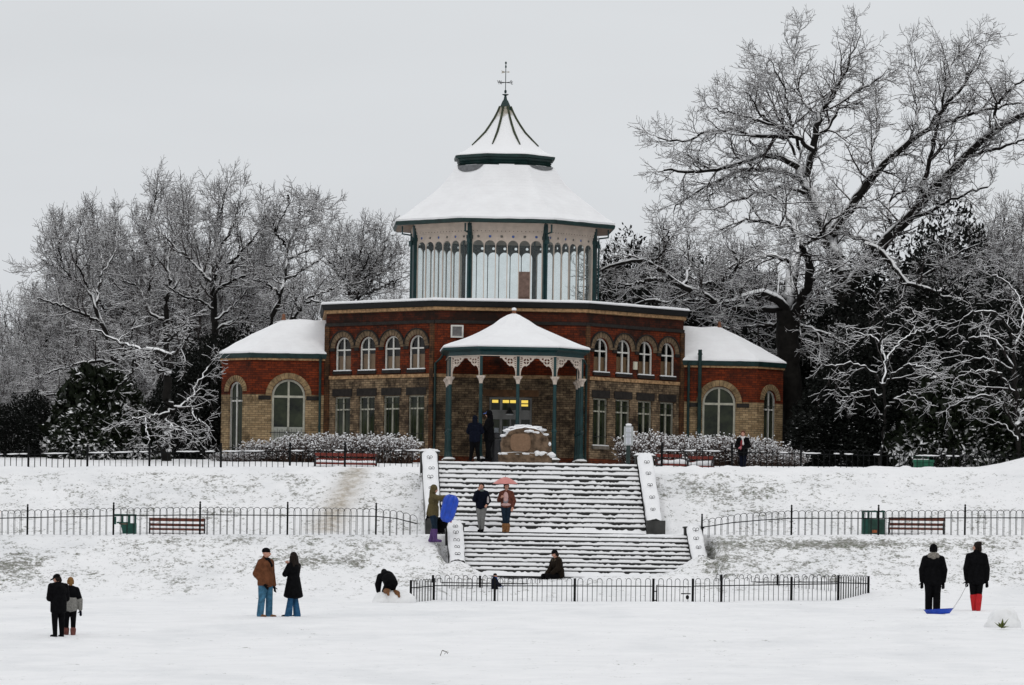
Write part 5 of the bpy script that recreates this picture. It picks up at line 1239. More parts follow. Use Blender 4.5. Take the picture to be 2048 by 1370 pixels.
        for s in 'LR':
            sh, el, wr = S('sh' + s), S('el' + s), S('wr' + s); jk.append(cap_(sh, .034 * H + e_ * .8, el, .033 * H + e_ * .8, sm)); jk.append(cap_(nk - Vector((0, -.006 * H, .012 * H)), .036 * H + e_ * .4, sh, .034 * H + e_ * .6, m)); jk.append(cap_(el, .034 * H + e_ * .9, wr - (wr - el) * .06, .026 * H + e_ * .5, sm))
        if collar: jk.append(cap_(nk - Vector((0, -.008, .035 * H)), .055 * H, nk + Vector((0, .012 * H, .015 * H)), .046 * H, m))
        if lower: jk = [((*b[:-2], lower[0], b[-1]) if b[0] == 'e' else (*b[:-1], lower[0])) if (b[1].z / H < lower[1]) else b for b in jk]
        jk += [x(S, H, hp) for x in extra_top]
        remesh('coat' if coat else 'jacket', jk, vox * 1.1, root, smooth_it=3)
    if hood:
        if hood[1] == 'up': hb = [ell(hp(0, .012, .018), (.060 * H, .068 * H, .072 * H), hood[0], hy), cap_(hp(0, .045, -.03), .045 * H, nk + Vector((0, .02 * H, -.02 * H)), .062 * H, hood[0]), cap_(hp(-.036, -.0, -.045), .028 * H, hp(.036, 0, -.045), .028 * H, hood[0])]
        else: hb = [ell(nk + Vector((0, .045 * H, .0)), (.085 * H, .045 * H, .040 * H), hood[0]), cap_(nk + Vector((-.05 * H, .04 * H, -.02 * H)), .04 * H, nk + Vector((.05 * H, .04 * H, -.02 * H)), .04 * H, hood[0])] + [cap_(nk + Vector((s * .055 * H, .022 * H, -.012 * H)), .034 * H, nk + Vector((0, .062 * H, -.03 * H)), .045 * H, hood[0]) for s in (-1, 1)] + [cap_(nk + Vector((s * .06 * H, .0, -.012 * H)), .028 * H, nk + Vector((s * .045 * H, -.045 * H, -.04 * H)), .022 * H, hood[0]) for s in (-1, 1)]
        remesh('hood', hb, vox, root)
    if scarf: remesh('scarf', [cap_(nk + Vector((math.cos(a) * .042 * H, math.sin(a) * .042 * H, -.005 * H)), .026 * H, nk + Vector((math.cos(a + .8) * .042 * H, math.sin(a + .8) * .042 * H, -.008 * H)), .026 * H, scarf[0]) for a in np.arange(0, 6.2, .8)] + ([cap_(nk + Vector((.0, -.055 * H, -.02 * H)), .026 * H, ch + Vector((.02 * H, -.090 * H, scarf[1] * H)), .024 * H, scarf[0])] if len(scarf) > 1 else []), vox, root)
    if hat:
        hb = [ell(hp(0, .008, .034), (.0525 * H, .062 * H, .046 * H), hat[0], hy)]
        if hat[1] == 'beanie': hb += [cap_(hp(.046 * math.cos(a), .008 + .054 * math.sin(a), .022), .0105 * H, hp(.046 * math.cos(a + .7), .008 + .054 * math.sin(a + .7), .022), .0105 * H, hat[0]) for a in np.arange(0, 6.28, .7)]
        if hat[1] == 'cap': hb += [cap_(hp(s * .03, -.045, .024), .008 * H, hp(s * .014, -.105, .014), .007 * H, hat[0]) for s in (-1, -.5, 0, .5, 1)]
        remesh('hat', hb, vox * .8, root)
    if hair:
        hb = [ell(hp(0, .014, .026), (.052 * H, .058 * H, .056 * H), hair, hy)] if not hat else [ell(hp(0, .022, -.01), (.047 * H, .046 * H, .045 * H), hair, hy)]
        hb += [cap_(hp(s * .043, .01, .015), .018 * H, hp(s * .043, .02, -.03), .016 * H, hair) for s in (-1, 1)] + [cap_(hp(0, .05, .0), .028 * H, hp(0, .05, -.04), .03 * H, hair)]
        if long_hair: hb += [cap_(hp(s * .035, .030, .0), .036 * H, hp(s * .052, .055, -.20), .036 * H, hair) for s in (-1, 0, 1)] + [cap_(hp(s * .045, .0, .0), .022 * H, hp(s * .058, .01, -.13), .022 * H, hair) for s in (-1, 1)]
        if bun: hb += [ell(hp(0, .045, .052), (.034 * H, .034 * H, .03 * H), hair, hy)] + [cap_(hp(0, .05, .05), .008 * H, hp(math.cos(a) * .05, .06 + .03 * math.sin(a * 2), .05 + math.sin(a) * .035), .004 * H, hair) for a in np.arange(0, 6, .9)]
        remesh('hair', hb, vox, root)
    return root
def stand(px, y_top, y_foot, Y=None):
    """Foot point and height of somebody who spans these rows of the photo."""
    q = ground_at(px, y_foot) if Y is None else P(px, y_foot, Y)
    return Vector((q.x, q.y, q.z - .05)), (y_foot - y_top) * q.y / F / 1.0
# --- two youngsters at the left
L_, H_ = stand(118, 1143, 1272); 
person('person in black with a peaked cap, head bowed, at the far left', L_ + Vector((0, -.25, 0)), H_, R(-148), dict(head=(0, -.075, .915), neck=(0, -.035, .845), chest=(0, -.01, .735), elL=(.155, -.02, .62), wrL=(.08, -.16, .66), elR=(-.155, -.02, .62), wrR=(-.06, -.17, .64), shL=(.12, -.02, .80), shR=(-.12, -.02, .80)), top=BLK, leg=BLK, shoe=BLK, hat=(BLK, 'cap'), head_pitch=R(18), head_yaw=R(38), bulk=.026, jacket_len=.42, hand=NAVY, slim=1.05, legr=1.12, hair=HAIRD)
L_, H_ = stand(136, 1151, 1271)
person('sandy-haired person in a black and speckled grey jacket beside the one in a cap', L_ + Vector((.02, .25, 0)), H_, R(197), dict(elL=(.165, .0, .63), wrL=(.15, -.01, .49), elR=(-.17, .02, .63), wrR=(-.19, .0, .47), anR=(-.05, .03, .05), anL=(.05, -.04, .06)), top=BLK, leg=BLK, shoe=PINKB, hair=HAIRB, bulk=.022, jacket_len=.47, hand=NAVY, boots=.35, boot_r=.008, lower=(SPECK, .70), legr=1.1)
# --- couple talking
L_, H_ = stand(530, 1093, 1233)
person('man in a brown jacket, jeans and black beanie facing the woman in a long coat', L_, H_, R(52), dict(elL=(.17, .03, .63), wrL=(.16, -.03, .475), elR=(-.155, .05, .64), wrR=(-.12, -.06, .50), anL=(.085, .0, .05), anR=(-.085, .02, .05), knL=(.075, -.01, .28), knR=(-.075, 0, .28)), top=BROWNJ, leg=JEAN, shoe=BOOTB, hand=BLK, hat=(BLK, 'beanie'), scarf=(BLK, .02), head_yaw=R(28), bulk=.026, jacket_len=.485, legr=1.18, slim=1.08, cuff=.012, collar=True)
L_, H_ = stand(586, 1101, 1233)
person('woman with long dark hair in a flared black coat, hand at her mouth', L_, H_, R(-128), dict(elR=(-.145, -.05, .66), wrR=(-.05, -.12, .80), elL=(.14, -.06, .67), wrL=(.0, -.13, .70), anL=(.06, -.04, .05), anR=(-.06, .03, .05), head=(0, -.02, .93)), top=BLK, leg=JEAN2, shoe=BLK, hair=HAIRD, long_hair=True, coat=(BLK, .345, 1.55), bulk=.014, slim=.92, cuff=.026, legr=1.02, gripR=True)
# --- kneeling on the snow heap
kp = P(778, 1186, 152.3)
person('person in black crouching on hands and knees on the snow heap, brown boots behind', Vector((kp.x, kp.y, kp.z - .10)), 1.62, R(-158), dict(head=(0, -.27, .43), neck=(0, -.22, .42), chest=(0, -.13, .375), belly=(0, -.02, .33), pel=(0, .08, .25), shL=(.11, -.19, .37), shR=(-.11, -.19, .37), elL=(.15, -.22, .22), wrL=(.13, -.25, .09), elR=(-.15, -.22, .22), wrR=(-.13, -.25, .09), hiL=(.06, .09, .23), hiR=(-.06, .09, .23), knL=(.09, -.04, .09), knR=(-.09, -.04, .09), anL=(.10, .20, .10), anR=(-.10, .20, .06), toeL=(.11, .26, .03), toeR=(-.11, .25, .0)), top=BLK, leg=BLK, shoe=BOOTB, hand=BLK, hood=(BLK, 'up'), head_pitch=R(55), bulk=.036, jacket_len=.2, boots=.45, boot_r=.01)
# --- hooded person showing a blue sledge
L_, H_ = stand(866, 968, 1082, 164.6)
pd = person('person in an olive hooded top and purple boots holding out a blue sledge', L_, H_, R(72), dict(shR=(-.115, -.02, .80), elR=(-.15, -.15, .775), wrR=(-.15, -.29, .785), shL=(.118, .0, .80), elL=(.165, .05, .64), wrL=(.15, .05, .48), elR_=(0, 0, 0)) if False else dict(elR=(-.13, -.16, .78), wrR=(-.11, -.32, .80), elL=(.15, .10, .65), wrL=(.12, .14, .49), anL=(.06, .06, .05), anR=(-.06, -.06, .05), knL=(.06, .0, .28), knR=(-.06, -.05, .28)), top=OLIVE, leg=DJEAN, shoe=PURP, hand=BLK, hood=(OLIVE, 'up'), bulk=.018, jacket_len=.48, boots=.75, boot_r=.004, gripR=True, legr=1.06)
def sledge(c0, c1, w, name, label, yaw, mat):
    pass
M_BLUE = simple('blue_sledge_plastic', (.002, .05, .42), .18, .25, 5, bstr=.25, spec=.5)
a, b = P(905, 990, 164.0), P(891, 1044, 164.0); d = (a - b); Ls = d.length; d.normalize(); xw = Vector((d.z, 0, -d.x)); nw = Vector((0, -1, 0))
mb = MB(); n = 14; prof_r = []
for i in range(n + 1):
    t = i / n; wv = .265 * max(.12, 1 - abs(2 * t - 1) ** 5) ** .5 * (.84 + .16 * t)
    row = []
    for u, dp in ((-1.0, .0), (-.93, .03), (-.78, .10), (-.45, .125), (-.38, .105), (-.3, .125), (0, .13), (.3, .125), (.38, .105), (.45, .125), (.78, .10), (.93, .03), (1.0, .0)):
        row.append(b + d * (t * Ls) + xw * (u * wv) + nw * (dp * math.sin(math.pi * (.12 + .76 * t)) ** .5 - .04 * 0))
    prof_r.append(row)
for r_ in prof_r: mb.v.extend([tuple(p) for p in r_])
W = 13
for i in range(n):
    for k in range(W - 1): q0 = i * W + k; mb.f.append((q0, q0 + 1, q0 + W + 1, q0 + W)); mb.m.append(0)
o = mb.build('snow_sledge', M_BLUE, None, smooth=True); sm = o.modifiers.new('solid', 'SOLIDIFY'); sm.thickness = .012; tag(o, 'blue plastic sledge held upright by the person in olive', 'sledge')
mb = MB(); c = b + d * (Ls * .2) + xw * .17 + Vector((0, .04, 0)); mb.tube([c - d * .16, c + d * .10], .03, 6); mb.build('red_strap', simple('red_strap_cloth', (.40, .03, .03), .7, .2, 8), o)
hb = [ell(P(884, 1046, 164.9), (.20, .14, .22), BLK), ell(P(880, 1060, 164.9), (.17, .13, .10), BLK), cap_(P(876, 1030, 164.9), .025, P(872, 1012, 164.8), .02, BLK)]
o = remesh('carrier_bag', hb, .012); tag(o, 'bulging black bag hanging behind the blue sledge', 'bag')
# --- pair coming down the steps
L_, H_ = stand(962, 963, 1061, 166.9)
person('boy in a black jacket and grey trousers, one hand at his mouth, on the landing', L_, H_, R(-14), dict(elR=(-.150, -.04, .66), wrR=(-.035, -.115, .845), elL=(.165, .02, .64), wrL=(.15, -.10, .56), knL=(.04, -.02, .28), knR=(-.03, -.02, .28), anL=(.035, -.02, .05), anR=(-.025, .04, .05)), top=NAVY, leg=GREYT, shoe=BLK, hair=HAIRD, scarf=(GREYS,), bulk=.018, jacket_len=.50, legr=1.12, gripL=True)
q = P(976, 1000, 166.7); mb = MB(); mb.lathe(q, [(.035, -.10), (.035, .06), (.02, .10), (.02, .12)], 10); o = mb.build('drinks_bottle', simple('pale_bottle', (.42, .38, .38), .35, .2, 8)); tag(o, "pale drinks bottle in the hand of the boy in grey trousers", 'bottle')
L_, H_ = stand(1012, 963, 1062, 166.8)
pf = person('woman in a rusty fur jacket and pink top under the pink umbrella', L_, H_, R(-10), dict(elR=(-.17, .02, .66), wrR=(-.10, -.10, .70), elL=(.165, .02, .64), wrL=(.15, -.05, .52), knL=(.035, -.015, .28), knR=(-.035, -.015, .28), anL=(.03, .0, .05), anR=(-.03, -.01, .05)), top=FURJ, shirt=PINKT, leg=DJEAN, shoe=TAN, hair=HAIRD, long_hair=False, bun=True, head_yaw=R(25), bulk=.014, jacket_len=.53, boots=.42, boot_r=.012, gripR=True, legr=1.0,
            extra_top=[lambda S, H, hp: ell(S('chest') + Vector((.0, -.082 * H, -.02 * H)), (.050 * H, .025 * H, .11 * H), PINKT), lambda S, H, hp: ell(S('belly') + Vector((.0, -.070 * H, .01 * H)), (.052 * H, .028 * H, .09 * H), PRINT), lambda S, H, hp: ell(S('pel') + Vector((.0, -.015 * H, .03 * H)), (.108 * H, .086 * H, .055 * H), PINKT)])
c = P(1011, 954, 167.0); e0 = P(985, 968, 167.0); rad = c.x - e0.x; hgt = c.z - e0.z
um = empty('umbrella', c); tag(um, 'small pink umbrella over the woman on the landing', 'umbrella')
mb = MB(); n = 8; K = 7; sb = 6; vs = []
for i in range(K):
    t = i / (K - 1)
    for k in range(n * sb):
        a = 2 * math.pi * k / (n * sb); f = (k % sb) / sb; sag = 1 - .10 * t * math.sin(math.pi * f); vs.append((rad * t * sag * math.cos(a), rad * t * sag * math.sin(a), -hgt * (t ** 1.7) + .012 * t * math.sin(math.pi * f)))
fs = [(i * 48 + k, i * 48 + (k + 1) % 48, (i + 1) * 48 + (k + 1) % 48, (i + 1) * 48 + k) for i in range(K - 1) for k in range(48)]
mb.v = vs; mb.f = fs; mb.m = [0] * len(fs); M_UM = simple('pink_umbrella_cloth', (.56, .22, .20), .6, .15, 9); mb.build('canopy', M_UM, um, smooth=False)
mb = MB(); mb.tube([(0, 0, .05), (0, 0, -.62)], .008, 6); mb.build('shaft', M_IRON, um)
for k in range(8):
    a = 2 * math.pi * k / 8; mb = MB(); mb.tube([(rad * t * math.cos(a), rad * t * math.sin(a), -hgt * t ** 1.7 - .006) for t in np.linspace(0, 1, 6)], .004, 4); mb.build('rib', M_IRON, um)
# --- man and child in the enclosure
q = P(1114, 1153, 162.6)
person('man in a dark brown coat and black beanie sitting low on the lower steps', Vector((q.x, q.y, q.z - .60)), 1.72, R(-62), dict(head=(0, -.06, .775), neck=(0, -.03, .69), chest=(0, 0, .58), belly=(0, .03, .47), pel=(0, .04, .38), shL=(.125, -.02, .645), shR=(-.125, -.02, .645), elL=(.16, -.06, .50), wrL=(.10, -.17, .40), elR=(-.16, -.06, .48), wrR=(-.10, -.20, .37), hiL=(.06, .0, .36), hiR=(-.06, 0, .36), knL=(.09, -.25, .36), knR=(-.09, -.25, .36), anL=(.09, -.26, .10), anR=(-.09, -.26, .10)), top=DBROWN, leg=BLK, shoe=BLK, hand=BLK, hat=(BLK, 'beanie'), head_yaw=R(-8), head_pitch=R(20), bulk=.026, jacket_len=.3, slim=1.1, hair=HAIRD, hood=(cloth('drab_hood', (.06, .05, .035)), 'down'))
q = P(989, 1178, 160.0)
person('child in a black bobble hat and dark blue coat behind the enclosure railing', Vector((q.x, q.y, gz1(q) - .48)), 1.02, R(75), dict(elL=(.15, -.05, .66), wrL=(.11, -.18, .60), elR=(-.15, -.05, .66), wrR=(-.10, -.18, .58), head=(0, -.02, .90)), top=NAVY, leg=BLK, shoe=BLK, hand=cloth('blue_mitten', (.02, .06, .22)), hat=(BLK, 'beanie'), scarf=(cloth('blue_scarf_cloth', (.012, .07, .26)), .0), bulk=.03, jacket_len=.45, vox=.007)
# --- two hooded youths in the porch
q = P(949, 923, 183.2); person('youth in a black hooded jacket, seen from behind, at the left of the porch', Vector((q.x, q.y, q.z)), 91 * 183.2 / F, R(172), dict(anL=(.09, .0, .05), anR=(-.09, 0, .05), elL=(.165, -.05, .66), wrL=(.10, -.13, .60), elR=(-.165, -.05, .66), wrR=(-.09, -.13, .62)), top=NAVY, leg=BLK, shoe=BLK, hand=BLK, hood=(NAVY, 'up'), head_yaw=R(-20), bulk=.024, jacket_len=.46, legr=1.2, vox=.010)
q = P(977, 923, 183.6); person('taller hooded youth in black facing left in the porch', Vector((q.x, q.y, q.z)), 101 * 183.6 / F, R(-98), dict(anL=(.09, .04, .05), anR=(-.09, -.05, .05), elL=(.165, -.05, .66), wrL=(.10, -.15, .60), elR=(-.165, -.05, .66), wrR=(-.09, -.15, .64)), top=BLK, leg=BLK, shoe=BLK, hand=BLK, hood=(BLK, 'up'), hat=(cloth('blue_white_cap', (.10, .16, .42)), 'cap'), bulk=.026, jacket_len=.42, legr=1.2, vox=.010)
q = P(991, 924, 183.9); rb = empty('porch_bin', (q.x, q.y, q.z)); tag(rb, 'tall black bin standing beside the hooded youths in the porch', 'litter bin')
mb = MB(); mb.lathe((0, 0, 0), [(.17, 0), (.19, .08), (.19, .80), (.17, .84)], 14); mb.build('bin_body', M_CAST, rb); mb = MB(); mb.lathe((0, 0, .86), [(.19, 0), (.21, .04), (.20, .16), (.12, .22)], 14); mb.build('bin_hood', M_CAST, rb)
# --- woman on the upper terrace
q = P(1485, 945, 177.2)
person('woman with a white scarf and pink gloves standing behind the upper railing', Vector((q.x, q.y, q.z)), 83 * 177.2 / F, R(-12), dict(elR=(-.165, -.02, .64), wrR=(-.055, -.14, .60), elL=(.165, -.02, .64), wrL=(.0, -.15, .595), knL=(.045, 0, .28), knR=(-.035, 0, .28), anL=(.04, 0, .05), anR=(-.03, 0, .05)), top=BLK, leg=NAVY, shoe=BLK, hand=PINKG, hair=HAIRR, scarf=(WHITES, -.06), bulk=.022, jacket_len=.44, gripL=True, gripR=True, extra_top=[lambda S, H, hp: ell(S('chest') + Vector((-.01 * H, -.085 * H, -.06 * H)), (.04 * H, .02 * H, .11 * H), REDT), lambda S, H, hp: ell(S('wrL') + Vector((-.03 * H, 0, 0)), (.05 * H, .03 * H, .026 * H), PINKG)])
# --- couple walking away at the right with a sledge
L_, H_ = stand(1867, 1085, 1222)
person('man in black seen from behind with a grey fur hood on his shoulders', L_ + Vector((0, .3, 0)), H_, R(178), dict(elL=(.168, .0, .63), wrL=(.172, -.02, .46), elR=(-.168, .0, .63), wrR=(-.165, -.02, .46), anL=(.055, -.06, .06), anR=(-.055, .05, .05), shL=(.115, .0, .785), shR=(-.115, .0, .785)), top=BLK, leg=BLK, shoe=BLK, hand=BLK, hat=(BLK, 'beanie'), hair=BLK, hood=(GREYF, 'down'), bulk=.026, jacket_len=.43, slim=1.08, legr=1.32, cuff=.01)
L_, H_ = stand(1953, 1081, 1222); L2 = L_
pk = person('woman in black with hair tied up and bright red boots, seen from behind', L_ + Vector((0, .2, 0)), H_, R(176), dict(elL=(.148, .0, .63), wrL=(.145, -.04, .47), elR=(-.15, .0, .63), wrR=(-.16, .0, .47), anL=(.02, -.02, .05), anR=(-.03, .06, .05), knL=(.045, -.01, .28), knR=(-.045, .0, .28)), top=BLK, leg=BLK, shoe=REDW, hand=BLK, hair=HAIRD, bun=True, head_yaw=R(62), bulk=.024, jacket_len=.44, boots=.82, boot_r=.004, collar=True, legr=.98)
q = ground_at(1877, 1228); mb = MB(); n = 24; yw = R(12)
for r_, z in ((.30, .0), (.345, .05), (.40, .125), (.425, .14), (.405, .128), (.35, .06), (.28, .02), (0.01, .015)):
    for k in range(n):
        a = 2 * math.pi * k / n; rx, ry = r_ * 1.0, r_ * .62; mb.v.append((rx * math.cos(a), ry * math.sin(a), z + .05 * (r_ / .42) * math.cos(a) * .55))
mb.f = [(i * n + k, i * n + (k + 1) % n, (i + 1) * n + (k + 1) % n, (i + 1) * n + k) for i in range(7) for k in range(n)] + [tuple(range(n))[::-1]]; mb.m = [0] * len(mb.f)
o = mb.build('snow_sledge', M_BLUE, None, smooth=False, loc=q + Vector((0, 0, .0))); tag(o, 'shallow blue plastic sledge lying on the snow behind the man in black', 'sledge')
mb = MB(); hnd = P(1935, 1167, q.y + .3)
for dy in (-.16, .16):
    s = q + Vector((.40, dy, .16)); mid = s.lerp(hnd, .5) + Vector((0, 0, -.04)); mb.tube([s, mid, hnd], .0055, 4)
o = mb.build('tow_rope', simple('pale_rope', (.42, .42, .42), .8, .1, 9)); tag(o, 'thin pale tow rope from the blue sledge to the woman in red boots', 'rope')
# ================================================================== TREES: tapered limbs, forked down to fine twigs, snow lying along the tops
M_BARK = snow_top('snowy_bark', (.010, .009, .008), .38, .10, .9, .40, 2.2, .5)
M_TWIG = snow_top('snowy_twigs', (.030, .026, .024), .24, .10, .9, .3, 3.0, .4)
M_TWIG2 = snow_top('snowy_twigs_far', (.036, .030, .029), .40, .12, .9, .3, 3.0, .3)
def tubes(Pm, Rm, S, snow=0.0):
    """Tapered tubes for N branches of K points each; the upper edge is raised by the snow on it."""
    Nn, K, _ = Pm.shape
    T = np.empty_like(Pm); T[:, 1:-1] = Pm[:, 2:] - Pm[:, :-2]; T[:, 0] = Pm[:, 1] - Pm[:, 0]; T[:, -1] = Pm[:, -1] - Pm[:, -2]
    T /= np.linalg.norm(T, axis=2, keepdims=True) + 1e-9
    up = np.zeros_like(T); up[..., 2] = 1; steep = np.abs(T[..., 2]); up[..., 0] = (steep > .985) * 1.0
    n = up - T * np.sum(up * T, axis=2, keepdims=True); n /= np.linalg.norm(n, axis=2, keepdims=True) + 1e-9
    b = np.cross(T, n)
    ang = np.arange(S) * 2 * np.pi / S
    sn = snow * np.clip(1 - steep * 1.05, 0, 1)
    V = Pm[:, :, None, :] + Rm[:, :, None, None] * (np.cos(ang)[None, None, :, None] * n[:, :, None, :] + np.sin(ang)[None, None, :, None] * b[:, :, None, :])
    lift = np.clip(np.cos(ang), 0, 1)[None, None, :] ** .7 * np.minimum(sn, Rm * 1.6 + .004)[:, :, None]; V[..., 2] += lift
    idx = np.arange(Nn * K * S).reshape(Nn, K, S)
    a = idx[:, :-1, :]; c = np.roll(a, -1, axis=2); d = idx[:, 1:, :]; e = np.roll(d, -1, axis=2)
    Fq = np.stack([a, d, e, c], -1).reshape(-1, 4)
    return V.reshape(-1, 3), Fq
def resample(pts, r0, r1, K, jit=0.0, rg=None):
    pts = np.array(pts, float); s = np.concatenate([[0], np.cumsum(np.linalg.norm(np.diff(pts, axis=0), axis=1))]); t = np.linspace(0, s[-1], K)
    # smooth the polyline a little, then add crookedness
    q = np.stack([np.interp(t, s, pts[:, i]) for i in range(3)], 1)
    for _ in range(2): q[1:-1] = .25 * q[:-2] + .5 * q[1:-1] + .25 * q[2:]
    if jit and rg is not None: q[1:-1] += rg.normal(0, jit, (K - 2, 3))
    return q, np.linspace(r0, r1, K)
def norm(v): return v / (np.linalg.norm(v, axis=-1, keepdims=True) + 1e-9)
def spawn(Pm, Rm, M, t0, t1, a0, a1, L0, L1, K, up, wig, rk, rmin, rg, taper=.35, tip=False, prune=None, flat=0.0):
    Nn, Kp, _ = Pm.shape
    t = t0 + (t1 - t0) * (np.arange(M)[None, :] + rg.random((Nn, M))) / M
    if tip: t[:, -1] = 1.0
    f = np.clip(t * (Kp - 1), 0, Kp - 1.001); i = f.astype(int); w = (f - i)[..., None]; row = np.arange(Nn)[:, None]
    p = Pm[row, i] * (1 - w) + Pm[row, i + 1] * w; tg = norm(Pm[row, i + 1] - Pm[row, i]); r = Rm[row, i] * (1 - w[..., 0]) + Rm[row, i + 1] * w[..., 0]
    p, tg, r, t = p.reshape(-1, 3), tg.reshape(-1, 3), r.ravel(), t.ravel()
    rv = rg.normal(size=p.shape); perp = norm(rv - tg * np.sum(rv * tg, 1, keepdims=True)); a = (a0 + (a1 - a0) * rg.random(len(p)))[:, None]
    if tip: a = np.where(t[:, None] >= 1.0, a * .3, a)
    d = norm(tg * np.cos(a) + perp * np.sin(a)); d[:, 2] = d[:, 2] * (1 - flat)
    L = (L0 + (L1 - L0) * rg.random(len(p))) * (1.15 - .6 * t); seg = (L / (K - 1))[:, None]
    out_ = np.empty((len(p), K, 3)); out_[:, 0] = p
    for k in range(1, K):
        d = norm(d + rg.normal(size=d.shape) * wig + np.array([0, 0, up])); out_[:, k] = out_[:, k - 1] + d * seg
    r0 = np.maximum(np.minimum(r * rk, .012 + L * .022), rmin); R_ = r0[:, None] * np.linspace(1, taper, K)[None, :]; R_ = np.maximum(R_, rmin * .7)
    if prune is not None: k_ = prune(out_); out_, R_ = out_[k_], R_[k_]
    return out_, R_
def finish(root, name, lev_trunk, lev_crown, mats, snow_t=.045, snow_c=.015):
    vs, fs, o = [], [], 0
    for Pm, Rm in lev_trunk:
        v, f = tubes(Pm, Rm, 8, snow_t); vs.append(v); fs.append(f + o); o += len(v)
    tr = npmesh('trunk', np.concatenate(vs), np.concatenate(fs), mats[0], parent=root)
    vs, fs, o = [], [], 0
    for (Pm, Rm, S) in lev_crown:
        v, f = tubes(Pm, Rm, S, snow_c); vs.append(v); fs.append(f + o); o += len(v)
    npmesh('crown', np.concatenate(vs), np.concatenate(fs), mats[1], parent=root)
    return root
def hero(name, label, limbs, Y, seed, dens=1.0, L1=(.8, 2.2), L2=(.45, 1.1), L3=(.22, .55), L4=(.09, .2), up=(.06, .05, .05), wig=(.28, .34, .38), m4=2, n2=6, n3=5, rtw=.0082, depth=3.5, lw=1.0, mats=None, group=None, K1=9, trunc=.87):
    """Tree whose main limbs follow the ones in the photo; each limb also wanders towards or away from the viewer."""
    rg = np.random.default_rng(seed); base = P(limbs[0][0][0][0], limbs[0][0][0][1], Y); root = empty(name, (base.x, Y, base.z)); tag(root, label, 'tree', group); O = np.array([base.x, Y, base.z])
    l0 = []; K0 = 22; used = {}
    for (pl, w0, w1) in limbs:
        key = tuple(pl[0]); d0 = used.get(key, 0.0 if len(used) == 0 else rg.uniform(-.3, .3)); ph = rg.uniform(0, 6.28); amp = depth * rg.uniform(.35, 1.0) * rg.choice([-1, 1]); n = len(pl)
        pts = [np.array(P(x, y, Y + (d0 + amp * (i / max(n - 1, 1)) ** 1.2 if len(used) else 0))) - O for i, (x, y) in enumerate(pl)]
        for i, q in enumerate(pl): used.setdefault(tuple(q), d0 + (amp * (i / max(n - 1, 1)) ** 1.2 if len(l0) else 0))
        sc = Y / F / 2
        if len(l0) and w1 <= 3 and trunc < 1:
            s_ = np.concatenate([[0], np.cumsum(np.linalg.norm(np.diff(np.array(pts), axis=0), axis=1))]); tt = np.linspace(0, s_[-1] * trunc, n + 2); pts = list(np.stack([np.interp(tt, s_, np.array(pts)[:, i]) for i in range(3)], 1))
        l0.append(resample(pts, w0 * sc * 1.05 * lw, w1 * sc * 1.15 * lw, K0, .035, rg))
    P0 = np.stack([a for a, b in l0]); R0 = np.stack([b for a, b in l0])
    Lm = np.linalg.norm(np.diff(P0, axis=1), axis=2).sum(1); Pc, Rc = P0[1:], R0[1:]; Lm = Lm[1:]
    outs, outr = [], []
    for i in range(len(Pc)):                            # number of branches grows with the limb's length
        m = max(4, int(Lm[i] * 2.5 * dens)); a, b = spawn(Pc[i:i + 1], Rc[i:i + 1], m, .10, 1.0, R(30), R(75), L1[0], L1[1], K1, up[0], wig[0] * .6, .62, .012, rg, .32, True); outs.append(a); outr.append(b)
    P1, R1 = np.concatenate(outs), np.concatenate(outr)
    P2, R2 = spawn(P1, R1, int(round(n2 * dens)), .12, 1.0, R(28), R(70), L2[0], L2[1], 6, up[1], wig[1] * .6, .65, rtw * 1.1, rg, .45, True)
    P3, R3 = spawn(P2, R2, n3, .15, 1.0, R(30), R(70), L3[0], L3[1], 4, up[2], wig[2] * .5, .75, rtw, rg, .6, True)
    lev = [(P1, R1, 5), (P2, R2, 4), (P3, R3, 4)]
    if m4: P4, R4 = spawn(P3, R3, m4, .25, 1.0, R(35), R(75), L4[0], L4[1], 2, 0, 0, .8, rtw * .85, rg, .7, True); lev.append((P4, R4, 4))
    return finish(root, name, [(P0, R0)], lev, mats or (M_BARK, M_TWIG2))
GB = 'big bare trees with snow-lined limbs'
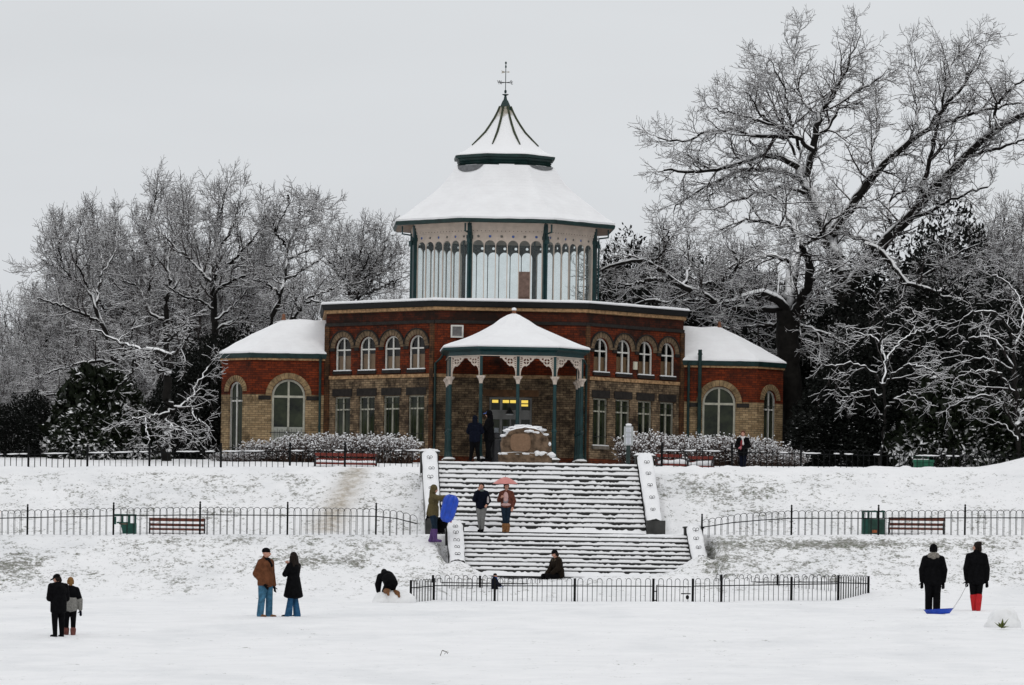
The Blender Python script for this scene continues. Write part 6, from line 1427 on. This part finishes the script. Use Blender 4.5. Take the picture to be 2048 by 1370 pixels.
T_A = [([(1712, 940), (1704, 800), (1694, 680), (1690, 590), (1690, 575)], 50, 42),
 ([(1690, 590), (1668, 510), (1652, 455), (1640, 423), (1624, 389), (1608, 360), (1600, 338)], 36, 18),
 ([(1600, 338), (1580, 325), (1559, 312), (1517, 309), (1482, 325), (1440, 340), (1390, 348), (1340, 338), (1285, 352)], 13, 3),
 ([(1608, 360), (1565, 338), (1517, 341), (1488, 335), (1455, 348), (1420, 370), (1380, 395), (1330, 420), (1395, 430)], 11, 2),
 ([(1624, 389), (1590, 380), (1560, 372), (1530, 385), (1490, 392), (1450, 412), (1400, 428)], 8, 2),
 ([(1626, 300), (1597, 274), (1549, 251), (1527, 235), (1514, 216), (1500, 190), (1470, 170)], 10, 2),
 ([(1597, 274), (1550, 272), (1501, 274), (1469, 258), (1405, 264), (1373, 287), (1325, 275), (1273, 277)], 8, 2),
 ([(1608, 360), (1624, 315), (1630, 275), (1635, 228), (1650, 208), (1681, 175), (1697, 121), (1714, 80), (1748, 30)], 17, 2),
 ([(1630, 275), (1661, 255), (1674, 215), (1700, 190), (1740, 170), (1770, 150), (1782, 110)], 9, 2),
 ([(1635, 228), (1605, 205), (1590, 160), (1585, 110), (1600, 50)], 7, 1.5), ([(1600, 300), (1580, 240), (1570, 180), (1540, 120), (1528, 100)], 7, 1.5), ([(1590, 310), (1555, 220), (1520, 160), (1490, 120)], 6, 1.5),
 ([(1549, 251), (1500, 235), (1450, 225), (1410, 215)], 5, 1.5),
 ([(1660, 470), (1714, 393), (1748, 349), (1775, 315), (1808, 289), (1842, 268), (1875, 245), (1882, 221), (1899, 201), (1932, 171), (1955, 120), (1975, 75), (1993, 40)], 22, 2),
 ([(1690, 580), (1739, 518), (1790, 462), (1812, 436), (1835, 413), (1869, 376), (1902, 342), (1939, 312), (1953, 285), (1993, 252), (2047, 228), (2110, 210)], 27, 9),
 ([(1835, 413), (1842, 369), (1855, 339), (1862, 299), (1875, 252), (1886, 210), (1893, 170), (1888, 130), (1870, 100)], 11, 2),
 ([(1875, 245), (1916, 238), (1949, 225), (1993, 218), (2030, 205), (2070, 210)], 8, 2), ([(1993, 252), (1988, 221), (1996, 205), (2016, 181), (2047, 161), (2080, 140)], 7, 2),
 ([(1899, 201), (1895, 160), (1905, 120), (1940, 90), (1950, 60)], 6, 1.5), ([(1842, 268), (1830, 240), (1845, 190), (1835, 150), (1825, 70)], 6, 1.5), ([(1748, 349), (1740, 300), (1760, 250), (1745, 220), (1770, 180)], 7, 1.5),
 ([(1939, 312), (1985, 300), (2030, 285), (2070, 270)], 8, 2), ([(1812, 436), (1850, 430), (1900, 400), (1950, 380), (2000, 370)], 8, 2), ([(1790, 462), (1770, 420), (1790, 385), (1830, 372), (1870, 365)], 7, 2),
 ([(1730, 490), (1749, 491), (1770, 512), (1798, 544), (1809, 572), (1837, 570), (1868, 586), (1896, 600), (1945, 597), (1994, 597)], 13, 3), ([(1809, 572), (1791, 614), (1777, 642), (1767, 684), (1760, 733), (1749, 789)], 9, 2),
 ([(1770, 477), (1751, 493), (1735, 485), (1707, 470), (1658, 465), (1612, 474), (1560, 488), (1520, 500)], 9, 2), ([(1812, 574), (1840, 560), (1890, 520), (1930, 500), (1980, 480)], 7, 2), ([(1868, 586), (1900, 570), (1940, 545), (1990, 520)], 6, 2)]
hero('oak_tree', 'huge spreading bare oak with forked trunk, tallest tree right of the pavilion', T_A, 205, 3, 1.0, group=GB)
T_B = [([(1592, 940), (1584, 800), (1576, 680), (1574, 640), (1575, 620)], 44, 40), ([(1575, 640), (1580, 580), (1590, 530), (1597, 490), (1590, 455), (1575, 430)], 32, 10), ([(1576, 650), (1605, 600), (1620, 560), (1618, 520), (1604, 494)], 20, 12),
 ([(1574, 640), (1565, 592), (1533, 585), (1501, 592), (1469, 608), (1437, 614), (1418, 598), (1389, 585), (1366, 576), (1341, 557), (1308, 528), (1292, 518), (1244, 521), (1202, 541)], 20, 4),
 ([(1575, 620), (1530, 620), (1480, 618), (1440, 610), (1418, 601), (1373, 601), (1328, 611), (1302, 593), (1270, 610)], 14, 4), ([(1437, 614), (1447, 560), (1466, 547), (1482, 524), (1469, 508), (1440, 480)], 9, 2), ([(1366, 576), (1380, 540), (1375, 510), (1350, 490)], 7, 2), ([(1389, 585), (1410, 565), (1450, 570), (1500, 560)], 6, 2), ([(1341, 557), (1300, 560), (1260, 570), (1225, 580)], 6, 2), ([(1308, 528), (1330, 500), (1340, 470), (1320, 445)], 6, 2),
 ([(1590, 530), (1550, 510), (1510, 520), (1470, 535), (1430, 540)], 8, 2), ([(1604, 494), (1640, 470), (1660, 440), (1690, 430)], 7, 2), ([(1590, 455), (1550, 450), (1500, 440), (1460, 450), (1420, 470)], 8, 2), ([(1575, 430), (1560, 400), (1530, 380), (1500, 370)], 6, 1.5), ([(1620, 560), (1660, 540), (1690, 545), (1730, 530)], 7, 2),
 ([(1565, 640), (1600, 655), (1650, 665), (1690, 690), (1720, 715), (1700, 740)], 10, 3), ([(1560, 660), (1620, 690), (1670, 690), (1715, 730), (1690, 760)], 8, 3), ([(1570, 650), (1520, 650), (1470, 660), (1430, 655)], 8, 2)]
hero('bare_tree', 'leaning bare tree with long snowy limbs reaching left behind the pavilion roof', T_B, 199, 5, 1.0, up=(.03, .03, .03), group=GB)
T_L1 = [([(434, 940), (433, 780), (432, 660), (428, 620), (425, 564)], 20, 13), ([(425, 564), (404, 546), (383, 522), (350, 492), (325, 470), (300, 440), (280, 415)], 10, 2), ([(425, 564), (444, 541), (458, 527), (490, 500), (515, 468), (530, 430), (545, 395)], 10, 2), ([(425, 580), (416, 546), (430, 513), (439, 494), (430, 450), (418, 420), (405, 375)], 9, 2), ([(439, 494), (460, 465), (472, 430), (482, 375)], 6, 1.5), ([(430, 450), (445, 420), (450, 370)], 5, 1.5), ([(404, 546), (395, 500), (375, 460), (370, 420), (362, 385)], 6, 1.5), ([(458, 527), (500, 520), (540, 490), (560, 450)], 5, 1.5),
 ([(428, 620), (429, 585), (445, 569), (474, 558), (494, 549), (512, 544), (526, 535), (557, 526), (590, 522)], 9, 2), ([(430, 640), (460, 620), (508, 565), (544, 558), (590, 545)], 7, 2), ([(428, 620), (400, 600), (370, 595), (330, 570), (300, 560)], 7, 2), ([(432, 660), (470, 640), (510, 630), (550, 640), (590, 660)], 8, 2)]
GL_ = 'bare trees left of the pavilion'
hero('bare_tree', 'round-crowned bare tree forking high, nearest the left wing of the pavilion', T_L1, 212, 7, 1.05, L1=(.8, 2.0), up=(.12, .12, .10), wig=(.2, .25, .3), m4=2, lw=.82, n3=6, trunc=.80, group=GL_)
T_L2 = [([(336, 940), (334, 800), (332, 620), (334, 592), (341, 562)], 16, 10), ([(341, 562), (334, 532), (339, 504), (346, 487), (335, 450), (328, 415), (318, 375)], 9, 2), ([(346, 487), (362, 450), (368, 415), (380, 390)], 6, 1.5), ([(332, 640), (299, 632), (292, 604), (278, 571), (252, 564), (222, 557), (190, 550)], 8, 2), ([(292, 604), (304, 534), (301, 513), (297, 490), (285, 471), (270, 440), (262, 410)], 7, 2), ([(285, 471), (301, 438), (311, 398), (316, 365)], 5, 1.5), ([(278, 571), (273, 522), (255, 480), (235, 445), (215, 410)], 6, 1.5), ([(334, 592), (360, 560), (380, 520), (395, 480)], 6, 1.5), ([(252, 564), (225, 530), (200, 490), (180, 440), (172, 415)], 6, 1.5), ([(222, 557), (190, 520), (160, 490), (130, 450)], 5, 1.5)]
hero('bare_tree', 'twin-stemmed bare tree with feathery upright twigs, second from the left wing', T_L2, 218, 9, 1.05, L1=(.8, 2.0), up=(.14, .13, .10), wig=(.2, .25, .3), m4=2, lw=.82, n3=6, trunc=.80, group=GL_)
T_L4 = [([(262, 940), (248, 850), (232, 730), (205, 650), (192, 620)], 15, 10), ([(192, 620), (196, 569), (206, 543), (200, 500), (190, 460)], 8, 2), ([(192, 620), (178, 578), (164, 569), (140, 557), (105, 532), (89, 471)], 8, 2), ([(140, 557), (120, 520), (118, 480), (140, 440)], 5, 1.5), ([(206, 543), (224, 518), (234, 480), (228, 440)], 5, 1.5), ([(205, 650), (170, 630), (120, 610), (80, 600), (40, 590)], 8, 2), ([(178, 578), (150, 520), (155, 470), (170, 430)], 5, 1.5), ([(105, 532), (80, 520), (85, 480)], 4, 1.5), ([(232, 730), (200, 720), (150, 730), (100, 745), (50, 760)], 8, 2), ([(248, 800), (210, 770), (170, 765), (120, 790), (80, 790), (20, 780)], 7, 2), ([(232, 730), (260, 690), (270, 640), (285, 600)], 7, 2)]
hero('bare_tree', 'slanting bare tree at the far left with long low boughs', T_L4, 216, 11, 1.05, L1=(.8, 2.0), up=(.10, .10, .08), wig=(.2, .25, .3), m4=2, lw=.82, n3=6, trunc=.80, group=GL_)
T_L3 = [([(330, 945), (332, 860), (334, 755), (346, 713)], 24, 16), ([(346, 713), (320, 700), (295, 702), (268, 700), (258, 690), (238, 685), (210, 670), (180, 655), (150, 660)], 11, 3), ([(346, 713), (365, 690), (380, 680), (378, 650), (385, 630)], 9, 2), ([(330, 695), (345, 672), (364, 660), (390, 648)], 6, 2), ([(268, 700), (268, 730), (262, 755), (240, 770), (225, 772)], 6, 2), ([(334, 755), (310, 730), (290, 715), (270, 715)], 6, 2), ([(334, 800), (350, 820), (380, 800), (400, 760), (420, 730), (440, 720)], 8, 3), ([(350, 820), (320, 830), (290, 835), (260, 840), (240, 850)], 7, 2), ([(380, 800), (390, 840), (410, 850), (430, 870)], 5, 2), ([(332, 840), (345, 860), (370, 865), (400, 880)], 5, 2), ([(290, 835), (295, 870), (300, 890)], 4, 2)]
hero('crooked_tree', 'crooked low bare tree with zigzag snowy boughs in front of the dark bush', T_L3, 182.5, 13, .55, L1=(.6, 1.5), L2=(.4, .9), up=(.0, .0, .0), m4=2, lw=.82, n3=6, trunc=.80, group=GL_)
T_M = [([(538, 940), (540, 760), (540, 680), (539, 634), (562, 609), (560, 589)], 14, 10), ([(560, 589), (571, 558), (573, 517), (573, 492), (591, 461), (613, 423), (622, 400), (630, 392)], 9, 1.5), ([(573, 492), (552, 470), (548, 445), (535, 420)], 6, 1.5), ([(552, 470), (560, 440), (570, 425), (577, 402)], 4, 1.2), ([(573, 517), (600, 510), (630, 490), (650, 440)], 5, 1.5), ([(571, 558), (610, 540), (640, 520), (665, 500)], 5, 1.5), ([(539, 650), (589, 640), (600, 616), (612, 600), (640, 605), (655, 625)], 8, 3), ([(600, 616), (585, 600), (575, 575), (560, 560)], 5, 1.5), ([(612, 600), (640, 585), (680, 575), (720, 560)], 5, 1.5), ([(560, 589), (540, 570), (520, 560), (490, 560)], 6, 1.5), ([(591, 461), (600, 430), (598, 405)], 4, 1.2), ([(613, 423), (635, 415), (655, 432)], 4, 1.2)]
hero('bare_tree', 'tall thin bare tree with a bird on its top, behind the left wing roof', T_M, 209, 17, .9, L1=(.8, 1.9), up=(.08, .08, .06), m4=2, lw=.82, n3=6, trunc=.80, group=GL_)
T_N = [([(705, 930), (705, 760), (705, 640), (705, 600)], 12, 8)] + [([(705, 600 + 8 * (i % 3))] + pl, 5, 1) for i, pl in enumerate([[(690, 540), (672, 500), (652, 468)], [(700, 540), (698, 495), (690, 455)], [(712, 540), (725, 490), (728, 441)], [(722, 545), (745, 500), (760, 455)], [(735, 550), (765, 505), (780, 462)], [(745, 560), (785, 530), (812, 508)], [(750, 580), (790, 565), (808, 552)], [(690, 560), (660, 530), (640, 500)], [(715, 570), (760, 540), (800, 500)], [(700, 580), (670, 570), (640, 560)]])]
hero('bare_tree', 'slim fan-shaped bare tree between the left wing and the lantern turret', T_N, 216, 19, 1.0, L1=(.7, 1.6), L2=(.4, .9), up=(.12, .10, .06), wig=(.12, .16, .2), m4=2, rtw=.0078, mats=(M_BARK, M_TWIG2), group=GL_)
T_R = [([(2040, 950), (2036, 860), (2032, 790), (2028, 740)], 16, 12), ([(2032, 790), (2010, 760), (1994, 742), (1960, 742), (1938, 746), (1910, 756)], 8, 2), ([(2028, 740), (2000, 690), (1980, 672), (1950, 675), (1928, 684), (1895, 712)], 8, 2), ([(2028, 740), (2030, 680), (2010, 640), (1980, 620), (1945, 625), (1920, 640)], 8, 2), ([(2036, 860), (2000, 800), (1970, 790), (1930, 800), (1890, 820)], 7, 2), ([(2030, 700), (2050, 640), (2040, 590), (2010, 560), (1975, 550)], 7, 2), ([(2036, 850), (2060, 790), (2090, 760)], 6, 2), ([(2036, 880), (2010, 850), (1980, 850), (1950, 870)], 5, 2), ([(2028, 740), (1990, 720), (1950, 715), (1905, 735), (1870, 760)], 6, 2)]
hero('bare_tree', 'low bare tree at the far right edge with snowy boughs across the dark evergreens', T_R, 182, 23, .55, lw=.75, n3=4, L1=(.7, 1.7), L2=(.4, .9), up=(-.02, .0, .0), m4=2, group=GB, trunc=.95)
T_R2 = [([(1760, 950), (1765, 880), (1770, 820), (1765, 770)], 9, 7), ([(1765, 770), (1740, 735), (1700, 725), (1670, 735), (1640, 728)], 7, 2), ([(1765, 770), (1775, 720), (1760, 680), (1720, 665), (1690, 672)], 7, 2), ([(1765, 770), (1800, 735), (1840, 730), (1870, 745)], 7, 2), ([(1770, 820), (1800, 790), (1835, 790), (1860, 810)], 5, 2), ([(1765, 790), (1735, 780), (1700, 790), (1680, 812)], 5, 2), ([(1775, 720), (1800, 680), (1840, 660), (1880, 668)], 6, 2), ([(1760, 690), (1770, 640), (1800, 615), (1830, 620)], 6, 2)]
hero('bare_tree', 'small drooping bare tree white with snow in front of the black evergreens', T_R2, 181.5, 27, .55, lw=.7, n3=4, L1=(.7, 1.6), L2=(.4, .9), up=(-.03, .0, .0), m4=2, group=GB, trunc=.95)
# ---- generic fine-twigged trees that fill the masses behind, three kinds, copied
def filler(seed, H, W, up=.10):
    rg = np.random.default_rng(seed); root = empty('bare_tree', (0, 0, 0)); tp = np.array([[0, 0, -.5], [.1, 0, H * .2], [0, .1, H * .45], [.1, 0, H * .75]]); P0, R0 = resample(tp, .20, .05, 14, .05, rg); P0, R0 = P0[None], R0[None]
    P1, R1 = spawn(P0, R0, 18, .12, 1.0, R(25), R(62), W * .55, W * .95, 9, up * 1.3, .14, .6, .02, rg, .3, True)
    P2, R2 = spawn(P1, R1, 11, .15, 1.0, R(25), R(60), W * .18, W * .38, 6, up, .2, .65, .010, rg, .4, True)
    P3, R3 = spawn(P2, R2, 8, .12, 1.0, R(25), R(65), W * .07, W * .15, 4, up, .2, .75, .008, rg, .6, True)
    P4, R4 = spawn(P3, R3, 3, .2, 1.0, R(30), R(70), .16, .36, 2, 0, 0, .8, .0075, rg, .7, True)
    return finish(root, 'bare_tree', [(P0, R0)], [(P1, R1, 5), (P2, R2, 4), (P3, R3, 4), (P4, R4, 4)], (M_BARK, M_TWIG2))
FT = [filler(101, 8.5, 5.0), filler(102, 7.5, 5.5, .06), filler(103, 9.5, 4.6, .13)]
used_f = [False] * 3
def place_filler(k, px, y_top, Y, label, group, Hs=(8.5 * 1.18, 7.5 * 1.25, 9.5 * 1.15)):
    o = FT[k] if not used_f[k] else copy_tree(FT[k]); used_f[k] = True
    top = P(px, y_top, Y); zg = float(ground_z(np.array([top.x]), np.array([Y]))[0]); s = (top.z - zg) / Hs[k]
    o.location = (top.x, Y, zg); o.scale = (s, s, s); o.rotation_euler = (0, 0, random.uniform(0, 6.28)); tag(o, label, 'tree', group)
GF1, GF2 = 'hazy bare trees in the mass at the far left', 'hazy bare trees in the mass at the right'
for i, (px, yt, Y) in enumerate([(-30, 590, 236), (40, 530, 238), (100, 500, 232), (150, 560, 228), (185, 450, 240), (255, 455, 236), (330, 470, 238), (10, 680, 226), (80, 690, 224), (395, 455, 240), (470, 460, 236), (640, 520, 238), (775, 520, 242), (555, 500, 230), (130, 720, 222), (290, 700, 226), (60, 620, 230), (220, 600, 230), (-10, 760, 220), (520, 600, 228), (150, 440, 234), (235, 405, 238), (300, 410, 234), (425, 400, 238), (490, 410, 234), (555, 440, 236), (370, 430, 232)]):
    place_filler(i % 3, px, yt, Y, 'fine-twigged grey bare tree in the hazy mass left of the pavilion', GF1)
for i, (px, yt, Y) in enumerate([(1265, 415, 232), (1340, 395, 236), (1410, 470, 240), (1470, 420, 238), (1530, 470, 236), (1600, 510, 240), (2000, 330, 226), (2060, 290, 228), (1965, 420, 224), (2040, 430, 220), (1235, 510, 226)]):
    place_filler((i + 1) % 3, px, yt, Y, 'fine-twigged grey bare tree in the hazy mass right of the pavilion', GF2)
# ---- evergreens: thousands of separate leaves through the volume, snow caught on the upper ones
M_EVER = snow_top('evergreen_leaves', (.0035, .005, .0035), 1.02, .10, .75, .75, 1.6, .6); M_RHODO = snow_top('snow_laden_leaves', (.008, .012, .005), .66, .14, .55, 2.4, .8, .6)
def leafy(seed, n, rx, ry, rz, leaf, mat, name='evergreen_shrub', shell=.55, droop=.3):
    rg = np.random.default_rng(seed); root = empty(name, (0, 0, 0))
    u = norm(rg.normal(size=(n, 3))); u[:, 2] = np.abs(u[:, 2]) * 1.0 - .25 * rg.random(n); u = norm(u)
    lump_ = .75 + .5 * fbm(u[:, 0] * 2.6 + 9 + seed, u[:, 2] * 2.6 + u[:, 1] * 2.1, 3, seed); rad = (shell + (1 - shell) * rg.random(n) ** .6) * lump_
    c = u * rad[:, None] * np.array([rx, ry, rz]); c[:, 2] = np.maximum(c[:, 2], -.1 * rz) + .12 * rz
    d = norm(u * .8 + rg.normal(size=(n, 3)) * .55 + np.array([0, 0, -droop])); s = norm(np.cross(d, rg.normal(size=(n, 3)))); L = leaf * (.7 + .6 * rg.random(n))[:, None]
    V = np.stack([c - d * L * .5, c + s * L * .24 - d * L * .05, c + d * L * .5, c - s * L * .24 - d * L * .05], 1).reshape(-1, 3); Fq = np.arange(n * 4).reshape(n, 4)
    npmesh('foliage', V, Fq, mat, parent=root)
    m = 26; q = norm(rg.normal(size=(m, 3))); q[:, 2] = np.abs(q[:, 2]) + .3; q = norm(q); st = np.zeros((m, 7, 3))
    for k in range(7): st[:, k] = q * np.array([rx, ry, rz]) * .85 * k / 6 + rg.normal(0, .05, (m, 3)) * (k > 0)
    v, f = tubes(st, np.repeat(np.linspace(.06, .015, 7)[None], m, 0), 5); npmesh('stems', v, f, M_BARK, parent=root)
    return root
def place_copy(proto, used, loc, s, label, cat, group, rz=None):
    o = proto if not used[0] else copy_tree(proto); used[0] = True
    o.location = loc; o.scale = s; o.rotation_euler = (0, 0, random.uniform(0, 6.28) if rz is None else rz); tag(o, label, cat, group); return o
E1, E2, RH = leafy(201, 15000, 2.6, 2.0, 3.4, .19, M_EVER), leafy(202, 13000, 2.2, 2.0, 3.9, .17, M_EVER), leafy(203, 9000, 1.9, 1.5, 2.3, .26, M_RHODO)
u1, u2, u3, u4 = [False], [False], [False], [False]; E3 = leafy(204, 26000, 3.2, 2.9, 7.0, .20, M_EVER, name='evergreen_tree', shell=.45)
GE = 'dark evergreens massed behind the right railing'; lab = 'black-green evergreen in the dark mass behind the right upper railing'
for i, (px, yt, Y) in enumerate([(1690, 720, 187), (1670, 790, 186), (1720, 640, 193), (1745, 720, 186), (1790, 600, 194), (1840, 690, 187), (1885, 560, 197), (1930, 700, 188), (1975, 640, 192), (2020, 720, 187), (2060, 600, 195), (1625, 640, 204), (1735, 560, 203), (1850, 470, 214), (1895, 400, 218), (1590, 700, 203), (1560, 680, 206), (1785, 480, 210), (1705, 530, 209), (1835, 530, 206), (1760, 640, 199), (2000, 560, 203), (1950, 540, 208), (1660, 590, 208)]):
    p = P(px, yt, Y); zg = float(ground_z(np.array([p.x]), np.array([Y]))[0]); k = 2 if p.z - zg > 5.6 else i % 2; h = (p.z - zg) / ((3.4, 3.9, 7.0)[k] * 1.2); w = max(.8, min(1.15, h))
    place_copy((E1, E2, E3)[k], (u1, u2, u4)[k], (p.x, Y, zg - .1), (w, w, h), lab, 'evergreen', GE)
for px, yt, Y, lb in ((1260, 480, 214, 'rounded dark evergreen showing beside the lantern turret on its right'), (1330, 500, 218, 'rounded dark evergreen showing beside the lantern turret on its right'), (1420, 520, 216, 'rounded dark evergreen showing beside the lantern turret on its right'), (1500, 540, 212, 'rounded dark evergreen showing beside the lantern turret on its right')):
    p = P(px, yt, Y); zg = float(ground_z(np.array([p.x]), np.array([Y]))[0]); h = (p.z - zg) / (7.0 * 1.2); place_copy(E3, u4, (p.x, Y, zg), (max(.7, h * .8), max(.7, h * .8), h), lb, 'evergreen', 'evergreens between the turret and the oak')
for px, yt, Y in ((15, 800, 186), (-30, 780, 190), (60, 850, 188), (395, 690, 204), (430, 650, 208), (345, 770, 190), (390, 760, 203), (470, 640, 210), (110, 840, 192), (300, 800, 198), (340, 760, 202), (240, 790, 204), (60, 770, 204)):
    p = P(px, yt, Y); zg = float(ground_z(np.array([p.x]), np.array([Y]))[0]); h = (p.z - zg) / (3.9 * 1.2); w = max(.62, min(1.0, h)); place_copy(E2, u2, (p.x, Y, zg - .1), (w, w, h), 'dark evergreen in the shadowy undergrowth left of the pavilion', 'evergreen', 'dark evergreens left of the pavilion')
for px, yt, Y, lb in ((205, 715, 187, 'broad evergreen bush with lumps of snow on drooping leaves, under the crooked tree'), (275, 800, 185.5, 'lower snow-flecked evergreen bush right of the broad snowy one'), (175, 800, 184.5, 'drooping evergreen bush white with snow clumps at its left side')):
    p = P(px, yt, Y); zg = float(ground_z(np.array([p.x]), np.array([Y]))[0]); h = (p.z - zg) / (2.3 * 1.2); place_copy(RH, u3, (p.x, Y, zg - .1), (max(.8, h * .9), max(.8, h * .9), h), lb, 'evergreen bush', 'snow-laden evergreen bushes', rz=px)
for px, yt, Y in ((1900, 720, 185), (1960, 790, 184), (1885, 830, 183.5), (2030, 760, 184)):
    p = P(px, yt, Y); zg = float(ground_z(np.array([p.x]), np.array([Y]))[0]); h = (p.z - zg) / (2.3 * 1.2); place_copy(RH, u3, (p.x, Y, zg - .1), (h * .9, h * .9, h), 'snow-flecked broadleaf bush among the dark evergreens at the right', 'evergreen bush', 'snow-flecked bushes at the right')
# ---- twiggy hedges crowned with hundreds of little snow caps
M_HTWIG = snow_top('hedge_twigs', (.065, .040, .030), .55, .15, .9, .4, 6, .4)
def hedge(seed, rx, ry, rz, nst=420, ncap=2100):
    rg = np.random.default_rng(seed); root = empty('snowy_shrub', (0, 0, 0)); K = 6
    b = rg.uniform(-1, 1, (nst, 2)) * np.array([rx * .75, ry * .6]); tip = np.stack([b[:, 0] * 1.22 + rg.normal(0, .12, nst), b[:, 1] * 1.3 + rg.normal(0, .1, nst), rz * (.72 + .38 * rg.random(nst)) * np.sqrt(np.clip(1 - .50 * (b[:, 0] / rx) ** 2 - .3 * (b[:, 1] / ry) ** 2, .2, 1))], 1)
    st = np.empty((nst, K, 3))
    for k in range(K): t = k / (K - 1); st[:, k, :2] = b * (1 - t) + tip[:, :2] * t + rg.normal(0, .03, (nst, 2)) * (k > 0); st[:, k, 2] = tip[:, 2] * t ** .85
    R0 = np.repeat(np.linspace(.014, .006, K)[None], nst, 0); P2, R2 = spawn(st, R0, 5, .25, 1.0, R(20), R(55), .18, .42, 4, .10, .2, .8, .006, rg, .7, True)
    v1, f1 = tubes(st, R0, 4); v2, f2 = tubes(P2, R2, 4, .008); npmesh('stems', np.concatenate([v1, v2]), np.concatenate([f1, f2 + len(v1)]), M_HTWIG, parent=root)
    tips = P2.reshape(-1, 3); sel = tips[rg.choice(len(tips), ncap, replace=False)]; keep = (rg.random(ncap) < .35 + .65 * np.clip((sel[:, 2] / rz - .25) * 1.6, 0, 1)); sel = sel[keep]; n = len(sel)
    r = rg.uniform(.020, .045, n); ph = np.array([[0, 0, -.55]] + [[math.cos(a), math.sin(a), -.1] for a in np.arange(6) * math.pi / 3] + [[.6 * math.cos(a), .6 * math.sin(a), .62] for a in np.arange(6) * math.pi / 3 + .5] + [[0, 0, .85]])
    V = (sel[:, None, :] + ph[None] * r[:, None, None] * (1 + rg.normal(0, .12, (n, 14, 1)))).reshape(-1, 3); t = []
    for i in range(6): j = (i + 1) % 6; t += [(0, 1 + j, 1 + i), (1 + i, 1 + j, 7 + i), (1 + j, 7 + j, 7 + i), (7 + i, 7 + j, 13)]
    Ft = (np.arange(n)[:, None, None] * 14 + np.array(t)[None]).reshape(-1, 3); o = npmesh('snow_caps', V, Ft, M_SNOW, parent=root, smooth=True); o['kind'] = 'stuff'
    return root
HD = [hedge(301, 1.25, .9, 1.35), hedge(302, 1.15, .9, 1.2)]; uh = [[False], [False]]
spots = [(492, 900, 183.6, 'left end shrub of the snow-capped hedge, under the narrow wing window', 0), (545, 876, 183.8, 'snow-capped shrub under the wide arched window of the left wing', 0), (610, 866, 183.4, 'snow-capped shrub between the left wing and the downpipe', 1), (668, 864, 183.2, 'snow-capped shrub under the first lower window left of the porch', 0), (730, 866, 183.0, 'snow-capped shrub behind the left red bench', 1), (790, 868, 182.8, 'right-hand shrub of the left hedge, nearest the stair pier', 1),
         (1295, 862, 183.4, 'first shrub of the right hedge, beside the notice board', 1), (1345, 866, 183.6, 'snow-capped shrub behind the low red bench on the right', 0), (1405, 868, 183.8, 'snow-capped shrub at the corner of the octagon and right wing', 1), (1460, 866, 184.0, 'snow-capped shrub just left of the woman with the white scarf', 0), (1510, 872, 183.8, 'snow-capped shrub just right of the woman with the white scarf', 1), (1545, 892, 183.4, 'last low shrub at the right end of the right hedge', 0)]
for px, yt, Y, lb, k in spots:
    p = P(px, yt, Y); zg = float(ground_z(np.array([p.x]), np.array([Y]))[0]) - .15; h = (p.z - zg) / (1.35 if k == 0 else 1.2) / 1.20
    place_copy(HD[k], uh[k], (p.x, Y, zg), (1.0, 1.0, h), lb, 'shrub', 'snow-capped shrubs along the pavilion front', rz=px * 1.7)
# ---- the bird on the top twig
q = P(577, 397, 209); mb = MB(); mb.ball((0, 0, 0), (.06, .07, .12), 10, 8); mb.ball((-.02, -.02, .13), .05, 8, 6); mb.tube([(-.05, -.03, .13), (-.11, -.05, .12)], [.016, .004], 6); mb.tube([(.01, .0, -.08), (.03, .02, -.24)], [.04, .02], 6); mb.tube([(0, 0, -.10), (0, 0, -.17)], .01, 4)
o = remesh('bird', [ell((0, 0, 0), (.06, .07, .12), BLK), ell((-.02, -.02, .125), (.05, .05, .05), BLK), cap_((-.05, -.03, .13), .018, (-.10, -.05, .12), .006, BLK), cap_((.01, 0, -.08), .045, (.035, .02, -.25), .018, BLK), cap_((0, 0, -.08), .012, (0, 0, -.16), .010, BLK)], .008); o.location = q; tag(o, 'small black bird perched on the top twig of a tall bare tree', 'bird')
